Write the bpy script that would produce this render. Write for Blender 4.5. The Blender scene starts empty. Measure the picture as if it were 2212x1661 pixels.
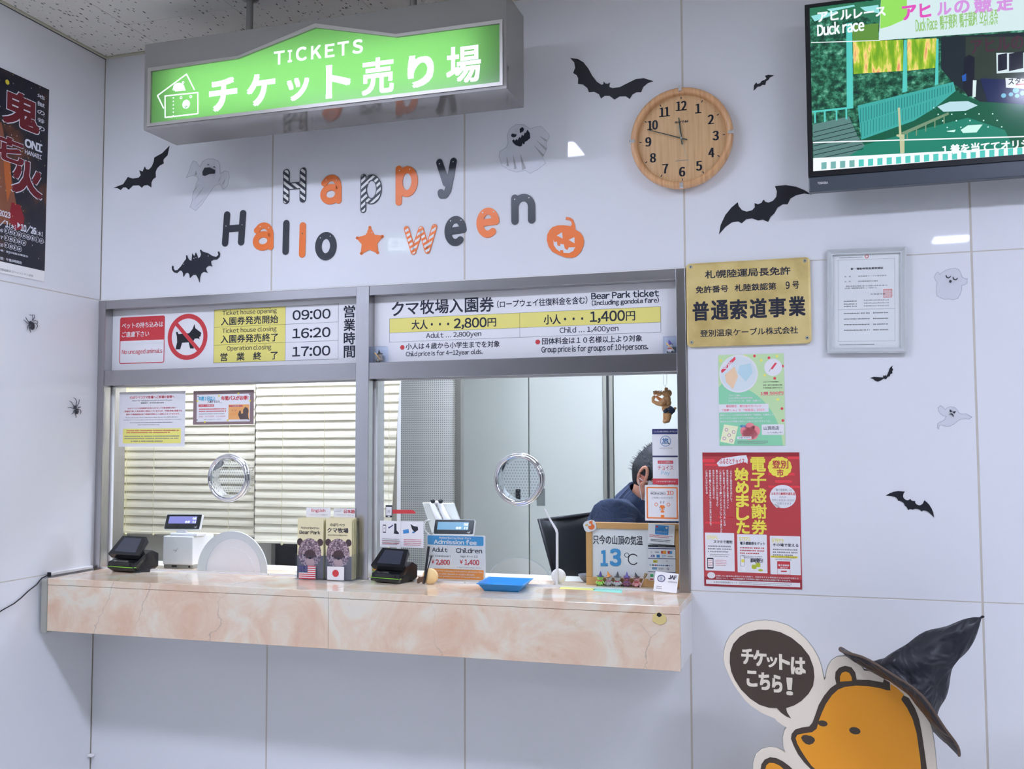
import bpy, bmesh, math, random
from mathutils import Vector, Matrix
random.seed(7)
SC = bpy.context.scene
COL = SC.collection

# ---------------------------------------------------------------- camera
FOC, YAW, PIT, ROL = 2142.351, .302451, .060416, -.0035144
CAM = Vector((2.69199, -3.20798, 1.52))
_f0 = Vector((-math.sin(YAW), math.cos(YAW), 0)); _r0 = Vector((math.cos(YAW), math.sin(YAW), 0)); _z = Vector((0, 0, 1))
FW = _f0*math.cos(PIT)+_z*math.sin(PIT); _u = _z*math.cos(PIT)-_f0*math.sin(PIT)
RT = _r0*math.cos(ROL)+_u*math.sin(ROL); UP = _u*math.cos(ROL)-_r0*math.sin(ROL)
cd = bpy.data.cameras.new('camera'); cam = bpy.data.objects.new('camera', cd); COL.objects.link(cam)
cd.sensor_width = 36; cd.lens = FOC/2212*36; cd.clip_start = .05
cam.matrix_world = Matrix(((RT.x, UP.x, -FW.x, CAM.x), (RT.y, UP.y, -FW.y, CAM.y), (RT.z, UP.z, -FW.z, CAM.z), (0, 0, 0, 1)))
SC.camera = cam

# ---------------------------------------------------------------- light and exposure
SC.view_settings.view_transform = 'Standard'; SC.view_settings.look = 'None'
SC.view_settings.gamma = 1; SC.view_settings.use_curve_mapping = False
SC.view_settings.exposure = 0.0
LIGHT = (.725, .79, 1.05)       # cool white tubes
HALL = 54.0                   # strength of the hall ceiling panels
OFFICE = 43.0                  # strength of the added, unseen office panels
wd = bpy.data.worlds.new('hall_surroundings'); SC.world = wd; wd.use_nodes = True
wd.node_tree.nodes['Background'].inputs[0].default_value = (.75, .8, 1, 1)
wd.node_tree.nodes['Background'].inputs[1].default_value = .05
SC.cycles.max_bounces = 7; SC.cycles.transparent_max_bounces = 12; SC.cycles.caustics_reflective = False

# ---------------------------------------------------------------- colour and materials
def lin(c): c = c/255; return c/12.92 if c <= .04045 else ((c+.055)/1.055)**2.4
WREF = (lin(203), lin(208), lin(232))
def C(r, g, b, k=.80):
    """albedo of a surface that shows as r,g,b where a white wall shows as 203,208,232"""
    return tuple(min(.92, k*lin(v)/w) for v, w in zip((r, g, b), WREF))
_M = {}
def mat(name, col=None, rough=.5, metal=0, spec=.5, emit=None, es=0, alpha=1, coat=0, trans=0, ior=1.45):
    if name in _M: return _M[name]
    m = bpy.data.materials.new(name); m.use_nodes = True; b = m.node_tree.nodes['Principled BSDF']
    if col: b.inputs['Base Color'].default_value = (*col, 1); m.diffuse_color = (*col, 1)
    b.inputs['Roughness'].default_value = rough; b.inputs['Metallic'].default_value = metal
    b.inputs['Specular IOR Level'].default_value = spec; b.inputs['Alpha'].default_value = alpha
    b.inputs['Coat Weight'].default_value = coat; b.inputs['Coat Roughness'].default_value = .05
    b.inputs['Transmission Weight'].default_value = trans; b.inputs['IOR'].default_value = ior
    if emit: b.inputs['Emission Color'].default_value = (*emit, 1); b.inputs['Emission Strength'].default_value = es
    _M[name] = m; return m
def nodes(m): return m.node_tree.nodes, m.node_tree.links, m.node_tree.nodes['Principled BSDF']
def clear_mat(name, tint=(1, 1, 1), fac=.08, rough=.02, haze=0.0, hazecol=(.8, .83, 1)):
    """thin clear sheet: transparent, with a fresnel gloss and an optional milky film"""
    if name in _M: return _M[name]
    m = bpy.data.materials.new(name); m.use_nodes = True; n = m.node_tree.nodes; l = m.node_tree.links; n.clear()
    out = n.new('ShaderNodeOutputMaterial'); tr = n.new('ShaderNodeBsdfTransparent'); tr.inputs[0].default_value = (*tint, 1)
    gl = n.new('ShaderNodeBsdfGlossy'); gl.inputs['Roughness'].default_value = rough
    fr = n.new('ShaderNodeFresnel'); fr.inputs[0].default_value = 1.45
    ge = n.new('ShaderNodeNewGeometry'); iv = n.new('ShaderNodeMath'); iv.operation = 'SUBTRACT'; iv.inputs[0].default_value = 1; l.new(ge.outputs['Backfacing'], iv.inputs[1])
    mf = n.new('ShaderNodeMath'); mf.operation = 'MULTIPLY'; l.new(fr.outputs[0], mf.inputs[0]); l.new(iv.outputs[0], mf.inputs[1])
    mx = n.new('ShaderNodeMixShader'); l.new(mf.outputs[0], mx.inputs[0]); l.new(gl.outputs[0], mx.inputs[2])
    if haze:
        df = n.new('ShaderNodeBsdfDiffuse'); df.inputs[0].default_value = (*hazecol, 1); m2 = n.new('ShaderNodeMixShader')
        m2.inputs[0].default_value = haze; l.new(tr.outputs[0], m2.inputs[1]); l.new(df.outputs[0], m2.inputs[2]); l.new(m2.outputs[0], mx.inputs[1])
    else: l.new(tr.outputs[0], mx.inputs[1])
    l.new(mx.outputs[0], out.inputs[0]); _M[name] = m; return m
def ramp(n, stops):
    r = n.new('ShaderNodeValToRGB'); e = r.color_ramp.elements
    e[0].position, e[0].color = stops[0][0], (*stops[0][1], 1); e[1].position, e[1].color = stops[-1][0], (*stops[-1][1], 1)
    for p, c in stops[1:-1]: x = e.new(p); x.color = (*c, 1)
    return r
def coords(n, l, scale=(1, 1, 1), kind='Object'):
    t = n.new('ShaderNodeTexCoord'); mp = n.new('ShaderNodeMapping'); mp.inputs['Scale'].default_value = scale
    l.new(t.outputs[kind], mp.inputs[0]); return mp

# ---------------------------------------------------------------- geometry builder
_tc = bpy.data.curves.new('scratch', 'FONT'); _to = bpy.data.objects.new('scratch', _tc); _tc.resolution_u = 4
_TX = {}
def glyphs(s, own=False):
    if s not in _TX and not own and any(33 <= ord(c) < 127 for c in s):
        V = []; F_ = []; x = 0                       # Latin set from the gothic full-width forms, closed up
        for ch in s:
            o = ord(ch)
            if o == 32: x += .26; continue
            if o == 0x3000: x += 1; continue
            fw = 33 <= o < 127; v, f = glyphs(chr(o+0xFEE0) if fw else ch, True)
            if not v: x += .5; continue
            if fw: ax, bx = min(p[0] for p in v), max(p[0] for p in v); sx = x-ax+.036; adv = bx-ax+.072
            else: sx = x; adv = 1
            k = len(V); V += [(p[0]+sx, p[1]) for p in v]; F_ += [tuple(a+k for a in q) for q in f]; x += adv
        _TX[s] = (V, F_)
    if s not in _TX:
        _tc.body = s; me = _to.to_mesh()
        v = [(p.co.x, p.co.y) for p in me.vertices]; f = [tuple(p.vertices) for p in me.polygons]; _to.to_mesh_clear(); _TX[s] = (v, f)
    return _TX[s]
class G:
    def __init__(s): s.v = []; s.f = []; s.k = []; s.mats = []; s.sm = []
    def add(s, v, f, m, smooth=False, M=None):
        if m not in s.mats: s.mats.append(m)
        i = s.mats.index(m); o = len(s.v)
        s.v += [tuple(M @ Vector(p)) for p in v] if M is not None else [tuple(p) for p in v]
        s.f += [tuple(a+o for a in q) for q in f]; s.k += [i]*len(f); s.sm += [smooth]*len(f); return s
    def box(s, a, b, m, M=None):
        x0, y0, z0 = [min(p, q) for p, q in zip(a, b)]; x1, y1, z1 = [max(p, q) for p, q in zip(a, b)]
        v = [(x0, y0, z0), (x1, y0, z0), (x1, y1, z0), (x0, y1, z0), (x0, y0, z1), (x1, y0, z1), (x1, y1, z1), (x0, y1, z1)]
        return s.add(v, [(0, 3, 2, 1), (4, 5, 6, 7), (0, 1, 5, 4), (1, 2, 6, 5), (2, 3, 7, 6), (3, 0, 4, 7)], m, M=M)
    def bbox(s, a, b, m, r=.003, M=None):
        """box with chamfered edges"""
        bm = bmesh.new(); bmesh.ops.create_cube(bm, size=1)
        lo = Vector([min(p, q) for p, q in zip(a, b)]); hi = Vector([max(p, q) for p, q in zip(a, b)]); c = (lo+hi)/2; d = hi-lo
        for v in bm.verts: v.co = Vector((v.co.x*d.x, v.co.y*d.y, v.co.z*d.z))+c
        r = min(r, min(d)*.45)
        bmesh.ops.bevel(bm, geom=list(bm.edges), offset=r, segments=2, affect='EDGES', profile=.5)
        bm.verts.index_update(); s.add([v.co[:] for v in bm.verts], [[v.index for v in f.verts] for f in bm.faces], m, M=M); bm.free(); return s
    def prism(s, pts, m, z0=0, z1=.001, M=None, smooth=False):
        """2-D outline (x,y) extruded along z"""
        ar = sum(pts[i][0]*pts[(i+1) % len(pts)][1]-pts[(i+1) % len(pts)][0]*pts[i][1] for i in range(len(pts)))
        if ar < 0: pts = pts[::-1]
        n = len(pts); v = [(x, y, z0) for x, y in pts]+[(x, y, z1) for x, y in pts]
        s.add(v, [tuple(range(n-1, -1, -1)), tuple(range(n, 2*n))], m, M=M)
        return s.add(v, [(i, (i+1) % n, n+(i+1) % n, n+i) for i in range(n)], m, smooth=smooth, M=M)
    def flat(s, pts, m, z=0, M=None):
        ar = sum(pts[i][0]*pts[(i+1) % len(pts)][1]-pts[(i+1) % len(pts)][0]*pts[i][1] for i in range(len(pts)))
        if ar < 0: pts = pts[::-1]
        return s.add([(x, y, z) for x, y in pts], [tuple(range(len(pts)))], m, M=M)
    def ringp(s, outer, inner, m, z0, z1, M=None):
        """plate with a hole: two outlines of equal point count"""
        n = len(outer); v = [(x, y, z0) for x, y in outer]+[(x, y, z0) for x, y in inner]+[(x, y, z1) for x, y in outer]+[(x, y, z1) for x, y in inner]
        f = []
        for i in range(n):
            j = (i+1) % n
            f += [(2*n+i, 2*n+j, 3*n+j, 3*n+i), (i, n+i, n+j, j), (i, j, 2*n+j, 2*n+i), (n+i, 3*n+i, 3*n+j, n+j)]
        return s.add(v, f, m, M=M)
    def tube(s, path, r, m, n=8, closed=False, cap=True, M=None, smooth=True):
        P = [Vector(p) for p in path]; R = r if isinstance(r, (list, tuple)) else [r]*len(P); v = []; f = []; L = len(P)
        prev = None
        for i, p in enumerate(P):
            if closed: t = P[(i+1) % L]-P[i-1]
            else: t = P[min(i+1, L-1)]-P[max(i-1, 0)]
            t.normalize()
            if prev is None:
                a = Vector((0, 0, 1)) if abs(t.z) < .9 else Vector((1, 0, 0)); e = t.cross(a).normalized()
            else: e = (prev-t*prev.dot(t)).normalized()
            prev = e; g = t.cross(e)
            v += [tuple(p+(e*math.cos(q)+g*math.sin(q))*R[i]) for q in [2*math.pi*k/n for k in range(n)]]
        for i in range(L if closed else L-1):
            j = (i+1) % L
            for k in range(n): f.append((i*n+k, i*n+(k+1) % n, j*n+(k+1) % n, j*n+k))
        s.add(v, f, m, smooth=smooth, M=M)
        if cap and not closed: s.add(v, [tuple(range(n-1, -1, -1)), tuple((L-1)*n+k for k in range(n))], m, M=M)
        return s
    def lathe(s, prof, m, n=24, M=None, smooth=True):
        """profile (r,z) revolved about z"""
        v = []; f = []
        for r, z in prof: v += [(r*math.cos(2*math.pi*k/n), r*math.sin(2*math.pi*k/n), z) for k in range(n)]
        for i in range(len(prof)-1):
            for k in range(n): f.append((i*n+k, i*n+(k+1) % n, (i+1)*n+(k+1) % n, (i+1)*n+k))
        return s.add(v, f, m, smooth=smooth, M=M)
    def ball(s, c, r, m, n=14, M=None):
        r = (r, r, r) if not isinstance(r, (tuple, list)) else r; v = []; f = []; h = n//2
        for i in range(h+1):
            a = math.pi*i/h
            for k in range(n): b = 2*math.pi*k/n; v.append((c[0]+r[0]*math.sin(a)*math.cos(b), c[1]+r[1]*math.sin(a)*math.sin(b), c[2]+r[2]*math.cos(a)))
        for i in range(h):
            for k in range(n):
                q = (i*n+k, (i+1)*n+k, (i+1)*n+(k+1) % n, i*n+(k+1) % n); f.append(q)
        return s.add(v, f, m, smooth=True, M=M)
    def stroke(s, pts, w, m, z0=0, z1=.002, n=10, closed=False):
        """rounded band along a 2-D path"""
        P = [Vector(p) for p in pts]
        for i in range(len(P)-(0 if closed else 1)):
            a, b = P[i], P[(i+1) % len(P)]; d = b-a
            if d.length < 1e-6: continue
            q = Vector((-d.y, d.x)).normalized()*w/2
            s.prism([(a+q)[:], (a-q)[:], (b-q)[:], (b+q)[:]], m, z0, z1); z1 += 8e-6
        for p in P: s.prism(circ(p.x, p.y, w/2, n), m, z0, z1); z1 += 8e-6
        return s
    def text(s, F, t, tl, br, m, z=.0004, bold=0, cv=None, w=None):
        """lettering fitted to the rectangle between two picture points on the plane of F"""
        if cv: tl, br = cv(*tl), cv(*br)
        a = F.L(*tl); b = F.L(*br); x0, x1 = a[0], b[0]; y1, y0 = a[1], b[1]
        return s.textl(t, x0, y0, x1, y1, m, z, bold)
    def textl(s, t, x0, y0, x1, y1, m, z=.0004, bold=0, keep=None):
        v, f = glyphs(t)
        if not v: return s
        ax, bx = min(p[0] for p in v), max(p[0] for p in v); ay, by = min(p[1] for p in v), max(p[1] for p in v)
        kx = (x1-x0)/max(bx-ax, 1e-6); ky = (y1-y0)/max(by-ay, 1e-6)
        if keep: k = ky; w = (bx-ax)*k; c = (x0+x1)/2 if keep == 'c' else x0+w/2; kx = k; x0 = c-w/2
        q = [((p[0]-ax)*kx+x0, (p[1]-ay)*ky+y0) for p in v]
        d = bold*(y1-y0)
        sh = [(0, 0)] if not bold else [(0, 0), (-d, -d), (d, d), (-d, d), (d, -d)]
        for i, (dx, dy) in enumerate(sh): s.add([(x+dx, y+dy, z+i*2e-5) for x, y in q], f, m)
        return s
    def rows(s, x0, y0, x1, y1, n, m, z=.0004, fill=.45, seed=1, cell=1.0, ragged=True):
        """lines of print too small to read: short marks"""
        rr = random.Random(seed); h = (y1-y0)/n
        for i in range(n):
            yb = y1-(i+1)*h+h*(1-fill)/2; x = x0; xe = x1-(rr.random()*.25*(x1-x0) if ragged and i == n-1 else 0)
            while x < xe-h*.2:
                w = h*fill*cell*(.7+rr.random()*.5); s.flat([(x, yb), (min(x+w, xe), yb), (min(x+w, xe), yb+h*fill*(.8+.2*rr.random())), (x, yb+h*fill*(.85+.15*rr.random()))], m, z)
                x += w+h*fill*cell*.35*(1+(rr.random() < .1)*2)
        return s
    def build(s, name, parent=None, M=None, uv=False):
        me = bpy.data.meshes.new(name); me.from_pydata(s.v, [], s.f)
        for m in s.mats: me.materials.append(m)
        me.polygons.foreach_set('material_index', s.k); me.polygons.foreach_set('use_smooth', s.sm)
        if uv:
            u = me.uv_layers.new(name='UVMap')
            for lp in me.loops: c = me.vertices[lp.vertex_index].co; u.data[lp.index].uv = (c.x+c.y*.01, c.z+c.y*.01)
        me.update(); o = bpy.data.objects.new(name, me); COL.objects.link(o)
        if parent is not None: o.parent = parent
        if M is not None: o.matrix_local = M
        return o
def circ(x, y, r, n=24, ry=None, a0=0): ry = ry or r; return [(x+r*math.cos(a0+2*math.pi*k/n), y+ry*math.sin(a0+2*math.pi*k/n)) for k in range(n)]
def rrect(x0, y0, x1, y1, r, n=5):
    p = []
    for cx, cy, a in ((x1-r, y1-r, 0), (x0+r, y1-r, 90), (x0+r, y0+r, 180), (x1-r, y0+r, 270)):
        p += [(cx+r*math.cos(math.radians(a+90*k/n)), cy+r*math.sin(math.radians(a+90*k/n))) for k in range(n+1)]
    return p
def ray(px, py): return (RT*((px-1106)/FOC)-UP*((py-830.5)/FOC)+FW)
def W(px, py, axis, c):
    """world point seen at a picture point, on the plane axis = c"""
    d = ray(px, py); i = 'xyz'.index(axis); return CAM+d*((c-CAM[i])/d[i])
class Fr:
    """a flat surface: origin, right and up directions"""
    def __init__(s, o, u=(1, 0, 0), v=(0, 0, 1)):
        s.o = Vector(o); s.u = Vector(u).normalized(); s.v = Vector(v); s.v = (s.v-s.u*s.v.dot(s.u)).normalized(); s.n = s.u.cross(s.v)
        s.M = Matrix(((s.u.x, s.v.x, s.n.x, s.o.x), (s.u.y, s.v.y, s.n.y, s.o.y), (s.u.z, s.v.z, s.n.z, s.o.z), (0, 0, 0, 1)))
    def L(s, px, py, depth=0):
        d = ray(px, py); t = ((s.o+s.n*depth)-CAM).dot(s.n)/d.dot(s.n); p = CAM+d*t-s.o; return (p.dot(s.u), p.dot(s.v))
    def P(s, pts, cv=None): return [s.L(*(cv(*p) if cv else p)) for p in pts]
def crop(x0, y0, k): return lambda x, y: (x0+x/k, y0+y/k)
def tag(o, label=None, cat=None, group=None, kind=None):
    if label: o['label'] = label
    if cat: o['category'] = cat
    if group: o['group'] = group
    if kind: o['kind'] = kind
    return o
def empty(name, M, label, cat, group=None):
    o = bpy.data.objects.new(name, None); COL.objects.link(o); o.empty_display_size = .05
    o.matrix_world = M if isinstance(M, Matrix) else Matrix.Translation(Vector(M)); return tag(o, label, cat, group)
BACKW = Fr((0, 0, 0)); LEFTW = Fr((0, 0, 0), (0, 1, 0), (0, 0, 1))
def onwall(px, py, y=0): p = W(px, py, 'y', y); return Fr(p)
ZT = 1.0485      # counter height
ZJ = 1.0546      # lower joint of the wall panels
ZU = 2.090; ZC = 3.062
X1, X2, X3, X4 = .76, 1.52, 2.28, 3.1295

# ---------------------------------------------------------------- shared materials
WHITE = C(203, 208, 232)
m_panel = mat('enamel_wall_panel', WHITE, .03, spec=.5)
m_grout = mat('panel_joint', C(176, 173, 179), .8)
m_steel = mat('brushed_stainless', (.50, .49, .50), .27, metal=1)
n, l, b = nodes(m_steel); tg = n.new('ShaderNodeTangent'); tg.direction_type = 'UV_MAP'; l.new(tg.outputs[0], b.inputs['Tangent']); b.inputs['Anisotropic'].default_value = .75
mp = coords(n, l, (4, 60, 900)); nz = n.new('ShaderNodeTexNoise'); nz.inputs['Scale'].default_value = 1; l.new(mp.outputs[0], nz.inputs[0])
mr = n.new('ShaderNodeMapRange'); mr.inputs[3].default_value = .22; mr.inputs[4].default_value = .29; l.new(nz.outputs[0], mr.inputs[0]); l.new(mr.outputs[0], b.inputs['Roughness'])
m_steelv = m_steel.copy(); m_steelv.name = 'brushed_stainless_upright'
n, l, b = nodes(m_steelv); b.inputs['Anisotropic Rotation'].default_value = .25
for q in n:
    if q.type == 'MAPPING': q.inputs['Scale'].default_value = (900, 60, 4)
m_chrome = mat('chrome', (.8, .8, .82), .06, metal=1)
m_alu = mat('aluminium', C(165, 170, 178), .35, metal=.6)
m_alud = mat('grey_aluminium', C(140, 142, 150), .35, metal=.5)
m_black = mat('black_card', (.012, .013, .018), .45)
m_ink = mat('black_ink', (.018, .02, .035), .6)
m_gloss = mat('black_gloss_plastic', (.012, .013, .015), .15)
m_blackp = mat('black_plastic', (.02, .021, .024), .42)
m_paper = mat('white_paper', C(214, 217, 238), .5)
m_sheet = mat('laminated_white', C(212, 215, 238), .25)
m_wplast = mat('white_plastic', C(205, 208, 228), .35)
m_glass = clear_mat('window_glass', (.95, .97, .97))
m_acryl = clear_mat('clear_acrylic', (.95, .97, 1), rough=.03)
m_film = clear_mat('clear_film', (.99, .99, .995), haze=.02, rough=.06)
m_red = mat('red_ink', C(186, 58, 70), .5)
m_redt = mat('red_print', C(184, 62, 80), .5)
m_blue = mat('blue_ink', C(60, 130, 205), .5)
m_grey = mat('grey_ink', C(120, 122, 135), .6)
m_yel = mat('yellow_print', C(212, 205, 125), .5)
m_orange = mat('orange_print', C(226, 120, 60), .5)
m_navy = mat('navy_print', C(50, 55, 110), .5)
def ink(name, r, g, b): return mat(name, C(r, g, b), .5)

# ================================================================ SETTING
HX0, HX1, HY0 = 0.0, 8.2, -18.5
def st(o): o['kind'] = 'structure'; return o
def panel_wall(name, F, cols, rows, skip, back=.012):
    """wall of enamel panels with recessed joints; F-local x right, y up, z out"""
    g = G(); x0, x1 = cols[0], cols[-1]; g.box((x0, rows[0], -back), (x1, rows[-1], -.0009), m_grout)
    w = st(g.build(name, M=F.M)) if not skip else None
    if w is None:
        g = G()
        for i in range(len(cols)-1):
            for j in range(len(rows)-1):
                if (i, j) not in skip: g.box((cols[i], rows[j], -back), (cols[i+1], rows[j+1], -.0009), m_grout)
        w = st(g.build(name, M=F.M))
    cache = {}
    for i in range(len(cols)-1):
        for j in range(len(rows)-1):
            if (i, j) in skip: continue
            gx, gz = .0030, .0015
            a = (cols[i]+gx, rows[j]+gz, -.010); b = (cols[i+1]-gx, rows[j+1]-gz, 0)
            g = G(); g.bbox(a, b, m_panel, .0008); g.build('panel', w)
    return w
cols = [0, X1, X2, X3, X4, 3.98, 4.83, 5.68, 6.53, 7.38, HX1]
wall_back = panel_wall('wall_back', BACKW, cols, [0, ZJ, ZU, ZC], {(0, 1), (1, 1), (2, 1)})
g = G()                                            # body of the wall round the ticket window
g.box((0, .012, 0), (X3, .15, ZJ-.03), m_grout); g.box((0, .012, ZU), (X3, .15, ZC), m_grout); g.box((X3+.001, .012, 0), (HX1, .15, ZC), m_grout)
g.build('wall_core', wall_back).matrix_local = BACKW.M.inverted()
F = Fr((0, 0, 0), (0, 1, 0), (0, 0, 1))
wall_left = panel_wall('wall_left', F, [HY0, -9.9, -8.1, -6.3, -4.5, -2.7, -.9, 0], [0, ZJ, ZU, ZC], set())
m_far = mat('far_wall_grey', C(150, 152, 164), .6)
g = G(); g.box((HX1, HY0, 0), (HX1+.1, 0, ZC), m_far); st(g.build('wall_right'))
g = G(); g.box((0, HY0-.1, 0), (HX1, HY0, ZC), m_far); st(g.build('wall_front'))
m_floor = mat('hall_floor', C(196, 200, 220), .3)
g = G(); g.box((-.1, HY0, -.05), (HX1+.1, 5, 0), m_floor); st(g.build('floor'))

# ceiling of mineral boards with fissures
m_board = mat('mineral_board', C(196, 197, 208), .9)
n, l, b = nodes(m_board)
mp = coords(n, l, (75, 26, 1)); vo = n.new('ShaderNodeTexVoronoi'); vo.feature = 'F1'; l.new(mp.outputs[0], vo.inputs[0]); vo.inputs['Scale'].default_value = 1
wn = n.new('ShaderNodeTexNoise'); mp3 = coords(n, l, (30, 30, 1)); l.new(mp3.outputs[0], wn.inputs[0]); wn.inputs['Scale'].default_value = 3
ad = n.new('ShaderNodeMath'); ad.operation = 'ADD'; l.new(vo.outputs['Distance'], ad.inputs[0])
mm = n.new('ShaderNodeMath'); mm.operation = 'MULTIPLY'; mm.inputs[1].default_value = .62; l.new(wn.outputs[0], mm.inputs[0]); l.new(mm.outputs[0], ad.inputs[1])
rp = ramp(n, [(0, (0.10, .09, .08)), (.44, (0.12, .11, .09)), (.50, C(196, 197, 208)), (1, C(196, 197, 208))]); l.new(ad.outputs[0], rp.inputs[0]); l.new(rp.outputs[0], b.inputs['Base Color'])
bp = n.new('ShaderNodeBump'); bp.inputs['Strength'].default_value = .5; bp.inputs['Distance'].default_value = .003; l.new(rp.outputs[0], bp.inputs['Height']); l.new(bp.outputs[0], b.inputs['Normal'])
m_ctrim = mat('ceiling_trim', C(170, 170, 165), .6)
g = G(); g.box((0, HY0, ZC+.013), (HX1, .1, ZC+.06), m_grout); ceiling = st(g.build('ceiling'))
LAMPS = [(.93, -1.765, .6), (4.13, -1.78, .6), (6.9, -1.78, .6), (3.66, -4.90, .14), (3.69, -7.25, .11), (5.9, -4.9, .6), (5.9, -7.25, .6), (6.6, -9.6, .6), (6.6, -12.0, .6), (5.62, -14.0, .14), (5.63, -16.2, .14), (1.4, -13.0, .6)]  # long lamps at the far right are unseen, added to brighten the hall
LD = .142
k = 0; xs = -.168
while xs < HX1-.1:
    xa, xb = max(xs, .012), min(xs+.455, HX1-.005); ys = -.236+(.455 if k % 2 == 0 else .91); 
    while ys > -6.2:
        ya, yb = max(ys-.91, HY0), min(ys, -.012)
        if yb-ya > .02:
            # cut the board back where a recessed lamp sits
            rects = [(xa, ya, xb, yb)]
            for lx, ly, LW in LAMPS:
                nr = []
                for (a, c, d, e) in rects:
                    bx0, bx1, by0, by1 = lx-LW, lx+LW, ly-LD, ly+LD
                    if bx0 >= d or bx1 <= a or by0 >= e or by1 <= c: nr.append((a, c, d, e)); continue
                    if a < bx0: nr.append((a, c, bx0, e))
                    if d > bx1: nr.append((bx1, c, d, e))
                    m0, m1 = max(a, bx0), min(d, bx1)
                    if c < by0: nr.append((m0, c, m1, by0))
                    if e > by1: nr.append((m0, by1, m1, e))
                rects = nr
            g = G()
            for (a, c, d, e) in rects: g.bbox((a+.0008, c+.0008, ZC), (d-.0008, e-.0008, ZC+.012), m_board, .001)
            if rects: g.build('ceiling_board', ceiling)
        ys -= .91
    xs += .455; k += 1
g = G()
g.box((0, HY0, ZC), (HX1, -6.2, ZC+.012), m_board); g.build('far_boards', ceiling)['kind'] = 'stuff'
g = G(); g.bbox((.0, HY0, ZC-.006), (.012, -.0, ZC+.006), m_ctrim, .002); g.box((.0, HY0, ZC-.0075), (.003, 0, ZC-.0055), m_ink); st(g.build('trim_1'))
g = G(); g.bbox((.012, -.012, ZC-.006), (HX1, .0, ZC+.006), m_ctrim, .002); st(g.build('trim_2'))
m_tube = mat('lamp_diffuser', (.9, .9, .9), .5, emit=LIGHT, es=HALL)
base = None
LLAB = ['long white ceiling light in front of the ticket window', 'long white ceiling light in front of the television', 'unseen long ceiling light added for brightness nearest the right wall, first row', 'short white ceiling light in the second row', 'short white ceiling light in the third row', 'unseen long ceiling light added for brightness in the second row', 'unseen long ceiling light added for brightness in the third row', 'unseen long ceiling light added for brightness in the fourth row', 'unseen long ceiling light added for brightness in the fifth row, right side', 'short white ceiling light in the sixth row', 'short white ceiling light farthest from the ticket window', 'long white ceiling light near the left wall at the far end']
for i, (lx, ly, LW) in enumerate(LAMPS):
    e = empty('ceiling_light', (lx, ly, ZC), LLAB[i], 'light', 'recessed ceiling lights')
    g = G(); g.ringp([(-LW, -LD), (LW, -LD), (LW, LD), (-LW, LD)], [(-LW+.015, -LD+.015), (LW-.015, -LD+.015), (LW-.015, LD-.015), (-LW+.015, LD-.015)], m_wplast, -.003, .012); g.build('frame', e)
    g = G(); g.box((-LW+.015, -LD+.015, .004), (LW-.015, LD-.015, .010), m_tube); g.build('diffuser', e)

# ---------------------------------------------------------------- ticket window
win = st(bpy.data.objects.new('window_1', None)); COL.objects.link(win)
FY = -.006; FD = .125
def frame_part(name, a, b, m): g = G(); g.bbox(a, b, m, .0012); return g.build(name, win, uv=True)
for x0, x1 in ((0.0, .031), (1.110, 1.161), (2.250, 2.2805)): frame_part('stile', (x0, FY-.002, ZT), (x1, FD, 2.087), m_steelv)
for x0, x1 in ((.031, 1.110), (1.161, 2.250)):
    frame_part('top_rail', (x0, FY, 2.053), (x1, FD, 2.087), m_steel)
    frame_part('middle_rail', (x0, FY, 1.754), (x1, FD, 1.8125), m_steel)
    g = G()
    g.box((x0, .040, ZT), (x0+.007, .052, 1.754), m_wplast); g.box((x1-.007, .040, ZT), (x1, .052, 1.754), m_wplast); g.box((x0, .040, 1.749), (x1, .052, 1.754), m_wplast)
    g.build('glazing_bead', win)
g = G(); g.box((0, -.004, 2.0872), (X3, .01, ZU+.0005), m_paper); g.build('caulk', win)
g = G(); g.box((0, .012, ZT-.05), (2.2805, .13, ZT-.0225), m_grout); g.build('sill_core', win)
def pane(x0, x1, cx, rx, rz):
    pts = [(x0, ZT), (cx-rx, ZT)]+[(cx-rx*math.cos(math.pi*k/20), ZT+rz*math.sin(math.pi*k/20)) for k in range(1, 20)]+[(cx+rx, ZT), (x1, ZT), (x1, 1.75), (x0, 1.75)]
    g = G(); g.prism(pts, m_glass, -.003, .003); o = g.build('pane', win, M=Fr((0, .046, 0)).M)
    g = G(); g.tube([(cx-rx*math.cos(math.pi*k/24), .046, ZT+rz*math.sin(math.pi*k/24)) for k in range(25)], .0016, m_acryl, 6); g.build('cut_edge', win)
HC1 = W(505, 1235, 'z', ZT).x
p = W(504, 1234, 'y', .046); pane(.038, 1.103, p.x, .118, .125)
p2 = W(1121, 1246, 'y', .046); pane(1.168, 2.243, p2.x, .112, .088)

# printed sign panels set in the upper frames
FS = Fr((0, .036, 0))
cA = crop(200, 620, 2212/620); cB = crop(780, 600, 2212/720)
sg1 = empty('hours_sign', FS.M, 'white strip sign with opening hours table and no-pets pictogram above left window', 'sign')
g = G(); g.bbox((.031, 1.8125, -.006), (1.110, 2.053, 0), m_sheet, .0005); g.build('sign_panel', sg1)
g = G()
def pr(g, F, pts, m, z=.0004, cv=None): return g.flat(F.P(pts, cv), m, z)
def rc(F, tl, br, cv): a = F.L(*cv(*tl)); b = F.L(*cv(*br)); return a[0], b[1], b[0], a[1]
def rectp(g, F, tl, br, m, cv, z=.0004, r=0):
    x0, y0, x1, y1 = rc(F, tl, br, cv)
    return g.flat(rrect(x0, y0, x1, y1, r) if r else [(x0, y0), (x1, y0), (x1, y1), (x0, y1)], m, z)
def outline(g, x0, y0, x1, y1, m, w, z=.0005, r=0):
    o = rrect(x0, y0, x1, y1, max(r, 1e-4)); i = rrect(x0+w, y0+w, x1-w, y1-w, max(r-w, 5e-5)); return g.ringp(o, i, m, z-.0002, z)
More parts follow.
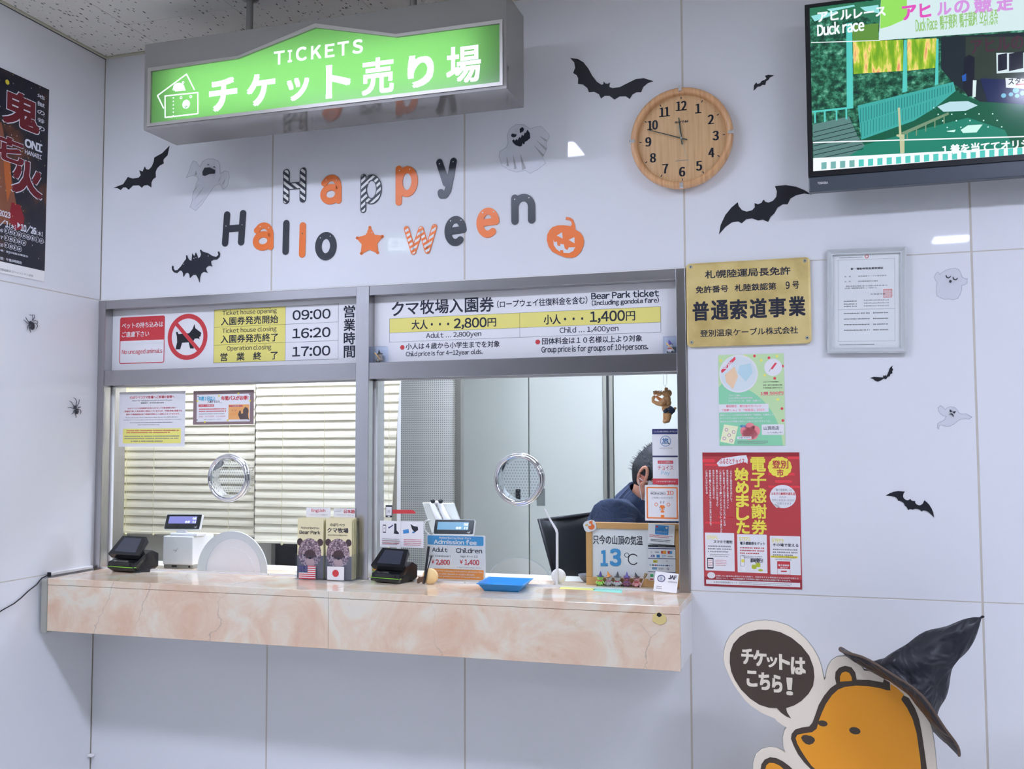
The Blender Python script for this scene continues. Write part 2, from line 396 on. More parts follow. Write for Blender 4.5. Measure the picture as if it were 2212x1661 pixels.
# red notice
x0, y0, x1, y1 = rc(FS, (214, 236), (552, 582), cA); outline(g, x0, y0, x1, y1, m_red, .003, .0008, .008)
ym = FS.L(*cA(552, 404))[1]; g.flat(rrect(x0, ym-.006, x1, y1, .008), m_red, .0004); g.flat([(x0+.003, ym-.01), (x1-.003, ym-.01), (x1-.003, ym), (x0+.003, ym)], m_sheet, .0006)
g.text(FS, 'ペットの持ち込みは', (228, 278), (544, 306), m_sheet, .0009, .012, cA)
g.text(FS, 'ご遠慮下さい', (228, 346), (436, 380), m_sheet, .0009, .012, cA)
g.text(FS, 'No uncaged animals', (228, 484), (538, 516), m_redt, .0009, .008, cA)
# no dogs
cx, cy = FS.L(*cA(732, 384)); rx = FS.L(*cA(886, 384))[0]-cx; g.ringp(circ(cx, cy, rx, 40), circ(cx, cy, rx*.80, 40), m_red, .0004, .0012)
dog = [(640, 480), (652, 425), (650, 380), (643, 348), (655, 345), (663, 362), (745, 356), (772, 322), (785, 285), (793, 318), (838, 352), (832, 380), (822, 384), (826, 404), (812, 396), (788, 398), (770, 430), (782, 474), (752, 474), (742, 426), (690, 430), (676, 480)]
pr(g, FS, dog, m_black, .0006, cA)
sb = rx*.9; q = math.radians(134); dx, dy = math.cos(q)*sb, math.sin(q)*sb; nx, ny = -math.sin(q)*rx*.085, math.cos(q)*rx*.085
g.flat([(cx-dx-nx, cy-dy-ny), (cx+dx-nx, cy+dy-ny), (cx+dx+nx, cy+dy+ny), (cx-dx+nx, cy-dy+ny)], m_red, .001)
# table
x0, y0, x1, y1 = rc(FS, (938, 176), (1893, 586), cA); xm = FS.L(*cA(1486, 300))[0]; y0 = FS.L(*cA(938, 586))[1]; y1 = FS.L(*cA(938, 176))[1]
g.flat([(x0, y0), (xm, y0), (xm, y1), (x0, y1)], m_yel, .0004)
outline(g, x0, y0, x1, y1, m_ink, .0009, .0007); g.flat([(xm, y0), (xm+.0008, y0), (xm+.0008, y1), (xm, y1)], m_ink, .0006)
for k in (1, 2): yy = y0+(y1-y0)*k/3; g.flat([(x0, yy), (x1, yy), (x1, yy+.0008), (x0, yy+.0008)], m_ink, .0006)
rh = (y1-y0)/3
for i, (en, jp, tm) in enumerate((('Ticket house opening', '入園券発売開始', '09:00'), ('Ticket house closing', '入園券発売終了', '16:20'), ('Operation closing', '営　業　終　了', '17:00'))):
    yt = y1-rh*i; w = xm-x0
    s_ = .12 if i < 2 else .19
    g.textl(en, x0+w*s_, yt-rh*.41, xm-w*s_, yt-rh*.07, m_ink, .0007, .004)
    g.textl(jp, x0+w*.1, yt-rh*.90, xm-w*.1, yt-rh*.46, m_ink, .0007, .016)
    g.textl(tm, xm+(x1-xm)*.14, yt-rh*.78, x1-(x1-xm)*.15, yt-rh*.26, m_ink, .0007, .02)
for ch, ya, yb in (('営', 145, 232), ('業', 248, 335), ('時', 350, 440), ('間', 455, 542)): g.text(FS, ch, (1938, ya), (2022, yb), m_ink, .0006, .022, cA)
g.build('lettering', sg1)
sg2 = empty('price_sign', FS.M, 'white strip sign with adult and child ticket prices above right window', 'sign')
g = G(); g.bbox((1.161, 1.8125, -.006), (2.250, 2.053, 0), m_sheet, .0005); g.build('sign_panel', sg2)
g = G()
for ch, xa, xb, ya, yb, w in (('ク', 205, 282, 162, 250, .03), ('マ', 298, 382, 172, 240, .03), ('牧', 394, 484, 150, 238, .03), ('場', 492, 580, 146, 234, .03), ('入', 588, 675, 142, 228, .03), ('園', 690, 776, 136, 226, .03), ('券', 788, 880, 132, 222, .03)): g.text(FS, ch, (xa, ya), (xb, yb), m_ink, .0006, w*.6, cB)
g.text(FS, '（ロープウェイ往復料金を含む）', (888, 160), (1518, 166), m_ink, .0006, .0, cB) if 0 else None
def run(g, F, s, x0, x1, yA, hA, yB, hB, m, cv, z=.0006, bold=.01, pad=.06):
    """one glyph per cell along a slanting picture line"""
    n = len(s); w = (x1-x0)/n
    for i, ch in enumerate(s):
        if ch in ' 　': continue
        t = (i+.5)/n; y = yA+(yB-yA)*t; h = hA+(hB-hA)*t
        v, f = glyphs(ch)
        if not v: continue
        a = F.L(*cv(x0+i*w+w*.5, y)); top = F.L(*cv(x0+i*w+w*.5, y-h/2)); k = (top[1]-a[1])*2*1.02; wx = F.L(*cv(x0+i*w+w, y))[0]-F.L(*cv(x0+i*w, y))[0]
        kx = min(wx*1.02, k*1.25) if ord(ch) > 0x2000 else k*1.0
        ax, bx = min(p[0] for p in v), max(p[0] for p in v); cxx = .5 if ord(ch) > 0x2000 else (ax+bx)/2; cyy = .38
        d = bold*k
        for j, (dx, dy) in enumerate([(0, 0), (-d, -d), (d, d), (-d, d), (d, -d)] if bold else [(0, 0)]):
            g.add([((p[0]-cxx)*kx+a[0]+dx, (p[1]-cyy)*k+a[1]+dy, z+j*2e-5) for p in v], f, m)
run(g, FS, '（ロープウェイ往復料金を含む）', 872, 1532, 178, 50, 146, 52, m_ink, cB, bold=.012)
g.text(FS, 'Bear Park ticket', (1528, 100), (1976, 122), m_ink, .0006, .03, cB)
g.text(FS, '(Including gondola fare)', (1532, 150), (1976, 172), m_ink, .0006, .02, cB)
x0, yt = FS.L(*cB(189, 271)); xe = FS.L(*cB(1988, 190))[0]; y2 = FS.L(*cB(189, 367))[1]; y3 = FS.L(*cB(189, 428))[1]; xm = FS.L(*cB(1053, 300))[0]
g.flat([(x0, y2), (xe, y2), (xe, yt), (x0, yt)], m_yel, .0004); outline(g, x0, y3, xe, yt, m_ink, .0007, .0007)
g.flat([(xm, y3), (xm+.0008, y3), (xm+.0008, yt), (xm, yt)], m_ink, .0008); g.flat([(x0, y2), (xe, y2), (xe, y2+.0006), (x0, y2+.0006)], m_ink, .0006)
run(g, FS, '大人・・・', 335, 605, 312, 66, 306, 66, m_ink, cB, bold=.016); g.text(FS, '2,800', (618, 272), (832, 334), m_ink, .0007, .022, cB); g.text(FS, '円', (840, 270), (896, 322), m_ink, .0007, .012, cB)
run(g, FS, '小人・・・', 1212, 1496, 278, 68, 270, 68, m_ink, cB, bold=.016); g.text(FS, '1,400', (1520, 226), (1750, 292), m_ink, .0007, .022, cB); g.text(FS, '円', (1758, 224), (1818, 282), m_ink, .0007, .012, cB)
g.text(FS, 'Adult … 2,800yen', (432, 366), (797, 396), m_ink, .0007, .008, cB); g.text(FS, 'Child … 1,400yen', (1318, 330), (1708, 362), m_ink, .0007, .008, cB)
for px, py in ((274, 462), (1173, 426)): a = FS.L(*cB(px, py)); g.flat(circ(a[0], a[1], .0085, 18), m_red, .0006)
run(g, FS, '小人は4歳から小学生までを対象', 296, 922, 456, 44, 438, 44, m_ink, cB, bold=.012); run(g, FS, '団体料金は10名様以上より対象', 1198, 1866, 422, 46, 400, 46, m_ink, cB, bold=.012)
g.text(FS, 'Child price is for 4-12year olds.', (298, 490), (806, 514), m_ink, .0007, .012, cB); g.text(FS, 'Group price is for groups of 10+persons.', (1198, 456), (1905, 486), m_ink, .0007, .012, cB)
g.build('lettering', sg2)

# ---------------------------------------------------------------- marble counter
m_marb = mat('pink_marble', C(226, 200, 190), .22)
n, l, b = nodes(m_marb)
mp = coords(n, l, (1, 1, 1)); n1 = n.new('ShaderNodeTexNoise'); n1.inputs['Scale'].default_value = 6.5; n1.inputs['Roughness'].default_value = .6; n1.inputs['Detail'].default_value = 8; n1.inputs['Distortion'].default_value = .8; l.new(mp.outputs[0], n1.inputs[0])
r1 = ramp(n, [(.30, C(208, 176, 164, .70)), (.42, C(212, 188, 178, .70)), (.52, C(216, 200, 194, .70)), (.60, C(216, 210, 210, .70)), (.78, C(212, 210, 218, .70))]); l.new(n1.outputs[0], r1.inputs[0])
n2 = n.new('ShaderNodeTexNoise'); n2.inputs['Scale'].default_value = 14; n2.inputs['Detail'].default_value = 6; n2.inputs['Roughness'].default_value = .7; l.new(mp.outputs[0], n2.inputs[0])
r2 = ramp(n, [(.58, (1, 1, 1)), (.72, (.90, .80, .65)), (.8, (.78, .66, .56))]); l.new(n2.outputs[0], r2.inputs[0])
mx = n.new('ShaderNodeMix'); mx.data_type = 'RGBA'; mx.blend_type = 'MULTIPLY'; mx.inputs[0].default_value = .8; l.new(r1.outputs[0], mx.inputs[6]); l.new(r2.outputs[0], mx.inputs[7])
# thin dark veins: distorted voronoi edges kept only here and there
nd = n.new('ShaderNodeTexNoise'); nd.inputs['Scale'].default_value = 9; nd.inputs['Detail'].default_value = 5; l.new(mp.outputs[0], nd.inputs[0])
av = n.new('ShaderNodeVectorMath'); av.operation = 'MULTIPLY_ADD'; l.new(nd.outputs[1], av.inputs[0]); av.inputs[1].default_value = (.14, .14, .14); l.new(mp.outputs[0], av.inputs[2])
ve = n.new('ShaderNodeTexVoronoi'); ve.feature = 'DISTANCE_TO_EDGE'; ve.inputs['Scale'].default_value = 3.1; l.new(av.outputs[0], ve.inputs[0])
r3 = ramp(n, [(0, (1, 1, 1)), (.0025, (.9, .9, .9)), (.006, (0, 0, 0))]); l.new(ve.outputs[0], r3.inputs[0])
nm = n.new('ShaderNodeTexNoise'); nm.inputs['Scale'].default_value = 2.3; l.new(mp.outputs[0], nm.inputs[0]); r4 = ramp(n, [(.47, (0, 0, 0)), (.58, (.7, .7, .7))]); l.new(nm.outputs[0], r4.inputs[0])
mu = n.new('ShaderNodeMath'); mu.operation = 'MULTIPLY'; l.new(r3.outputs[0], mu.inputs[0]); l.new(r4.outputs[0], mu.inputs[1])
mv = n.new('ShaderNodeMix'); mv.data_type = 'RGBA'; l.new(mu.outputs[0], mv.inputs[0]); l.new(mx.outputs[2], mv.inputs[6]); mv.inputs[7].default_value = (*C(150, 140, 140), 1)
l.new(mv.outputs[2], b.inputs['Base Color'])
m_marbtop = m_marb.copy(); m_marbtop.name = 'polished_pink_marble'; nodes(m_marbtop)[2].inputs['Roughness'].default_value = .09
CX0, CX1, CYF = .041, 2.287, -.287
ct = empty('ticket_counter', (0, 0, 0), 'pink marble ticket counter shelf built along the wall under the windows', 'counter')
for a, b_ in ((CX0, 1.1548), (1.1556, CX1)):
    g = G()
    yb = .151
    e1 = min(b_, 2.2805)
    g.bbox((a, CYF, 1.0262), (b_, -.0005, ZT), m_marbtop, .0012); g.build('top_slab', ct)
    g = G(); g.box((a if a > 1 else .001, -.0004, ZT-.0225), (e1, yb, ZT), m_marbtop); g.build('sill', win)
    g = G(); g.bbox((a, CYF+.001, .8635), (b_, CYF+.022, 1.0252), m_marb, .001); g.build('front_slab', ct)
g = G(); g.bbox((CX1-.024, CYF+.022, .8635), (CX1-.001, -.001, 1.0252), m_wplast, .001); g.build('end_panel', ct)
g = G(); g.box((CX0, CYF+.022, .866), (CX1-.024, -.001, .886), m_grout); g.build('soffit', ct)
# broken corner patched with mortar
cxp = W(1424, 1336, 'y', CYF); g = G(); pp = [(cxp.x+.021*math.cos(a*.52)*(1+.15*math.sin(a*3)), cxp.z+.017*math.sin(a*.52)*(1+.1*math.cos(a*2))) for a in range(12)]
g.prism(pp, mat('mortar_patch', C(196, 180, 130), .9), 0, .002); g.prism([(x*.35+cxp.x*.65, y*.35+cxp.z*.65+.011) for x, y in pp], m_black, .002, .0026)
g.build('mortar_patch', ct, M=Fr((0, CYF+.0008, 0)).M)
g = G(); g.bbox((.014, CYF-.002, .855), (.040, CYF+.03, 1.045), m_alu, .003); o = g.build('trim_3'); st(o)
# cable cover along the left wall, with the cable that leaves it
cc = empty('cable_cover', (0, 0, 0), 'white plastic cable cover on left wall along the counter top', 'cable cover')
ya = W(104, 1243, 'x', 0).y; g = G(); g.bbox((0, ya, ZT+.001), (.012, -.02, ZT+.014), m_wplast, .003); g.build('cover', cc)
g = G(); g.bbox((0, ya-.006, ZT-.001), (.014, ya+.001, ZT+.015), m_blackp, .002); g.build('end_cap', cc)
pth = [W(px, py, 'x', .006) for px, py in ((102, 1243), (90, 1249), (79, 1263), (62, 1276), (45, 1292), (30, 1304), (10, 1315), (0, 1321), (-30, 1338), (-80, 1370))]
g = G(); g.tube(pth, .0022, m_blackp, 8); tag(g.build('cable'), 'thin black cable drooping down the left wall from the cable cover', 'cable')
p_ = W(196, 1634, 'y', -.012); g = G(); g.bbox((.001, -.022, .35), (.022, -.001, p_.z), m_wplast, .002); tag(g.build('cable_duct'), 'narrow grey plastic duct rising in the corner under the counter', 'duct')

# lit exit sign near the left wall, seen only as a reflection
e = empty('exit_sign', (.14, -2.62, 2.80), 'small lit exit sign hanging near the left wall, facing the ticket window', 'sign')
g = G(); g.bbox((-.13, -.02, -.06), (.13, .02, .085), m_wplast, .003); g.tube([(0, 0, .085), (0, 0, ZC-2.80)], .006, m_wplast, 8); g.build('housing', e)
FX = Fr((0, .0205, 0), (-1, 0, 0)); g = G(); g.flat(rrect(-.12, -.052, .12, .078, .004), mat('exit_green', (.1, .4, .3), .3, emit=(.25, .62, .50), es=2.2), .0); g.textl('出口', -.085, -.035, .085, .055, mat('exit_white', (.9, .9, .9), .3, emit=(.8, .9, 1), es=9), .0006, .02); g.build('face', e, M=FX.M)

# ================================================================ UPPER WALL
c3 = crop(200, 260, 2212/560); c4 = crop(700, 220, 2212/600); c5 = crop(1200, 80, 1938/560); c3b = crop(1740, 500, 1633/472)
cS = crop(300, 0, 2212/900); cT = crop(1720, 0, 1857/492)

# ---------------------------------------------------------------- hanging ticket sign
SY = -.384; SYB = -.2005; SX0, SX1, SZ0, SZ1 = .486, 1.797, 2.604, 2.905
m_sbox = mat('grey_sign_enamel', C(118, 118, 128), .07, metal=.25, spec=.9)
m_strim = mat('sign_trim', C(140, 140, 148), .35, metal=.5)
sgn = empty('ticket_sign', ((SX0+SX1)/2, (SY+SYB)/2, SZ1), 'hanging grey light box sign with green lit ticket lettering', 'sign')
sgn_inv = Matrix.Translation(Vector(((SX0+SX1)/2, (SY+SYB)/2, SZ1))).inverted()
FG = Fr((0, SY, 0))
outer = FG.P([(45, 665), (52, 362), (530, 298), (938, 126), (1365, 182), (1932, 104), (1946, 452)], cS)
outer[0] = (outer[0][0], outer[-1][1]); outer[1] = (outer[0][0], outer[1][1]); outer[-1] = (outer[-2][0], outer[-1][1])
inner = FG.P([(62, 655), (66, 380), (528, 312), (940, 148), (1368, 198), (1916, 126), (1922, 436)], cS)
inner[0] = (inner[0][0], inner[-1][1]); inner[1] = (inner[0][0], inner[1][1]); inner[-1] = (inner[-2][0], inner[-1][1])
def inset_on(poly, x0, y0, x1, y1):
    """outer rectangle with the same point count as poly: corners plus points along the top"""
    p = [(x0, y0), (x0, y1)]+[(q[0], y1) for q in poly[2:5]]+[(x1, y1), (x1, y0)]; return p
g = G(); th = .0015
R_ = inset_on(outer, SX0, SZ0, SX1, SZ1)
g.ringp(R_, outer, m_sbox, -.002, 0, M=FG.M)                      # face plate round the opening
def wbox(g, a, b, m): return g.box(a, b, m)
wbox(g, (SX0, SY+.002, SZ0), (SX1, SYB, SZ0+th), m_sbox); wbox(g, (SX0, SY+.002, SZ1-th), (SX1, SYB, SZ1), m_sbox)
wbox(g, (SX0, SY+.002, SZ0+th), (SX0+th, SYB, SZ1-th), m_sbox); wbox(g, (SX1-th, SY+.002, SZ0+th), (SX1, SYB, SZ1-th), m_sbox)
wbox(g, (SX0+th, SYB-th, SZ0+th), (SX1-th, SYB, SZ1-th), m_sbox)
o = g.build('housing', sgn); o.matrix_local = sgn_inv
g = G(); g.ringp(outer, inner, m_strim, -.004, .0035, M=FG.M); g.build('trim', sgn).matrix_local = sgn_inv
def translucent(name, col, k=.75):
    m = bpy.data.materials.new(name); m.use_nodes = True; n = m.node_tree.nodes; l = m.node_tree.links; n.clear()
    o_ = n.new('ShaderNodeOutputMaterial'); t = n.new('ShaderNodeBsdfTranslucent'); t.inputs[0].default_value = (*col, 1); d = n.new('ShaderNodeBsdfDiffuse'); d.inputs[0].default_value = (*col, 1)
    x = n.new('ShaderNodeMixShader'); x.inputs[0].default_value = 1-k; l.new(t.outputs[0], x.inputs[1]); l.new(d.outputs[0], x.inputs[2])
    gl = n.new('ShaderNodeBsdfGlossy'); gl.inputs['Roughness'].default_value = .15; fr = n.new('ShaderNodeFresnel'); x2 = n.new('ShaderNodeMixShader')
    l.new(fr.outputs[0], x2.inputs[0]); l.new(x.outputs[0], x2.inputs[1]); l.new(gl.outputs[0], x2.inputs[2]); l.new(x2.outputs[0], o_.inputs[0]); return m
m_lgreen = translucent('backlit_green', (.21, .56, .14)); m_lwhite = mat('backlit_white', (.9, .93, .95), .3, emit=(.80, .85, 1), es=.75)
g = G(); g.flat(inner, m_lgreen, -.004, M=FG.M); g.build('panel', sgn).matrix_local = sgn_inv
m_inner_tube = mat('sign_tube', (.9, .9, .9), .5, emit=(.9, .95, 1), es=7.2)
for i, zz in enumerate((2.672, 2.775)):
    g = G(); g.tube([(SX0+.09, SY+.085, zz), (SX1-.09, SY+.085, zz)], .013, m_inner_tube, 10); g.build('tube', sgn).matrix_local = sgn_inv
g = G()
def gt(s, xa, xb, ya, yb, b_): g.text(FG, s, (xa, ya+8), (xb, yb-8), m_lwhite, -.0032, b_, cS)
for s_, xa, xb, ya, yb in (('T', 716, 768, 272, 338), ('I', 790, 808, 264, 328), ('C', 834, 886, 250, 318), ('K', 914, 964, 242, 308), ('E', 988, 1034, 234, 300), ('T', 1054, 1110, 222, 290), ('S', 1134, 1184, 210, 280)):
    g.text(FG, s_, (xa, ya+3), (xb, yb-3), m_lwhite, -.0032, .035, cS)
for s_, xa, xb, ya, yb, b_ in (('チ', 376, 512, 420, 580, .042), ('ケ', 576, 714, 396, 552, .042), ('ッ', 788, 896, 414, 528, .045), ('ト', 996, 1116, 344, 510, .04), ('売', 1186, 1346, 310, 492, .026), ('り', 1432, 1556, 296, 454, .05), ('場', 1634, 1810, 248, 432, .022)): gt(s_, xa, xb, ya, yb, b_)
# two-ticket emblem with bear heads
def ringpx(pts, w, z=-.003, closed=True):
    q = FG.P(pts, cS); g.stroke(q, w, m_lwhite, z, z+.0004, 6, closed)
ringpx([(136, 508), (310, 490), (311, 602), (137, 622)], .0042)
ringpx([(128, 572), (96, 506), (250, 392), (292, 474)], .0042, closed=False)
for k in range(6): a = FG.L(*cS(180, 518+k*19)); g.flat(circ(a[0], a[1], .0026, 10), m_lwhite, -.003)
def bearhead(cx, cy, s, full=True):
    f = lambda x, y: FG.L(*cS(cx+x*s, cy+y*s))
    for dx in (-27, 25): a = f(dx, -38-dx*.1); g.ringp(circ(a[0], a[1], .0052*s, 14), circ(a[0], a[1], .0027*s, 14), m_lwhite, -.0032, -.0028)
    a = f(0, 0); g.flat(circ(a[0], a[1], .0150*s, 24, .0155*s), m_lwhite, -.0029)
    if full:
        a = f(-1, 14); g.flat(circ(a[0], a[1], .0058*s, 16, .0052*s), m_lgreen, -.0026)
        b_ = f(-1, 9); g.flat(circ(b_[0], b_[1], .0016*s, 8), m_lwhite, -.0024)
        for sx in (-1, 1): g.stroke([f(-1, 12), f(-1+sx*6, 22)], .0012, m_lwhite, -.0025, -.0023, 4)
bearhead(248, 552, 1.0)
q = [FG.L(*cS(215+30*math.cos(a)-6, 462+24*math.sin(a))) for a in [math.pi*(1+k/12) for k in range(13)]]
g.flat(q+[FG.L(*cS(246, 478)), FG.L(*cS(190, 484))], m_lwhite, -.003)
for px, py in ((182, 472), (232, 436)): a = FG.L(*cS(px, py)); g.ringp(circ(a[0], a[1], .0046, 14), circ(a[0], a[1], .0022, 14), m_lwhite, -.0032, -.0028)
o = g.build('lettering', sgn); o.matrix_local = sgn_inv @ FG.M
for px in (540, 893):
    p = W(px, 6, 'y', -.29); g = G(); g.tube([(p.x, -.29, SZ1), (p.x, -.29, ZC)], .0115, m_sbox, 14); g.lathe([(.012, 0), (.03, 0), (.03, -.006), (.0115, -.010)], m_sbox, 18, M=Matrix.Translation((p.x, -.29, ZC)))
    g.build('hanger_pipe', sgn).matrix_local = sgn_inv

# ---------------------------------------------------------------- Happy Halloween letters
m_or = mat('orange_card', C(222, 112, 52), .35); m_bk = mat('charcoal_card', C(38, 42, 56), .3)
def stripes(name, c1, c2, ang, period, duty=.5):
    m = mat(name, c1, .35); n, l, b = nodes(m); t = n.new('ShaderNodeTexCoord'); d = n.new('ShaderNodeVectorMath'); d.operation = 'DOT_PRODUCT'
    l.new(t.outputs['Object'], d.inputs[0]); d.inputs[1].default_value = (math.cos(ang)/period, math.sin(ang)/period, 0)
    f = n.new('ShaderNodeMath'); f.operation = 'FRACT'; l.new(d.outputs['Value'], f.inputs[0]); c = n.new('ShaderNodeMath'); c.operation = 'GREATER_THAN'; l.new(f.outputs[0], c.inputs[0]); c.inputs[1].default_value = duty
    x = n.new('ShaderNodeMix'); x.data_type = 'RGBA'; l.new(c.outputs[0], x.inputs[0]); x.inputs[6].default_value = (*c1, 1); x.inputs[7].default_value = (*c2, 1); l.new(x.outputs[2], b.inputs['Base Color']); return m
m_sH = stripes('striped_card_falling', C(206, 210, 228), C(38, 42, 56), math.radians(52), .0195)
m_sP = stripes('striped_card_rising', C(206, 210, 228), C(38, 42, 56), math.radians(128), .0180)
m_sW = stripes('striped_card_orange', C(206, 210, 228), C(222, 112, 52), math.radians(118), .0175)
def arc(cx, cy, rx, ry, a, b_, n=14): return [(cx+rx*math.cos(math.radians(a+(b_-a)*k/n)), cy+ry*math.sin(math.radians(a+(b_-a)*k/n))) for k in range(n+1)]
SH = {'H': [[(0, 0), (0, 1)], [(1, 0), (1, 1)], [(0, .5), (1, .5)]],
      'a': [[(.06, .80)]+arc(.5, .68, .42, .32, 150, 40, 8)+[(.93, .74), (.96, .6), (.97, 0)], arc(.47, .30, .47, .30, 0, 360, 20), [(.94, .52), (.55, .60)]],
      'p': [[(0, 1), (0, 0)], arc(.52, .60, .48, .36, 0, 360, 24)], 'l': [[(0, 1), (0, 0)]],
      'y': [[(0, 1), (.47, .36)], [(1, 1), (.78, .5), (.60, .14), (.42, .02), (.14, .02), (.10, .10)]],
      'o': [arc(.5, .5, .5, .5, 0, 360, 28)], 'e': [[(.05, .50), (.97, .54)]+arc(.5, .5, .48, .5, 4, 308, 26)],
      'n': [[(0, 1), (0, 0)], [(0, .6)]+arc(.5, .58, .5, .42, 175, 0, 14)+[(1, 0)]],
      'w': [[(0, 1), (.25, 0)], [(.25, .0), (.52, .95)], [(.52, .95), (.75, 0)], [(.75, 0), (1, 1)]]}
def letter(ch, tl, br, cv, w, m, label, skew=0, holes=(), core=None):
    a, b_ = cv(*tl), cv(*br); fr = onwall((a[0]+b_[0])/2, (a[1]+b_[1])/2, -.0012)
    x0, y1 = fr.L(*a); x1, y0 = fr.L(*b_); g = G(); f = lambda p: (x0+p[0]*(x1-x0)+skew*(p[1]-.5), y0+p[1]*(y1-y0))
    if ch == 'l': f = lambda p: ((x0+x1)/2+skew*(p[1]-.5), y0+p[1]*(y1-y0))
    for s_ in SH[ch]: g.stroke([f(p) for p in s_], w, m, 0, .0022, 14)
    if core:
        for s_ in SH[ch]: g.stroke([f(p) for p in s_], w-.0062, core, .0022, .0026, 14)
    for hx, hy in holes: p = f((hx, hy)); g.flat(circ(p[0], p[1], .0021, 8), m_sheet, .0028)
    return tag(g.build('letter_cutout', M=fr.M), label, 'letter', 'Happy Halloween letters')
k3, k4 = .0262, .0250
letter('H', (1655, 448), (1795, 672), c3, k3, m_bk, 'capital letter H cutout with black and white stripes, over the word Halloween', holes=((0, .2), (1, .25)), core=m_sH)
letter('a', (1970, 498), (2104, 684), c3, .0235, m_or, 'orange letter a cutout in the upper row between striped H and striped p', holes=((.2, .93), (.85, .88)))
letter('p', (315, 600), (438, 850), c4, .0225, m_bk, 'letter p cutout with black and white stripes in the upper row', core=m_sP, holes=((.3, .8),))
letter('p', (597, 536), (722, 790), c4, .0245, m_or, 'orange letter p cutout in the upper row beside the black y', holes=((.05, .95), (.7, .96)))
letter('y', (920, 484), (1032, 740), c4, .0245, m_bk, 'charcoal letter y cutout ending the upper row', holes=((0, .96), (.98, .98)))
letter('H', (1142, 806), (1275, 1038), c3, k3, m_bk, 'solid charcoal capital letter H cutout starting the lower row', skew=.007, holes=((.0, .6), (1, .6)))
letter('a', (1395, 903), (1524, 1080), c3, .0235, m_or, 'orange letter a cutout in the lower row after the solid capital H', holes=((.3, .96), (.85, .88)))
letter('l', (1640, 880), (1662, 1118), c3, k3*.97, m_bk, 'straight charcoal letter l cutout in the lower row', skew=.002, holes=((-.3, .72), (.3, .72)))
letter('l', (1781, 900), (1803, 1142), c3, k3*.97, m_or, 'straight orange letter l cutout in the lower row', skew=.002, holes=((-.3, .72), (.3, .72)))
letter('o', (1928, 987), (2055, 1160), c3, .0255, m_bk, 'charcoal letter o cutout in the lower row beside the orange star', holes=((.15, .9), (.8, .95)))
letter('w', (658, 1012), (880, 1184), c4, .0200, m_or, 'letter w cutout with orange and white stripes', core=m_sW)
letter('e', (984, 942), (1112, 1116), c4, .0245, m_bk, 'charcoal letter e cutout after the striped w', holes=((.2, .95), (.85, .95)))
letter('e', (1239, 876), (1372, 1050), c4, .0245, m_or, 'orange letter e cutout between the charcoal e and n', holes=((.2, .95), (.85, .95)))
letter('n', (1520, 768), (1654, 940), c4, .0255, m_bk, 'charcoal letter n cutout ending the lower row', holes=((0, .95), (.85, .97)))
def cut(name, pts, cv, m, label, cat, group=None, d=.0012, t=.0012, cx=None, F=None):
    P2 = [cv(*p) for p in pts]; mx_ = sum(p[0] for p in P2)/len(P2); my_ = sum(p[1] for p in P2)/len(P2)
    fr = F or onwall(mx_, my_, -.0004); g = G(); g.prism([fr.L(*p) for p in P2], m, d-.0012, t); return g, fr
star = [(366, 990), (405, 1060), (476, 1068), (424, 1130), (434, 1210), (362, 1178), (292, 1216), (302, 1136), (256, 1082), (332, 1062)]
fr = onwall(*c4(366, 1110), -.0012); q = fr.P(star, c4); g = G(); g.prism(q, m_or, 0, .0022)
for k in (0, 2, 4, 6, 8): cxm = sum(p[0] for p in q)/10; cym = sum(p[1] for p in q)/10; px_, py_ = q[k]; g.prism(circ(px_+(cxm-px_)*.09, py_+(cym-py_)*.09, .0055, 12), m_or, 0, .0022)
for hx in (344, 384): a = fr.L(*c4(hx, 1042)); g.flat(circ(a[0], a[1], .0018, 8), m_sheet, .0028)
tag(g.build('star_cutout', M=fr.M), 'orange star cutout standing between the letters o and w', 'star')
body = [(1775, 1105), (1778, 1060), (1795, 1025), (1820, 998), (1860, 985), (1905, 983), (1950, 988), (1965, 992), (1975, 975), (1970, 955), (1950, 940), (1925, 938), (1928, 918), (1960, 922), (1985, 940), (2000, 985), (2003, 1018), (2040, 1040), (2062, 1070), (2072, 1110), (2065, 1150), (2045, 1195), (2010, 1232), (1975, 1243), (1925, 1240), (1870, 1220), (1820, 1195), (1790, 1155)]
fr = onwall(*c4(1925, 1100), -.0012); g = G(); g.prism(fr.P(body, c4), m_or, 0, .0022); o = tag(g.build('pumpkin_cutout', M=fr.M), 'orange jack o lantern cutout with curled stem right of the letters', 'pumpkin')
g = G(); mw = m_panel
for pts in ([(1855, 1066), (1897, 1040), (1902, 1090)], [(1950, 1100), (1995, 1078), (1996, 1128)], [(1828, 1100), (1838, 1120), (1855, 1112), (1860, 1145), (1884, 1150), (1882, 1132), (1912, 1136), (1918, 1168), (1940, 1182), (1950, 1160), (2002, 1158), (1985, 1188), (1955, 1205), (1908, 1203), (1906, 1182), (1882, 1182), (1880, 1195), (1850, 1172), (1830, 1140)]): g.flat(fr.P(pts, c4), mw, .0026)
g.build('face', o)

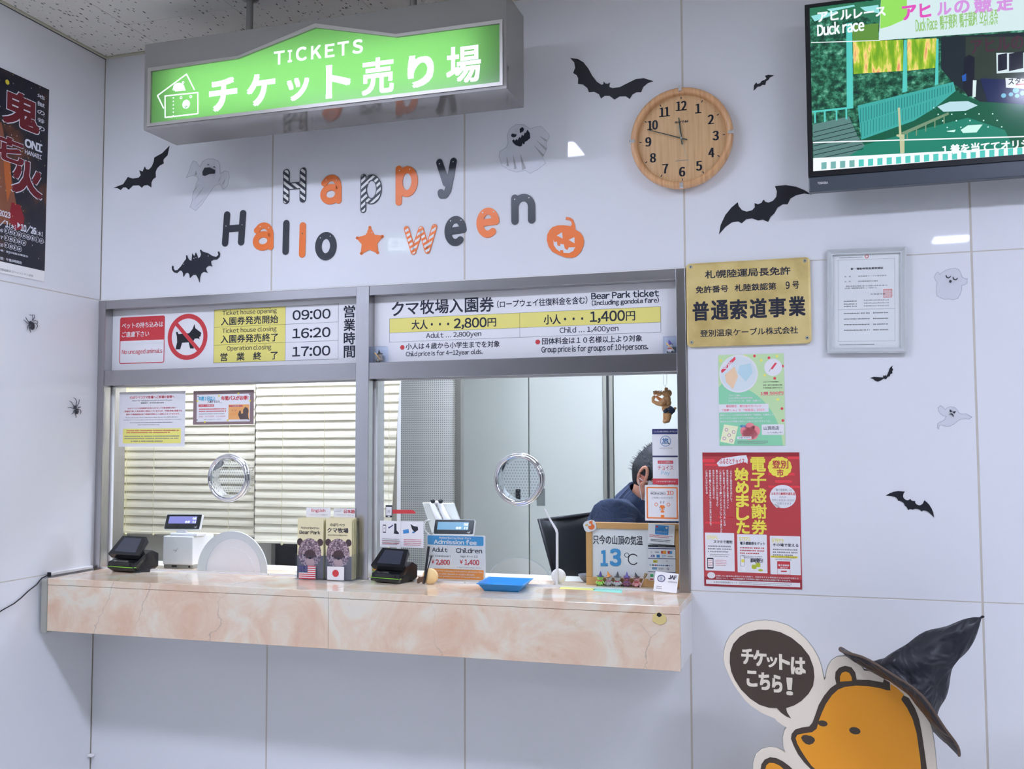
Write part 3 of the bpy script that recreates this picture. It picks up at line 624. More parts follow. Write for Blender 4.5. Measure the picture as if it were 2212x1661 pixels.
# ---------------------------------------------------------------- paper bats
BATS = [
 ('black paper bat with jagged wings under the left end of the ticket sign', c3, [(178, 577), (262, 545), (302, 483), (345, 497), (395, 488), (412, 468), (398, 425), (428, 437), (445, 395), (460, 418), (482, 420), (505, 395), (522, 355), (528, 317), (595, 280), (657, 217), (640, 298), (612, 325), (604, 340), (608, 368), (575, 385), (550, 410), (538, 440), (540, 485), (515, 503), (503, 530), (502, 573), (470, 552), (440, 555), (420, 575), (395, 554), (345, 556), (308, 592), (285, 572), (262, 572), (240, 595), (212, 578)]),
 ('large black paper bat between the ticket sign and the clock', c5, [(110, 158), (165, 163), (210, 190), (245, 235), (275, 290), (310, 335), (345, 358), (358, 352), (360, 333), (375, 348), (392, 350), (408, 340), (402, 372), (425, 383), (480, 375), (540, 345), (600, 315), (660, 308), (732, 330), (690, 345), (655, 375), (640, 413), (605, 413), (575, 430), (555, 463), (525, 443), (480, 444), (441, 468), (405, 440), (368, 440), (340, 460), (325, 428), (290, 410), (250, 413), (238, 382), (205, 355), (168, 350), (170, 310), (158, 285), (132, 270), (147, 230), (140, 190)]),
 ('tiny black paper bat between the clock and the television', c5, [(1480, 402), (1484, 362), (1500, 340), (1510, 352), (1530, 345), (1540, 330), (1550, 325), (1562, 322), (1577, 310), (1565, 290), (1590, 283), (1635, 287), (1602, 303), (1592, 320), (1575, 330), (1568, 358), (1545, 358), (1530, 370), (1512, 370), (1498, 385)]),
 ('largest black paper bat touching the lower left corner of the television', c5, [(1222, 1475), (1235, 1405), (1270, 1330), (1315, 1275), (1362, 1235), (1370, 1265), (1395, 1295), (1430, 1305), (1470, 1295), (1490, 1272), (1488, 1242), (1515, 1250), (1540, 1240), (1555, 1215), (1568, 1232), (1592, 1238), (1625, 1225), (1650, 1195), (1655, 1155), (1640, 1115), (1720, 1107), (1800, 1120), (1860, 1145), (1915, 1178), (1860, 1170), (1800, 1182), (1755, 1208), (1735, 1250), (1700, 1250), (1660, 1275), (1635, 1320), (1608, 1343), (1590, 1382), (1550, 1365), (1515, 1372), (1470, 1355), (1425, 1362), (1393, 1392), (1365, 1378), (1320, 1385), (1270, 1420)]),
 ('small black paper bat under the framed certificate', c3b, [(483, 1095), (510, 1086), (545, 1088), (580, 1091), (580, 1075), (592, 1079), (600, 1071), (604, 1084), (616, 1060), (630, 1020), (652, 1000), (647, 1018), (656, 1032), (648, 1045), (650, 1060), (634, 1066), (630, 1082), (614, 1086), (602, 1105), (585, 1098), (562, 1114), (540, 1122), (518, 1114), (507, 1103)]),
 ('black paper bat with slanting wings above the cardboard bear hat', crop(1890, 1040, 2212/150), [(335, 450), (470, 375), (600, 325), (750, 305), (955, 322), (915, 380), (898, 440), (902, 500), (930, 545), (985, 585), (1045, 600), (1100, 575), (1125, 550), (1150, 590), (1205, 622), (1280, 620), (1285, 680), (1330, 730), (1395, 757), (1450, 755), (1520, 710), (1575, 600), (1650, 655), (1730, 740), (1810, 870), (1860, 1000), (1885, 1150), (1800, 1060), (1720, 985), (1650, 940), (1570, 920), (1520, 930), (1488, 960), (1440, 910), (1380, 878), (1300, 868), (1240, 878), (1210, 900), (1150, 880), (1100, 885), (1050, 915), (1030, 850), (1000, 805), (950, 775), (930, 710), (880, 655), (810, 620), (735, 615), (725, 570), (690, 525), (620, 485), (520, 462), (430, 455)])]
for lab, cv, pts in BATS:
    P2 = [cv(*p) for p in pts]; fr = onwall(sum(p[0] for p in P2)/len(P2), sum(p[1] for p in P2)/len(P2), -.0006)
    g = G(); g.prism([fr.L(*p) for p in P2], m_black, 0, .001); tag(g.build('paper_bat', M=fr.M), lab, 'bat', 'black paper bats on the wall')
pts = [(678, 1255), (684, 1240), (692, 1245), (691, 1262), (703, 1281), (726, 1278), (757, 1245), (785, 1203), (800, 1183), (800, 1152), (808, 1152), (814, 1172), (825, 1190), (847, 1198), (850, 1160), (853, 1135), (862, 1150), (870, 1160), (882, 1127), (895, 1150), (902, 1178), (920, 1166), (928, 1145), (918, 1107), (926, 1104), (942, 1121), (985, 1132), (1025, 1158), (1058, 1165), (1076, 1148), (1070, 1122), (1080, 1118), (1090, 1138), (1085, 1165), (1062, 1187), (1032, 1189), (1012, 1203), (1014, 1225), (1024, 1248), (1000, 1240), (982, 1246), (968, 1262), (972, 1280), (986, 1302), (950, 1290), (928, 1308), (918, 1340), (915, 1385), (905, 1355), (885, 1318), (860, 1318), (832, 1345), (828, 1315), (815, 1300), (795, 1305), (778, 1336), (772, 1300), (762, 1284), (745, 1282), (722, 1303), (697, 1297), (682, 1278)]
fr = onwall(*c3(880, 1240), -.0008); g = G(); g.prism(fr.P(pts, c3), m_bk, 0, .0022)
for hx, hy in ((780, 1228), (868, 1178), (885, 1172), (990, 1158)): a = fr.L(*c3(hx, hy)); g.flat(circ(a[0], a[1], .0017, 8), m_sheet, .0025)
tag(g.build('paper_bat', M=fr.M), 'charcoal bat cutout with curled wing tips left of the Halloween lettering', 'bat', 'black paper bats on the wall')

# ---------------------------------------------------------------- clear ghost stickers
def ghost(body, faces, cv, label, folds=()):
    P2 = [cv(*p) for p in body]; fr = onwall(sum(p[0] for p in P2)/len(P2), sum(p[1] for p in P2)/len(P2), -.0006)
    e = empty('ghost_sticker', fr.M, label, 'sticker', 'clear ghost stickers'); g = G(); g.prism([fr.L(*p) for p in P2], m_film, 0, .0006); g.stroke([fr.L(*p) for p in P2], .0012, m_filmedge, 0, .0009, 4, True); g.build('film', e)
    g = G()
    for f_ in faces: g.flat(fr.P(f_, cv), m_bk, .001)
    g.build('face', e)
    if folds:
        g = G()
        for f_ in folds: g.flat(fr.P(f_, cv), m_fold, .001)
        g.build('print', e)
m_filmedge = clear_mat('film_edge', (.90, .91, .92), haze=.08); m_fold = mat('silver_print', C(150, 152, 168), .4)
el = lambda cx, cy, rx, ry, n=14, a=0: [(cx+rx*math.cos(t)*math.cos(a)-ry*math.sin(t)*math.sin(a), cy+rx*math.cos(t)*math.sin(a)+ry*math.sin(t)*math.cos(a)) for t in [2*math.pi*k/n for k in range(n)]]
ghost([(1085, 385), (1075, 350), (1035, 330), (980, 328), (940, 350), (915, 400), (885, 355), (860, 345), (838, 385), (822, 440), (800, 488), (850, 470), (890, 478), (905, 495), (880, 560), (855, 640), (850, 690), (832, 740), (880, 770), (930, 720), (985, 640), (1040, 560), (1085, 540), (1115, 590), (1150, 560), (1168, 480), (1160, 440), (1130, 432), (1090, 455)],
      [[(940, 470), (938, 440), (955, 405), (1000, 402), (1048, 425), (1045, 455), (1000, 458), (960, 475)], [(975, 380), (988, 374), (1001, 384), (988, 382)], [(1026, 400), (1040, 392), (1053, 405), (1040, 402)]], c3, 'clear laughing ghost sticker left of the Happy lettering',
      [[(845, 430), (850, 400), (835, 465)], [(885, 425), (892, 465), (870, 470)], [(920, 530), (880, 590), (852, 615)], [(960, 555), (915, 625), (858, 690)], [(990, 620), (920, 700), (868, 752)], [(1100, 475), (1085, 510), (1068, 530)], [(1135, 490), (1118, 540), (1100, 560)]])
ghost([(1465, 330), (1458, 270), (1480, 215), (1530, 180), (1590, 180), (1640, 215), (1690, 200), (1730, 195), (1770, 235), (1798, 270), (1770, 330), (1775, 375), (1740, 440), (1765, 490), (1700, 540), (1640, 570), (1600, 545), (1535, 560), (1480, 545), (1420, 510), (1395, 440), (1400, 395), (1450, 365)],
      [el(1512, 266, 22, 18, 12, -.2)[:9]+[(1542, 262)], [(1560, 250), (1558, 215), (1580, 202), (1594, 215), (1588, 235)], [(1500, 310), (1512, 298), (1520, 312), (1533, 296), (1543, 306), (1556, 280), (1566, 290), (1577, 262), (1588, 272), (1600, 245), (1608, 250), (1620, 222), (1640, 250), (1642, 290), (1612, 315), (1600, 318), (1598, 335), (1588, 338), (1578, 328), (1578, 350), (1560, 358), (1525, 345), (1505, 325)]], c4, 'clear ghost sticker with jagged grin below the right end of the ticket sign',
      [[(1455, 430), (1475, 512), (1455, 512)], [(1505, 415), (1535, 530), (1515, 540)], [(1562, 410), (1608, 530), (1580, 545)], [(1715, 270), (1775, 305), (1765, 318)], [(1690, 305), (1772, 370), (1765, 388)], [(1670, 345), (1755, 425), (1742, 440)]])
cg = crop(2000, 560, 1827/110); cgh = crop(2010, 860, 2212/100)
def smile(cx, cy, r, w, a0, a1): return [(cx+r*math.cos(math.radians(a0+(a1-a0)*k/10)), cy+r*math.sin(math.radians(a0+(a1-a0)*k/10))) for k in range(11)]+[(cx+(r-w)*math.cos(math.radians(a1-(a1-a0)*k/10)), cy+(r-w)*math.sin(math.radians(a1-(a1-a0)*k/10))) for k in range(11)]
ghost([(560, 480), (700, 400), (880, 340), (1050, 320), (1180, 370), (1260, 500), (1300, 640), (1420, 700), (1490, 690), (1480, 860), (1380, 920), (1290, 940), (1290, 1080), (1230, 1260), (1150, 1400), (980, 1460), (820, 1420), (680, 1440), (560, 1390), (400, 1320), (370, 1150), (380, 980), (400, 820), (340, 740), (300, 640), (370, 500), (440, 450), (500, 560)],
      [smile(805, 590, 95, 32, 10, 195), smile(1055, 655, 95, 32, 10, 195), el(880, 795, 48, 48, 16)], cg, 'clear sleepy ghost sticker right of the framed certificate')
ghost([(800, 450), (950, 410), (1150, 440), (1280, 560), (1350, 700), (1500, 760), (1700, 740), (1850, 830), (1980, 900), (1850, 1010), (1650, 980), (1400, 1020), (1250, 1130), (1100, 1250), (950, 1330), (780, 1360), (620, 1310), (500, 1270), (420, 1320), (380, 1480), (320, 1400), (340, 1230), (440, 1150), (600, 1080), (700, 1000), (740, 860), (600, 840), (450, 720), (380, 600), (360, 460), (480, 350), (600, 430), (720, 560)],
      [[(905, 510), (960, 560), (1040, 630), (1000, 655), (960, 675), (920, 650), (910, 600), (930, 570)], [(1060, 640), (1130, 632), (1240, 622), (1200, 660), (1150, 730), (1115, 730), (1080, 690)], [(860, 795), (930, 740), (1000, 722), (1070, 760), (1108, 830), (1100, 905), (1080, 905), (1060, 840), (1010, 780), (940, 770)]], cgh, 'faint clear ghost sticker with angry eyes near the right edge of wall')

# ---------------------------------------------------------------- wall clock
m_wood = mat('beech_wood', C(200, 160, 128), .35)
n, l, b = nodes(m_wood); mp = coords(n, l, (60, 3, 1)); nz = n.new('ShaderNodeTexNoise'); nz.inputs['Scale'].default_value = 2; nz.inputs['Detail'].default_value = 5; l.new(mp.outputs[0], nz.inputs[0])
rp = ramp(n, [(.35, C(196, 158, 126)), (.5, C(204, 168, 136)), (.7, C(210, 176, 146))]); l.new(nz.outputs[0], rp.inputs[0]); l.new(rp.outputs[0], b.inputs['Base Color'])
m_wrim = m_wood.copy(); m_wrim.name = 'beech_rim'; nodes(m_wrim)[2].inputs['Roughness'].default_value = .25
for q in nodes(m_wrim)[0]:
    if q.type == 'VALTORGB': q.color_ramp.elements[0].color = (*C(184, 140, 108), 1); q.color_ramp.elements[1].color = (*C(194, 152, 120), 1); q.color_ramp.elements[2].color = (*C(202, 162, 130), 1)
cl = onwall(1474.5, 304, -.0); R = (W(1586, 300, 'y', -.02)-W(1364, 309, 'y', -.02)).length/2
ck = empty('wall_clock', cl.M, 'round wooden wall clock with black numerals and thin hands', 'clock')
g = G(); g.lathe([(0, .004), (R*.93, .004), (R*.985, .012), (R, .026), (R*.985, .040), (R*.95, .046), (R*.90, .044), (R*.865, .034), (R*.86, .022)], m_wrim, 64); g.build('rim', ck)
g = G(); g.prism(circ(0, 0, R*.862, 64), m_wood, .016, .022); g.build('dial', ck)
c12 = [12, 1, 2, 3, 4, 5, 6, 7, 8, 9, 10, 11]
for i, num in enumerate(c12):
    a = math.pi/2-i*math.pi/6; r = R*.655; h = .031; v, f = glyphs(str(num)); w = .0155 if num < 10 else .030
    s_ = str(num); x = r*math.cos(a); y = r*math.sin(a)
    g = G()
    for d in (-.0011, 0, .0011, .0019, -.0019): g.textl(s_, x-w/2*1.05+d, y-h/2, x+w/2*1.05+d, y+h/2, m_ink, .0224+abs(d)*.01, 0)
    g.build('numeral', ck)
g = G()
for i in range(60):
    a = 2*math.pi*i/60; r0 = R*.815
    if i % 5: g.flat(circ(r0*math.cos(a), r0*math.sin(a), .0006, 6), m_ink, .0224)
    else:
        t = Vector((math.cos(a), math.sin(a))); q = Vector((-t.y, t.x))*.0014; g.flat([tuple(t*(r0-.0045)-q), tuple(t*(r0-.0045)+q), tuple(t*(r0+.003)+q), tuple(t*(r0+.003)-q)], m_ink, .0224)
g.textl('RHYTHM', -.021, .052, .021, .059, m_ink, .0224, .04); g.rows(-.022, -.074, .022, -.069, 1, m_grey, .0224, .5, 3, .5, False)
g.build('minute_track', ck)['kind'] = 'stuff'
def hand(a_, ln, w, m, z, tail=.02):
    a = math.radians(a_); t = Vector((math.cos(a), math.sin(a))); q = Vector((-t.y, t.x)); g = G()
    g.prism([tuple(-t*tail-q*w), tuple(-t*tail+q*w), tuple(t*ln+q*w*.6), tuple(t*ln-q*w*.6)], m, z, z+.001); return g
m_hand = mat('dark_steel_hand', C(70, 78, 84), .3, metal=.4)
hx, hy = cl.L(1472, 303); 
def ang(px, py): a = cl.L(px, py); return math.degrees(math.atan2(a[1]-hy, a[0]-hx))
g = hand(ang(1466, 257), R*.42, .0026, m_hand, .026); g.build('hour_hand', ck)
g = hand(ang(1397, 284), R*.70, .0019, m_hand, .028); g.build('minute_hand', ck)
g = hand(ang(1490, 369), R*.58, .0008, m_alu, .030, R*.26); g.prism(circ(0, 0, .0035, 12), m_alu, .026, .032); g.build('second_hand', ck)
for a in (0, 90, 180, 270):
    M = Matrix.Rotation(math.radians(a), 4, 'Z'); g = G(); g.bbox((R*.90, -.0055, .034), (R*1.005, .0055, .048), m_chrome, .0015, M=M); g.build('metal_clip', ck)
g = G(); g.lathe([(0, .0415), (R*.5, .041), (R*.87, .040)], m_glass, 48); g.build('glass', ck)

# ---------------------------------------------------------------- television
TY = -.12; FT = Fr((0, TY, 0)); m_bez = mat('tv_black', (.01, .011, .014), .25); m_chin = mat('tv_chin', C(66, 74, 92), .3)
tx0 = W(1742, 200, 'y', TY).x; tz1 = W(1741, 11, 'y', TY).z; sx0, sz0 = FT.L(*cT(138, 1398)); _, sz1 = FT.L(*cT(112, 66)); zchin = FT.L(*cT(105, 1445))[1]; tz0 = FT.L(*cT(105, 1566))[1]
sx1 = sx0+(sz1-sz0)*16/9; tx1 = sx1+(sx0-tx0)
tv = empty('television', (tx0, TY, tz0), 'wall-mounted flat television showing a duck race pen at upper right', 'television'); tvi = Matrix.Translation((tx0, TY, tz0)).inverted()
g = G(); g.bbox((tx0, TY+.002, zchin), (tx1, TY+.035, tz1), m_bez, .004); g.bbox((tx0+.05, TY+.035, tz0+.04), (tx1-.05, -.045, tz1-.06), m_bez, .01); g.bbox((tx0+.3, -.045, tz0+.1), (tx1-.3, -.001, tz1-.1), m_bez, .002)
g.ringp(rrect(tx0, zchin, tx1, tz1, .003), rrect(sx0, sz0, sx1, sz1, .001), m_bez, -.002, .002, M=FT.M); g.build('casing', tv).matrix_local = tvi
g = G(); g.bbox((tx0+.001, TY, tz0), (tx1-.001, TY+.03, zchin), m_chin, .003); g.build('chin', tv).matrix_local = tvi
g = G(); g.text(FT, 'TOSHIBA', (174, 1486), (258, 1498), m_paper, .0006, .02, cT); g.build('maker_mark', tv).matrix_local = tvi @ FT.M
def glow(name, r, g_, b_, k=1.0):
    m = mat('screen_'+name, (.01, .01, .01), .12, emit=(lin(r), lin(g_), lin(b_)), es=k); return m
bgm = glow('foliage', 30, 90, 60)
n, l, b = nodes(bgm); mp = coords(n, l, (1, 1, 1)); nz = n.new('ShaderNodeTexNoise'); nz.inputs['Scale'].default_value = 45; nz.inputs['Detail'].default_value = 6; nz.inputs['Roughness'].default_value = .7; l.new(mp.outputs[0], nz.inputs[0])
rp = ramp(n, [(.36, (lin(8), lin(38), lin(36))), (.48, (lin(22), lin(84), lin(62))), (.58, (lin(60), lin(140), lin(110))), (.7, (lin(140), lin(205), lin(180)))]); l.new(nz.outputs[0], rp.inputs[0]); l.new(rp.outputs[0], b.inputs['Emission Color'])
flm = glow('flowers', 150, 190, 40)
n, l, b = nodes(flm); mp = coords(n, l, (3, .6, 1)); nz = n.new('ShaderNodeTexNoise'); nz.inputs['Scale'].default_value = 22; nz.inputs['Detail'].default_value = 4; l.new(mp.outputs[0], nz.inputs[0])
rp = ramp(n, [(.40, (lin(112), lin(170), lin(30))), (.52, (lin(170), lin(200), lin(50))), (.60, (lin(250), lin(225), lin(130))), (.68, (lin(235), lin(150), lin(110)))]); l.new(nz.outputs[0], rp.inputs[0]); l.new(rp.outputs[0], b.inputs['Emission Color'])
g = G(); clipx = lambda p: p
def tp(pts, m, z): g.flat([(min(max(x, sx0), sx1), min(max(y, sz0), sz1)) for x, y in FT.P(pts, cT)], m, z)
E_ = 4200
g.flat([(sx0, sz0), (sx1, sz0), (sx1, sz1), (sx0, sz1)], bgm, .0)
tp([(110, 60), (110, 150), (560, 130), (690, 215), (690, 0), (110, 40)], glow('roof', 42, 118, 86), .0003)
for pts in ([(120, 130), (330, 90), (340, 110), (150, 175)], [(520, 60), (670, 40), (680, 110), (560, 90)], [(250, 75), (470, 40), (480, 52), (280, 95)]): tp(pts, glow('sky', 150, 225, 225), .0005)
tp([(1180, 300), (E_, 60), (E_, 900), (1500, 830), (1290, 690), (1180, 560)], glow('shed', 22, 36, 46), .0003)
tp([(1380, 300), (E_, 150), (E_, 640), (1380, 640)], glow('shed_wall', 44, 58, 50), .0004)
tp([(500, 1140), (940, 985), (1290, 740), (1500, 830), (E_, 780), (E_, 1300), (140, 1300)], glow('pen_floor', 6, 92, 66), .0004)
tp([(560, 1180), (1000, 1060), (1400, 960), (1700, 1060), (1800, 1290), (140, 1300)], glow('pen_light', 26, 132, 110), .0005)
tp([(690, -40), (E_, -160), (E_, 60), (1857, 245), (672, 330)], glow('banner', 214, 236, 238), .0006)
tp([(690, -40), (900, -60), (905, 150), (760, 215), (684, 235)], glow('banner_green', 150, 226, 96), .0008)
for s_, xa, xb, ya, yb, col in (('ア', 866, 976, 50, 158, 1), ('ヒ', 1008, 1096, 30, 138, 1), ('ル', 1150, 1262, 22, 118, 2), ('の', 1290, 1410, 8, 104, 2), ('競', 1450, 1592, -18, 98, 2), ('走', 1634, 1765, -30, 84, 2)): g.text(FT, s_, (xa, ya+6), (xb, yb-6), glow('pink', 226, 84, 190) if col == 1 else glow('pink_pale', 214, 150, 226), .001, .04, cT)
g.text(FT, 'Duck Race  鴨子賽跑  鴨子競跑  오리 경주', (972, 150), (1645, 190), glow('banner_print', 150, 200, 120), .001, .01, cT)
g.text(FT, 'Cuộc đua Vịt', (1520, 176), (1645, 206), glow('banner_print', 150, 200, 120), .001, .01, cT)
tp([(455, 210), (672, 190), (668, 330), (460, 345)], glow('leaf', 96, 146, 60), .0006)
tp([(462, 340), (872, 325), (874, 578), (468, 604)], flm, .0006); tp([(905, 322), (1146, 312), (1143, 552), (905, 578)], flm, .0006)
teal = glow('teal', 86, 205, 196); teald = glow('teal_dark', 32, 132, 128); tealm = glow('teal_mid', 62, 172, 166)
for pts in ([(408, 190), (455, 185), (465, 868), (412, 885)], [(878, 328), (902, 326), (904, 745), (864, 758)], [(1142, 318), (1160, 316), (1158, 690), (1130, 698)]): tp(pts, teal, .0009)
tp([(500, 862), (1280, 668), (1300, 742), (1130, 880), (960, 985), (530, 1140)], tealm, .0008)
for k in range(34):
    t = k/33; x = 520+t*740; yt = 885-t*190; yb_ = 1000-t*250; tp([(x, yt), (x+7, yt-2), (x+7, yb_), (x, yb_)], teald, .0010)
for k in range(26):
    t = k/25; x = 530+t*600; yt = 1005-t*190; yb_ = 1120-t*225; tp([(x, yt), (x+5, yt-2), (x+5, yb_), (x, yb_)], teald, .0010)
tp([(130, 905), (465, 868), (465, 884), (132, 921)], teal, .001); 
for x in (145, 225, 320, 400): tp([(x, 905-(x-130)*.11), (x+14, 903-(x-130)*.11), (x+16, 1005-(x-130)*.12), (x+2, 1008-(x-130)*.12)], teal, .001)
slab = glow('boards', 92, 132, 128); slabd = glow('boards_gap', 20, 50, 52)
tp([(135, 1015), (430, 950), (500, 1110), (560, 1190), (400, 1290), (140, 1290)], slab, .0009)
for k in range(7): y = 1050+k*37; tp([(140, y+28), (500+k*8, y-62), (500+k*8, y-56), (140, y+34)], slabd, .0011)
tp([(828, 880), (845, 878), (858, 1095), (882, 1098), (882, 1248), (848, 1252), (842, 1120), (815, 1110), (818, 1098), (838, 1096)], glow('post', 196, 200, 160), .0012)
tp([(858, 1080), (1240, 915), (1245, 935), (870, 1105)], glow('rail', 120, 150, 120), .0011)
for k in range(5): x = 900+k*75; tp([(x, 1085-k*32), (x+10, 1080-k*32), (x+10, 1135-k*32), (x, 1140-k*32)], glow('rail', 120, 150, 120), .0011)
tp([(1630, 432), (E_, 280), (E_, 440), (1857, 588), (1634, 600)], glow('window_frame', 214, 232, 236), .0007)
for xa, xb in ((1644, 1718), (1734, 1850)): tp([(xa, 448-(xa-1644)*.1), (xb, 442-(xb-1644)*.12), (xb, 572-(xb-1644)*.08), (xa, 582)], glow('window_dark', 18, 22, 44), .0009)
g.text(FT, 'アヒルの', (1420, 330), (1850, 395), glow('shed_letters', 72, 40, 60), .0008, .02, cT)
tp([(1500, 640), (E_, 560), (E_, 820), (1560, 830)], glow('apron', 14, 30, 84), .0006)
tp([(1705, 636), (E_, 560), (E_, 660), (1710, 716)], glow('start_board', 226, 234, 240), .0008); g.text(FT, 'スタート', (1728, 640), (1940, 672), glow('start_ink', 20, 26, 40), .0010, .02, cT); tp([(1790, 686), (1930, 678), (1930, 686), (1790, 696)], glow('start_red', 190, 40, 60), .001)
for x, y, r in ((1790, 738, 22), (1750, 770, 16), (1800, 782, 16), (1690, 780, 18), (1845, 760, 18)): a = FT.L(*cT(x, y)); g.flat(circ(a[0], a[1], r/3.774/700, 10), glow('duck', 120, 190, 220), .0008)
tp([(1370, 470), (1410, 445), (1455, 470), (1450, 700), (1470, 780), (1400, 790), (1360, 720)], glow('keeper', 16, 22, 40), .0007); tp([(1350, 620), (1385, 600), (1385, 660), (1355, 665)], glow('bag', 30, 90, 180), .0009)
tp([(1440, 655), (1470, 655), (1462, 790), (1436, 795)], glow('pole_light', 220, 240, 240), .0009); tp([(1340, 1060), (1400, 1022), (1520, 1015), (1470, 1080), (1360, 1085)], glow('duckwhite', 210, 250, 240), .0009); tp([(1225, 1068), (1300, 1058), (1290, 1078), (1235, 1075)], glow('duckwhite', 210, 250, 240), .0009)
for k in range(16): x = 1120+37*k % 560; y = 880+(k*53) % 160; a = FT.L(*cT(x, y)); g.flat(circ(a[0], a[1], .0022, 7), glow('duckwhite', 210, 250, 240), .0008)
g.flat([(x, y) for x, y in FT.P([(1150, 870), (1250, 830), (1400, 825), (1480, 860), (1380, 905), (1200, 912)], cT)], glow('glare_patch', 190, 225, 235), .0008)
wht = glow('white', 246, 252, 255)
tp([(120, 345), (680, 328), (680, 334), (120, 352)], wht, .0012); tp([(136, 1158), (E_, 970), (E_, 982), (136, 1168)], wht, .0012)
tp([(138, 1290), (E_, 1040), (E_, 1400), (138, 1398)], wht, .0012); 
for k in range(60):
    x = 205+k*76; yy = 1322-(x-205)*.0745
    if k < 40: tp([(x, yy+4), (x+42, yy), (x+42, yy+56), (x, yy+60)], teal if k > 3 else glow('ribbon', 120, 180, 178), .0014)
g.text(FT, 'アヒルレース', (170, 150), (722, 132), wht, .0014, .03, cT) if 0 else None
run(g, FT, 'アヒルレース', 165, 735, 140, 96, 88, 92, wht, cT, z=.0015, bold=.03)
g.text(FT, 'Duck race', (172, 200), (552, 250), wht, .0015, .03, cT)
run(g, FT, '1着を当ててオリジナルグッズ', 1172, 2320, 1226, 80, 1140, 80, wht, cT, z=.0018, bold=.03)
g.build('screen', tv).matrix_local = tvi @ FT.M

# ---------------------------------------------------------------- brass licence plate
m_brass = mat('worn_brass', C(198, 180, 130), .38, metal=.25)
n, l, b = nodes(m_brass); mp = coords(n, l, (1, 1, 1)); nz = n.new('ShaderNodeTexNoise'); nz.inputs['Scale'].default_value = 9; nz.inputs['Detail'].default_value = 6; l.new(mp.outputs[0], nz.inputs[0])
rp = ramp(n, [(.3, C(178, 158, 108)), (.5, C(200, 182, 132)), (.7, C(208, 192, 146))]); l.new(nz.outputs[0], rp.inputs[0]); l.new(rp.outputs[0], b.inputs['Base Color'])
FP = onwall(1620, 655, -.001); x0, y1 = FP.L(1482.5, 571); x1, y0 = FP.L(1753.5, 741)
y1 = (FP.L(1482, 573)[1]+FP.L(1752, 554)[1])/2; y0 = (FP.L(1487, 751)[1]+FP.L(1755, 741)[1])/2
pl_ = empty('licence_plate', FP.M, 'worn brass plate engraved with Japanese licence text, screwed beside the window', 'plate')
g = G(); o_ = rrect(x0, y0, x1, y1, .014); i_ = rrect(x0+.006, y0+.006, x1-.006, y1-.006, .010)
g.prism(o_, m_brass, 0, .008); n_ = len(o_); g.add([(x, y, .008) for x, y in o_]+[(x, y, .0115) for x, y in i_], [(i, (i+1) % n_, n_+(i+1) % n_, n_+i) for i in range(n_)], m_brass); g.flat(i_, m_brass, .0115); g.build('plate', pl_)
g = G(); cP = crop(1470, 530, 2060/310)
m_worn = mat('worn_edge', C(96, 84, 66), .7)
for k in range(24):
    rr = random.Random(k); x = x0+rr.random()*(x1-x0); g.flat([(x, y0+.0004), (x+.004+rr.random()*.008, y0+.0004), (x+.006, y0+.0022), (x+.001, y0+.0018)], m_worn, .0083)
for k in range(14):
    rr = random.Random(90+k); y = y0+.02+rr.random()*(y1-y0-.05); g.flat([(x1-.0022, y), (x1-.0004, y), (x1-.0006, y+.008), (x1-.0016, y+.006)], m_worn, .0083); g.flat([(x0+.0022, y), (x0+.0004, y), (x0+.0006, y+.008), (x0+.0016, y+.006)], m_worn, .0083)
FPl = Fr(FP.o+FP.n*.0115)
g.build('worn_edge', pl_)['kind'] = 'stuff'; g = G()
run(g, FPl, '札幌陸運局長免許', 350, 1580, 420, 118, 360, 122, m_ink, cP, z=.0118, bold=.02)
g.build('engraved_line', pl_); g = G(); run(g, FPl, '免許番号', 215, 690, 640, 104, 618, 104, m_ink, cP, z=.0118, bold=.02); g.build('engraved_line', pl_); g = G(); run(g, FPl, '札陸鉄認第', 778, 1376, 612, 104, 584, 108, m_ink, cP, z=.0118, bold=.02)
g.text(FPl, '9', (1510, 522), (1566, 622), m_ink, .0118, .02, cP); g.text(FPl, '号', (1606, 515), (1702, 618), m_ink, .0118, .016, cP)
g.build('engraved_line', pl_); g = G()
for s_, xa, xb, ya, yb in (('普', 178, 402, 808, 1080), ('通', 444, 682, 788, 1066), ('索', 714, 952, 780, 1056), ('道', 1000, 1234, 762, 1042), ('事', 1268, 1512, 750, 1028), ('業', 1556, 1788, 734, 1012)): g.text(FPl, s_, (xa, ya+8), (xb, yb-8), m_ink, .0118, .028, cP)
g.build('engraved_line', pl_); g = G(); run(g, FPl, '登別温泉ケーブル株式会社', 280, 1690, 1266, 104, 1212, 108, m_ink, cP, z=.0118, bold=.014)
g.build('engraved_line', pl_)
for px, py in ((146, 310), (1785, 220), (162, 1390), (1818, 1326)):
    a = FPl.L(*cP(px, py)); g = G(); g.lathe([(.0055, .0115), (.0050, .0135), (.003, .0140), (0, .0136)], m_alu, 16); g.lathe([(.0022, .0141), (0, .0141)], m_ink, 8); g.build('screw', pl_, M=Matrix.Translation((a[0], a[1], 0)))

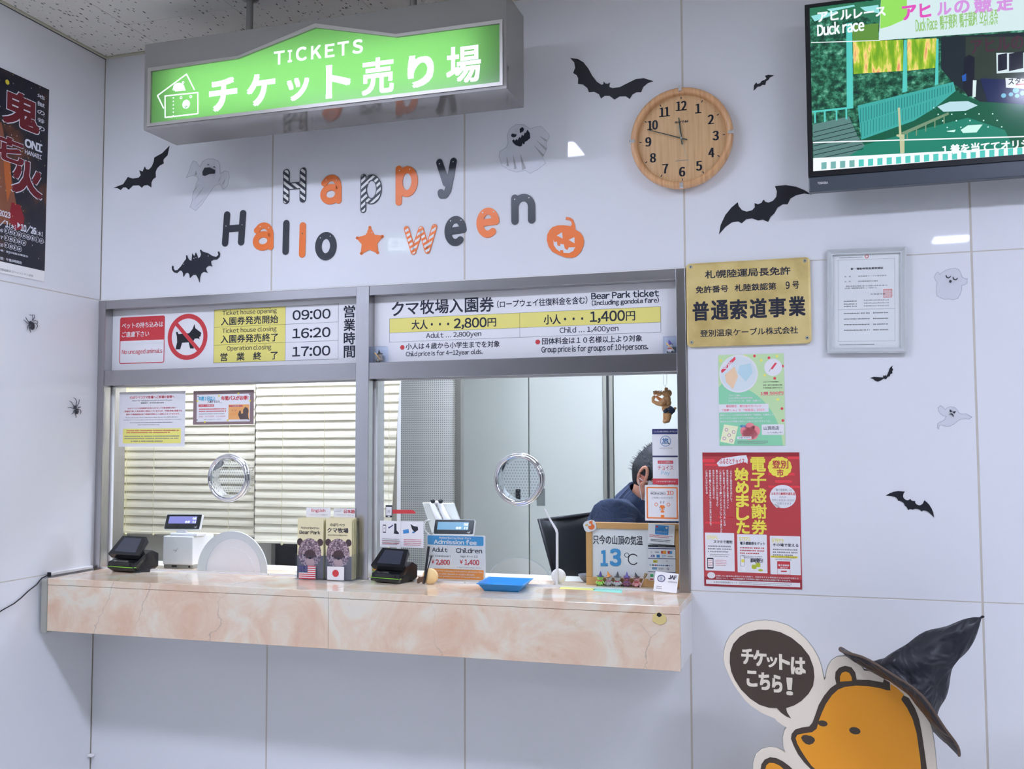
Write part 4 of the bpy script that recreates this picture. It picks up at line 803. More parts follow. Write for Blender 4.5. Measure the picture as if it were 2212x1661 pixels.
# ---------------------------------------------------------------- framed certificate
FC = onwall(1870, 650, -.004); x0, y1 = FC.L(1785, 542); x1, y0 = FC.L(1958, 762)
x0 = (FC.L(1782, 544)[0]+FC.L(1791, 767)[0])/2; x1 = (FC.L(1953, 532)[0]+FC.L(1962, 759)[0])/2; y1 = (FC.L(1782, 544)[1]+FC.L(1953, 532)[1])/2; y0 = (FC.L(1791, 767)[1]+FC.L(1962, 759)[1])/2
rot = Matrix.Rotation(math.radians(-1.2), 4, 'Z')
fc = empty('framed_certificate', FC.M @ rot, 'silver framed certificate with red seal hanging right of the brass plate', 'certificate')
xa, ya = (x0+x1)/2, (y0+y1)/2; hw, hh = (x1-x0)/2, (y1-y0)/2
m_silver = mat('silver_frame', C(186, 194, 214), .25, metal=.1)
g = G(); fw = .0165
for (w0, z0), (w1, z1) in (((0, 0), (0, .014)), ((0, .014), (.005, .018)), ((.005, .018), (fw-.004, .010)), ((fw-.004, .010), (fw, .012)), ((fw, .012), (fw, .004))):
    A = [(xa-hw+w0, ya-hh+w0), (xa+hw-w0, ya-hh+w0), (xa+hw-w0, ya+hh-w0), (xa-hw+w0, ya+hh-w0)]; B = [(xa-hw+w1, ya-hh+w1), (xa+hw-w1, ya-hh+w1), (xa+hw-w1, ya+hh-w1), (xa-hw+w1, ya+hh-w1)]
    g.add([(x, y, z0) for x, y in A]+[(x, y, z1) for x, y in B], [(i, (i+1) % 4, 4+(i+1) % 4, 4+i) for i in range(4)], m_silver)
g.box((xa-hw+.001, ya-hh+.001, 0), (xa+hw-.001, ya+hh-.001, .003), m_silver); g.build('frame', fc)
g = G(); g.flat([(xa-hw+fw, ya-hh+fw), (xa+hw-fw, ya-hh+fw), (xa+hw-fw, ya+hh-fw), (xa-hw+fw, ya+hh-fw)], m_paper, .0042); g.build('certificate_sheet', fc)
g = G(); X = lambda t: xa-hw+fw+t*(2*hw-2*fw); Y = lambda t: ya+hh-fw-t*(2*hh-2*fw)
outline(g, X(.08), Y(.93), X(.92), Y(.055), m_grey, .0005, .0046)
for xq in (.5,): g.textl('第一種動物取扱業登録証', X(.27), Y(.165), X(.75), Y(.143), m_ink, .0048, .01)
g.flat([(X(.08), Y(.59)), (X(.92), Y(.59)), (X(.92), Y(.588)), (X(.08), Y(.588))], m_grey, .0046)
for s_, xA, xB, t in (('氏　名', .18, .27, .235), ('登別温泉ケーブル株式会社', .38, .80, .235), ('住　所', .18, .27, .29), ('登別市登別温泉町224番地', .38, .67, .29), ('動物の愛護及び管理に関する法律第10条第1項に基づき、', .2, .82, .34), ('次の第一種動物取扱業者として登録する。', .18, .66, .362), ('北海道知事', .56, .78, .43), ('平成19年(2007年)6月11日', .46, .83, .495), ('令和4年(2022年)6月10日', .46, .83, .525), ('令和9年(2027年)6月10日', .46, .83, .555)): g.textl(s_, X(xA), Y(t)-.0022, X(xB), Y(t)+.0022, m_grey, .0048)
for t, n2_ in ((.63, 5), (.69, 5), (.75, 9), (.81, 9)):
    g.rows(X(.17), Y(t)-.0018, X(.55), Y(t)+.0018, 1, m_grey, .0048, .9, int(t*100), 1.0, False); g.rows(X(.6), Y(t)-.0018, X(.82), Y(t)+.0018, 1, m_grey, .0048, .9, int(t*90), .8, False)
for t in (.50, .53, .555): g.rows(X(.17), Y(t)-.0018, X(.36), Y(t)+.0018, 1, m_grey, .0048, .9, int(t*100), 1.0, False)
g.rows(X(.1), Y(.965)-.0012, X(.62), Y(.965)+.0012, 1, m_grey, .0048, .9, 8, .6, False); g.rows(X(.1), Y(.03)-.0012, X(.45), Y(.03)+.0012, 1, m_grey, .0048, .9, 9, .6, False)
m_seal = mat('seal_red', C(214, 130, 140), .5); outline(g, X(.75), Y(.47), X(.88), Y(.38), m_seal, .0014, .0047)
for i in range(4):
    for j in range(4): outline(g, X(.765+.028*i), Y(.46-.02*j), X(.785+.028*i), Y(.446-.02*j), m_seal, .0009, .0047)
g.ringp(circ(X(.51), Y(.025), .006, 14), circ(X(.51), Y(.025), .0035, 14), m_seal, .0044, .0047)
g.build('print', fc)
g = G(); g.flat([(xa-hw+fw, ya-hh+fw), (xa+hw-fw, ya-hh+fw), (xa+hw-fw, ya+hh-fw), (xa-hw+fw, ya+hh-fw)], m_glass, .0065); g.build('glass', fc)

# ================================================================ POSTERS AND NOTICES ON THE WALLS
def sheet_on(px, label, cat, corners, m, name='poster', lift=-.0006, group=None, off=.0006):
    """paper sheet flat on the back wall: corners TL, TR, BR, BL in the picture"""
    fr = onwall(sum(c[0] for c in corners)/4, sum(c[1] for c in corners)/4, lift); q = [fr.L(*c) for c in corners]
    x0 = (q[0][0]+q[3][0])/2; x1 = (q[1][0]+q[2][0])/2; y1 = (q[0][1]+q[1][1])/2; y0 = (q[2][1]+q[3][1])/2
    e = empty(name, fr.M, label, cat, group); g = G(); g.box((x0, y0, 0), (x1, y1, off), m); g.build('sheet', e)
    return e, fr, (x0, y0, x1, y1)
class Lay:
    """layout inside a sheet: fractions from the top left"""
    def __init__(s, r, z): s.r = r; s.z = z; s.g = G()
    def p(s, u, v): x0, y0, x1, y1 = s.r; return (x0+u*(x1-x0), y1-v*(y1-y0))
    def poly(s, pts, m, dz=0): s.g.flat([s.p(*q) for q in pts], m, s.z+dz); return s
    def rect(s, u0, v0, u1, v1, m, dz=0, r=0):
        a = s.p(u0, v1); b = s.p(u1, v0); s.g.flat(rrect(a[0], a[1], b[0], b[1], r) if r else [a, (b[0], a[1]), b, (a[0], b[1])], m, s.z+dz); return s
    def box(s, u0, v0, u1, v1, m, w=.0008, dz=0, r=0): a = s.p(u0, v1); b = s.p(u1, v0); outline(s.g, a[0], a[1], b[0], b[1], m, w, s.z+dz, r); return s
    def t(s, txt, u0, v0, u1, v1, m, dz=.0003, bold=0): a = s.p(u0, v1); b = s.p(u1, v0); s.g.textl(txt, a[0], a[1], b[0], b[1], m, s.z+dz, bold); return s
    def col(s, txt, u0, v0, u1, v1, m, dz=.0003, bold=0, gap=.1):
        n = len(txt); h = (v1-v0)/n
        for i, ch in enumerate(txt):
            if ch != ' ': s.t(ch if ch not in 'ー' else '｜', u0, v0+i*h+h*gap/2, u1, v0+(i+1)*h-h*gap/2, m, dz, bold)
        return s
    def circle(s, u, v, r, m, dz=0, n=24): a = s.p(u, v); s.g.flat(circ(a[0], a[1], r, n), m, s.z+dz); return s
    def rows(s, u0, v0, u1, v1, n, m, seed=1, fill=.5, dz=.0003, cell=.9): a = s.p(u0, v1); b = s.p(u1, v0); s.g.rows(a[0], a[1], b[0], b[1], n, m, s.z+dz, fill, seed, cell); return s
    def done(s, name, parent): return s.g.build(name, parent)

# green flyer
fg = mat('flyer_green', C(178, 208, 174), .3)
e, fr, r = sheet_on(0, 'green paper flyer with pin badge price 500 yen, below the brass plate', 'flyer', [(1550, 768.5), (1690.5, 762), (1698.5, 963), (1556, 962)], fg, 'flyer')
L = Lay(r, .0008); mint = ink('flyer_mint', 130, 196, 172); wh = m_sheet; pk = ink('flyer_pink', 222, 92, 128); yw = ink('flyer_yellow', 228, 216, 120); drd = ink('flyer_red', 208, 70, 96)
cen = []
L.poly([(0, .36)]+[(.0+.96*math.sin(math.radians(a)), 1.02-.72*math.cos(math.radians(a))) for a in range(4, 92, 6)]+[(1, 1), (0, 1)], mint)
for u, v, c in ((.04, .06, yw), (.42, .02, yw), (.66, .07, yw), (.9, .03, yw), (.71, .235, yw), (.9, .5, yw), (.56, .02, drd), (.78, .045, drd), (.98, .14, drd), (.86, .27, drd), (.96, .60, drd), (.97, .73, drd)): L.circle(u, v, .0042, c, .0002)
L.g.ringp(circ(*L.p(.31, .21), .060, 40, .060), circ(*L.p(.31, .21), .0555, 40, .0555), wh, .0008, .0014)
L.circle(.31, .21, .056, ink('badge_sky', 196, 208, 230), .0002, 40)
L.poly([(.04, .17), (.18, .07), (.26, .02), (.27, .05), (.09, .18), (.05, .20)], drd, .0004); L.t('登別', .07, .075, .21, .155, wh, .0006, .02)
L.poly([(.10, .22), (.25, .13), (.30, .24), (.22, .38), (.12, .30)], ink('badge_tan', 222, 190, 170), .0004); L.poly([(.33, .12), (.5, .1), (.53, .2), (.42, .3), (.3, .2)], ink('badge_blue', 170, 200, 226), .0004)
L.circle(.84, .15, .0275, wh, .0003, 30); L.poly([(.80, .165), (.87, .10), (.90, .105), (.83, .172)], drd, .0005); L.poly([(.775, .195), (.80, .165), (.805, .168), (.78, .197)], m_grey, .0005)
L.t('このバッジの売却額は', .68, .30, .92, .315, m_ink).t('全国・道内の地域福祉活動', .68, .335, .97, .35, m_ink).t('や災害支援に活用されます。', .68, .365, .98, .38, m_ink)
L.t('1個 500円', .64, .415, .985, .445, pk, bold=.03); L.rect(.64, .452, .985, .455, pk, .0003)
L.t('デザイン協力', .155, .44, .33, .458, wh, bold=.02).t('日本工学院北海道専門学校', .155, .47, .52, .488, wh, bold=.02).t('CGデザイナー科　松田　美憂さん', .155, .50, .65, .518, wh, bold=.02)
L.rect(-.0, .545, .76, .635, wh, .0004); L.t('登別限定　寄付金付きバッジ', .11, .555, .65, .58, pk, .0006, .01).t('「登夢くん」と「地獄谷」2023', .05, .597, .69, .622, pk, .0006, .01)
L.t('登別(トムくん)が室内お宿番良所『地獄谷』を案内してく', .015, .655, .86, .673, wh, bold=.02).t('れてくれているピンバッジが完成しました！', .015, .69, .67, .708, wh, bold=.02).t('登別のまちが笑顔で溢れいっぱいになりますように。', .015, .725, .79, .743, wh, bold=.02)
L.poly([(.075, .765), (.29, .79), (.22, .985), (.01, .955)], ink('flyer_cream', 232, 232, 200), .0004)
for u, v in ((.11, .825), (.22, .85), (.15, .885), (.075, .92), (.18, .945)): L.g.ringp(circ(*L.p(u, v), .0055, 12), circ(*L.p(u, v), .0038, 12), ink('badge_violet', 170, 120, 180), .0012, .0014)
L.t('NEW', .32, .775, .41, .80, m_blue, .0006, .03)
for u, v, rr_ in ((.40, .84, .016), (.47, .80, .015), (.54, .84, .017), (.46, .87, .02), (.40, .885, .012), (.52, .885, .014)): L.circle(u, v, rr_, ink('cloud_pink', 232, 130, 150), .0003)
L.t('缶バッジもあります。', .36, .835, .58, .848, drd, .0006).t('ガチャ設置中', .41, .857, .52, .87, drd, .0006).rect(.27, .90, .49, .93, wh, .0005, .001).t('1個 300円', .30, .905, .47, .922, m_navy, .0007)
L.rect(.65, .77, .985, .885, wh, .0004, .003).t('山頂売店', .68, .79, .91, .83, m_ink, .0006, .01).t('にてお買い中！', .74, .85, .96, .868, m_ink, .0006)
L.rows(.28, .945, .74, .985, 3, m_grey, 4); L.done('print', e)

# red poster
rb = mat('poster_red', C(170, 66, 76), .35)
e, fr, r = sheet_on(0, 'dark red poster with large yellow Japanese headline and three step boxes', 'poster', [(1517.3, 977.2), (1727, 977.2), (1732.7, 1272.6), (1521.3, 1265.8)], rb, 'poster', -.0008)
L = Lay(r, .0008); hy = ink('headline_yellow', 216, 206, 88); rl = ink('poster_red_light', 206, 66, 80); dr = ink('poster_maroon', 140, 44, 56)
L.rect(0, 0, 1, .03, dr).rect(0, .93, 1, 1, dr); L.rect(0, .05, .13, .075, rl, r=.003).rect(.02, .085, .16, .1, rl, r=.003).rect(.88, .03, 1, .05, rl, r=.003).rect(.68, .15, .95, .17, rl, r=.003).rect(.75, .205, .92, .225, rl, r=.003).rect(.68, .245, 1, .262, rl, r=.003).rect(.02, .52, .2, .535, rl, r=.003).rect(.15, .48, .32, .49, rl, r=.003)
L.poly([(.15, .08), (.2, .045), (.38, .025), (.46, .02), (.475, .055), (.47, .085), (.455, .075), (.42, .075), (.25, .105), (.17, .105)], wh, .0002)
L.t('ふるさとチョイス', .18, .045, .44, .085, m_red, .0005, .012)
for i, ch in enumerate('電子感謝券'): L.t(ch, .505, .037+i*.116, .655, .140+i*.116, hy, .0005, .028)
for i, ch in enumerate('始めました'): L.t(ch, .34+(.01 if i else 0), .118+i*.0985, .475, .207+i*.0985, hy, .0005, .045)
for i, tx in enumerate(('ふるさと納税の返礼品として', '登別地域限定で使える電子ポイント', '「電子感謝券」がご利用できるようになりました。', 'この感謝券は、スマートフォンやタブレット上で発行され', '電子決済での支払いが可能です。', '登別市が定めた加盟店での', '体験型サービス、お食事、ご宿泊やお買い物などで', 'ご利用いただけます。')):
    n_ = len(tx); L.col(tx, .287-i*.0365, .13, .306-i*.0365, .13+n_*.0183, hy if False else wh, .0004, .02, .16)
for i in range(14): a = 2*math.pi*i/14; q = L.p(.80, .108); L.g.flat(circ(q[0]+.026*math.cos(a), q[1]+.022*math.sin(a), .0105, 12), hy, .0008+.00002*i)
L.circle(.80, .108, .027, hy, .0004); L.t('登別', .725, .06, .885, .118, rb, .0006, .025).t('市', .77, .125, .835, .175, rb, .0006, .03)
L.g.flat(circ(*L.p(.825, .325), .0395, 30, .036), wh, .001); L.poly([(.72, .38), (.76, .41), (.80, .395)], wh, .0002)
L.t('「電子感謝券」は', .745, .268, .915, .286, m_grey, .0005).t('ふるさと納税の返礼品', .705, .294, .95, .314, m_red, .0005, .02).t('のため', .79, .322, .86, .335, m_grey, .0005).t('市外にお住まいの方が', .715, .343, .94, .361, m_grey, .0005).t('ご利用できます', .745, .368, .91, .386, m_grey, .0005)
for i, (ti, sub, lines) in enumerate((('STEP1', 'スマホで寄附', 5), ('STEP2', '電子感謝券をゲット', 3), ('STEP3', 'その場で使える', 4))):
    u0 = .015+i*.335; u1 = u0+.305; v0 = .602+i*.006; v1 = .885+i*.006; L.rect(u0, v0, u1, v1, wh, .0002, .002)
    L.t(ti, u0+.02, v0+.022, u0+.135, v0+.048, ink('step_yellow', 222, 210, 110), .0004, .02); L.t(sub, u0+.09 if i == 0 else u0+.03, v0+.055, u1-.02, v0+.078, m_ink, .0005, .02)
    L.rows(u0+.03, v0+.09, u1-.03, v0+.09+.02*min(lines, 3), min(lines, 3), rb if i == 1 else m_grey, 3+i, .5)
    L.rows(u0+.05, v0+.155, u1-.05, v0+.18, 2, m_grey, 13+i, .4)
L.rect(.035, .79, .10, .87, m_ink, .0004, .002).rect(.042, .80, .093, .86, wh, .0006).rows(.045, .805, .09, .855, 4, rb, 5, .4, .0008); L.rows(.12, .80, .24, .85, 4, m_red, 6, .3)
L.t('即時発行！', .485, .785, .61, .815, m_ink, .0005, .03)
for u, v in ((.52, .855), (.56, .84), (.585, .87)):
    for k in range(3 if u != .585 else 1): L.g.flat(circ(*L.p(u, v-k*.008), .0075, 16, .0035), ink('coin_green', 168, 180, 60), .0011+k*.0002)
L.poly([(.375, .78), (.41, .77), (.44, .84), (.425, .88), (.395, .88), (.39, .84)], m_paper, .0005); L.box(.38, .765, .425, .845, m_ink, .0008, .0006, .002); L.circle(.405, .805, .005, hy, .0007)
L.rect(.69, .76, .96, .775, hy, .0004, .001).t('1ポイント=1円でご利用できます！', .70, .7625, .95, .772, m_ink, .0006, .01)
L.box(.755, .80, .885, .895, m_red, .0006, .0004).rect(.755, .80, .885, .855, m_red, .0004).t('電子感謝券', .765, .822, .875, .836, wh, .0006, .02).t('使えます', .785, .841, .86, .852, wh, .0006, .02).rect(.79, .868, .85, .876, m_red, .0005)
L.g.flat(circ(*L.p(.075, .92), .0125, 20, .010), wh, .001); L.t('応援したい自治体に寄附ができる制度で、手続きをすると寄附金のうち2,000円を超える', .125, .915, .965, .927, wh, .0003, .01).t('部分について、一定の限度額まで所得税の還付や住民税の控除が受けられます。', .125, .933, .89, .945, wh, .0003, .01)
L.rect(.02, .953, .98, .985, wh, .0002, .001).t('◎ 登別市総務部総務グループ', .10, .962, .34, .976, m_ink).rows(.36, .958, .9, .98, 2, m_grey, 8, .4); L.done('print', e)

# fireworks poster on the left wall
yr = W(100, 400, 'x', 0).y; zt = W(103, 193, 'x', 0).z; zb_ = W(97, 586, 'x', 0).z; z0 = W(92, 608, 'x', 0).z
FL = Fr((.0015, yr, (zt+zb_)/2), (0, 1, 0)); pw = .515
m_pic = mat('night_picture', (.02, .02, .025), .3); n, l, b = nodes(m_pic); mp = coords(n, l, (1, 1, 1)); nz = n.new('ShaderNodeTexNoise'); nz.inputs['Scale'].default_value = 6; nz.inputs['Detail'].default_value = 4; l.new(mp.outputs[0], nz.inputs[0])
rp = ramp(n, [(.45, (.014, .015, .024)), (.56, (.03, .022, .024)), (.66, (.16, .05, .02)), (.74, (.42, .16, .06))]); l.new(nz.outputs[0], rp.inputs[0]); l.new(rp.outputs[0], b.inputs['Base Color'])
e = empty('poster', FL.M, 'tall black fireworks festival poster with red brushed characters on the left wall', 'poster')
yt_, yb_, y00 = zt-FL.o.z, zb_-FL.o.z, z0-FL.o.z
g = G(); g.box((-pw, yb_, 0), (0, yt_, .0008), m_pic); g.box((-pw, y00, 0), (0, yb_, .0008), m_paper); g.build('sheet', e)
g = G(); cQ = crop(0, 130, 717/220); rdk = mat('brush_red', (.16, .012, .018), .4); whp = mat('poster_white', (.75, .77, .82), .4); sk = mat('poster_orange', (.50, .13, .03), .4)
def q2(pts, m, z): g.flat([FL.L(*cQ(*p)) for p in pts], m, z)
q2([(-60, 420), (10, 440), (60, 700), (110, 1000), (140, 1100), (90, 1160), (0, 1150), (-60, 1100)], mat('poster_skin', (.26, .09, .045), .4), .0009)
q2([(80, 1000), (140, 1020), (170, 1110), (160, 1190), (100, 1200), (60, 1120)], mat('poster_cloth', (.28, .012, .02), .4), .0010); q2([(20, 640), (70, 700), (80, 900), (50, 1000), (30, 800)], sk, .0010)
rr = random.Random(3)
for k in range(60):
    px, py = rr.random()*330-10, 60+rr.random()*1350; a = FL.L(*cQ(px, py)); g.flat([(a[0]-.0011, a[1]), (a[0], a[1]-.003), (a[0]+.0011, a[1]), (a[0], a[1]+.003)], whp if rr.random() < .6 else mat('spark', (.8, .55, .2), .4), .0011)
a = FL.L(*cQ(50, 155)); g.flat(circ(a[0], a[1], .009, 12), mat('spark_yellow', (.75, .6, .05), .4), .0012)
def brush(ch, xa, ya, xb, yb, m1, m2, bb):
    a = FL.L(*cQ(xa, ya)); c_ = FL.L(*cQ(xb, yb)); g.textl(ch, a[0], c_[1], c_[0], a[1], m1, .0012, bb+.024); g.textl(ch, a[0], c_[1], c_[0], a[1], m2, .0016, bb)
brush('鬼', 28, 190, 268, 520, whp, rdk, .040); brush('花', -150, 470, 158, 745, whp, rdk, .040); brush('火', 92, 690, 285, 975, whp, rdk, .050)
for i, ch in enumerate('地獄の谷の'): a = FL.L(*cQ(262, 232+i*56)); c_ = FL.L(*cQ(312, 288+i*56)); g.textl(ch, a[0], c_[1]+.003, c_[0], a[1], whp, .0012, .02)
for s_, xa, ya, xb, yb, bb in (('ONI', 176, 552, 292, 640, .06), ('HANABI', 174, 628, 290, 690, .03), ('2023', -8, 1052, 70, 1104, .03), ('6/1', -28, 1108, 58, 1172, .04), ('[木]', 64, 1150, 108, 1186, .02), ('10/26', 146, 1148, 250, 1222, .04), ('[木]', 256, 1200, 298, 1232, .02)):
    a = FL.L(*cQ(xa, ya)); c_ = FL.L(*cQ(xb, yb+10)); g.textl(s_, a[0], c_[1], c_[0], a[1], whp, .0014, bb)
q2([(120, 1140), (143, 1162), (120, 1182)], whp, .0014)
for row, (n_, y_, s_) in enumerate(((9, 1200, '6'), (5, 1250, '7'), (4, 1302, '10'))):
    for i in range(n_):
        cx_, cy_ = 42+i*31, y_+i*9; a = FL.L(*cQ(cx_, cy_)); g.ringp(circ(a[0], a[1], .0105, 12), circ(a[0], a[1], .0092, 12), whp, .0011, .0013); g.rows(a[0]-.004, a[1]-.006, a[0]+.004, a[1]+.006, 1, whp, .0013, .8, i, .4, False)
    a = FL.L(*cQ(0, y_-14)); c_ = FL.L(*cQ(17, y_+12)); g.textl(s_, a[0], c_[1], c_[0], a[1], whp, .0014, .03)
for s_, xa, ya, xb, yb in (('会場：登別地獄谷展望台', -20, 1325, 195, 1368), ('時間：午後8時開始', -20, 1378, 150, 1415)): a = FL.L(*cQ(xa, ya)); c_ = FL.L(*cQ(xb, yb+22)); g.textl(s_, a[0], c_[1], c_[0], a[1], whp, .0014, .015)
for s_, xa, ya, xb, yb in (('一般社団法人 登別国際観光コンベンション協会', -150, 1432, 232, 1518),): a = FL.L(*cQ(xa, ya)); c_ = FL.L(*cQ(xb, yb+10)); g.textl(s_, a[0], c_[1]+.008, c_[0], a[1]-.008, m_grey, .0014)
g.build('print', e)

# spiders on the left wall
def spider(cx, cy, body, legs, label):
    p = W(cx, cy, 'x', 0); F_ = Fr((.0005, p.y, p.z), (0, 1, 0)); e = empty('toy_spider', F_.M, label, 'spider', 'black spiders on the left wall')
    cv = crop(40, 670, 1038/150); g = G()
    for (bx, by, rx, ry, a) in body:
        c_ = F_.L(*cv(bx, by)); k = (F_.L(*cv(bx+rx, by))[0]-c_[0]); k2 = c_[1]-F_.L(*cv(bx, by+ry))[1]; M = Matrix.Translation((c_[0], c_[1], .004)) @ Matrix.Rotation(a, 4, 'Z'); g.ball((0, 0, 0), (k, k2, .0035), m_bk, 12, M=M)
    g.build('body', e)
    for lg in legs:
        q = [F_.L(*cv(*t)) for t in lg]; n_ = len(q); g = G(); g.tube([(x, y, .004+.004*math.sin(math.pi*i/(n_-1))-(.003 if i == n_-1 else 0)) for i, (x, y) in enumerate(q)], [.0012]*(n_-1)+[.0006], m_bk, 6); g.build('leg', e)
spider(66, 700, [(190, 235, 42, 62, .35), (168, 185, 24, 24, 0)],
       [[(195, 160), (192, 110), (180, 80), (158, 68)], [(203, 150), (214, 110), (212, 75), (202, 65)], [(150, 190), (105, 150), (92, 125), (102, 102)], [(150, 200), (105, 195), (75, 160), (72, 142)], [(150, 215), (120, 222), (106, 270), (122, 305)], [(158, 235), (132, 262), (150, 310), (184, 338)], [(205, 165), (225, 155), (262, 172), (282, 215)], [(215, 195), (235, 195), (262, 235), (262, 282)]], 'fat black toy spider higher on the left wall')
spider(162, 880, [(858, 1510, 32, 42, .3), (835, 1450, 24, 26, 0)],
       [[(848, 1430), (845, 1370), (832, 1330), (820, 1305)], [(820, 1445), (785, 1400), (765, 1370), (757, 1350)], [(858, 1440), (875, 1390), (885, 1350), (902, 1332)], [(820, 1472), (780, 1465), (755, 1452), (728, 1455)], [(825, 1495), (800, 1515), (790, 1540), (785, 1555)], [(828, 1520), (828, 1560), (838, 1590), (855, 1612)], [(868, 1455), (885, 1450), (905, 1447), (925, 1450)], [(880, 1480), (900, 1490), (912, 1520), (920, 1555)]], 'thin black toy spider lower on the left wall near the window frame')

# ================================================================ OFFICE BEHIND THE GLASS
m_ocream = mat('cream_office_wall', (.80, .775, .72), .7); m_cab = mat('pale_steel_cabinet', C(204, 212, 224), .4); m_cabd = mat('cabinet_gap', C(70, 74, 84), .6)
m_dsk = mat('white_desk_top', C(214, 216, 226), .3)
OY = 2.2
g = G(); g.box((-1.3, .13, 0), (-1.2, OY, 2.5), m_ocream); g.box((-1.2, .13, 0), (-.001, .15, 2.5), m_ocream); st(g.build('wall_office_left'))
g = G(); g.box((-1.3, OY, 0), (3.6, OY+.05, 2.5), m_cab); st(g.build('wall_office_back'))
g = G(); g.box((3.5, .15, 0), (3.6, OY, 2.5), m_cab); st(g.build('wall_office_right'))
g = G(); g.box((-1.3, .15, 2.5), (3.6, OY+.05, 2.55), m_paper); st(g.build('ceiling_office'))
m_otube = mat('added_office_lamp', (.9, .9, .9), .5, emit=LIGHT, es=OFFICE)  # panels out of view, added to light the blinds and cabinets
for x, y, lab in ((.55, .32, 'unseen white ceiling light added inside the office over the left window'), (2.0, .75, 'unseen white ceiling light added inside the office over the right window')):
    e = empty('ceiling_light', (x, y, 2.5), lab, 'light', 'added office ceiling lights'); g = G(); g.box((-.5, -.14, -.03), (.5, .14, 0), m_wplast); g.build('frame', e); g = G(); g.box((-.48, -.12, -.034), (.48, .12, -.030), m_otube); g.build('diffuser', e)
# desk behind the counter
e = empty('desk', (1.2, .211, ZT), 'narrow white desk running inside the office behind the glass', 'desk')
g = G(); g.bbox((-1.18, -.058, -.030), (1.10, .075, -.0005), m_dsk, .002); g.build('desk_top', e)
for x in (-1.1, 0, 1.05): g = G(); g.bbox((x-.02, -.05, -ZT), (x+.02, .06, -.03), m_alu, .002); g.build('leg', e)
# cream partition with a small window, and two venetian blinds
BY = .62
xe = W(858, 900, 'y', .70).x; wx0, wz1 = W(586, 1168, 'y', .70).x, W(586, 1166, 'y', .70).z; wx1, wz0 = W(700, 1220, 'y', .70).x, W(586, 1224, 'y', .70).z
g = G(); g.box((-1.2, .70, wz1), (xe, .74, 2.5), m_ocream); g.box((-1.2, .70, 0), (xe, .74, wz0), m_ocream); g.box((-1.2, .70, wz0), (wx0, .74, wz1), m_ocream); g.box((wx1, .70, wz0), (xe, .74, wz1), m_ocream); pw_ = st(g.build('wall_office_partition'))
g = G(); g.box((wx0, .735, wz0), (wx1, .739, wz1), mat('dark_window', (.03, .035, .045), .1)); st(g.build('window_2'))
zr = W(400, 1152, 'y', .66).z; g = G(); g.bbox((-1.2, .655, zr-.012), (xe, .70, zr+.006), m_ocream, .003); g.build('sill', pw_)
g = G(); g.bbox((W(252, 900, 'y', .60).x, .58, ZT), (W(267, 900, 'y', .60).x, .64, 2.3), mat('cream_post', C(222, 215, 170), .5), .002); st(g.build('trim_4'))
m_slat = mat('cream_slat', (.88, .82, .64), .38); m_cord = mat('cream_cord', C(200, 196, 176), .7)
def blind(pxl, pxr, pxrb, ytop, ybot, y, strings, label):
    zt_, zb = 1.98, W(pxl, ybot, 'y', y).z; x0 = W(pxl, 1000, 'y', y).x; xr0 = W(pxr, 820, 'y', y).x; xr1 = W(pxrb, 1090, 'y', y).x; z_a, z_b = W(pxr, 820, 'y', y).z, W(pxrb, 1090, 'y', y).z
    e = empty('venetian_blind', (x0, y, zt_), label, 'blind', 'cream venetian blinds in the office'); inv = Matrix.Translation((-x0, -y, -zt_))
    g = G(); g.bbox((x0, y-.02, zt_), (xr0, y+.02, zt_+.035), m_slat, .003); g.build('head_rail', e).matrix_local = inv
    z = zb+.018; k = 0; ta = math.radians(76)
    while z < zt_-.01:
        xr = xr0+(xr1-xr0)*(z_a-z)/(z_a-z_b) if pxr != pxrb else xr0
        c, s_ = math.cos(ta), math.sin(ta); w = .0215; v = []
        for i in range(5):
            t = (i/4*2-1); yy = t*w*c; zz = t*w*s_; b_ = .0028*(1-t*t); v += [(0, yy+b_*s_*-1, zz+b_*c)]
        V = []; 
        for xx in (x0, xr): V += [(xx, y+p[1], z+p[2]) for p in v]
        V += [(p[0], p[1]+.0006, p[2]-.0004) for p in V]
        f = [(i, i+1, 6+i, 5+i) for i in range(4)]+[(10+i, 15+i, 16+i, 11+i) for i in range(4)]+[(0, 5, 15, 10), (4, 14, 19, 9), (0, 10, 11, 1), (5, 6, 16, 15)]
        g = G(); g.add(V, f, m_slat, smooth=False); g.build('slat', e).matrix_local = inv; z += .0368; k += 1
    g = G(); g.bbox((x0, y-.012, zb-.012), (xr1, y+.012, zb), m_slat, .002); g.build('bottom_rail', e).matrix_local = inv
    for px in strings:
        xs = W(px, 1000, 'y', y-.022).x; g = G(); g.tube([(xs, y-.023, zt_), (xs, y-.023, zb-.006)], .0011, m_cord, 5); g.ball((xs, y-.02, zb-.012), .006, m_cord, 8); g.build('cord', e).matrix_local = inv
blind(268, 553, 553, 830, 1146, BY, (274, 333, 495), 'cream venetian blind behind the left half of the left window')
blind(553, 864, 848, 820, 1166, .575, (610, 700, 840), 'cream venetian blind hanging lower, behind the centre mullion')
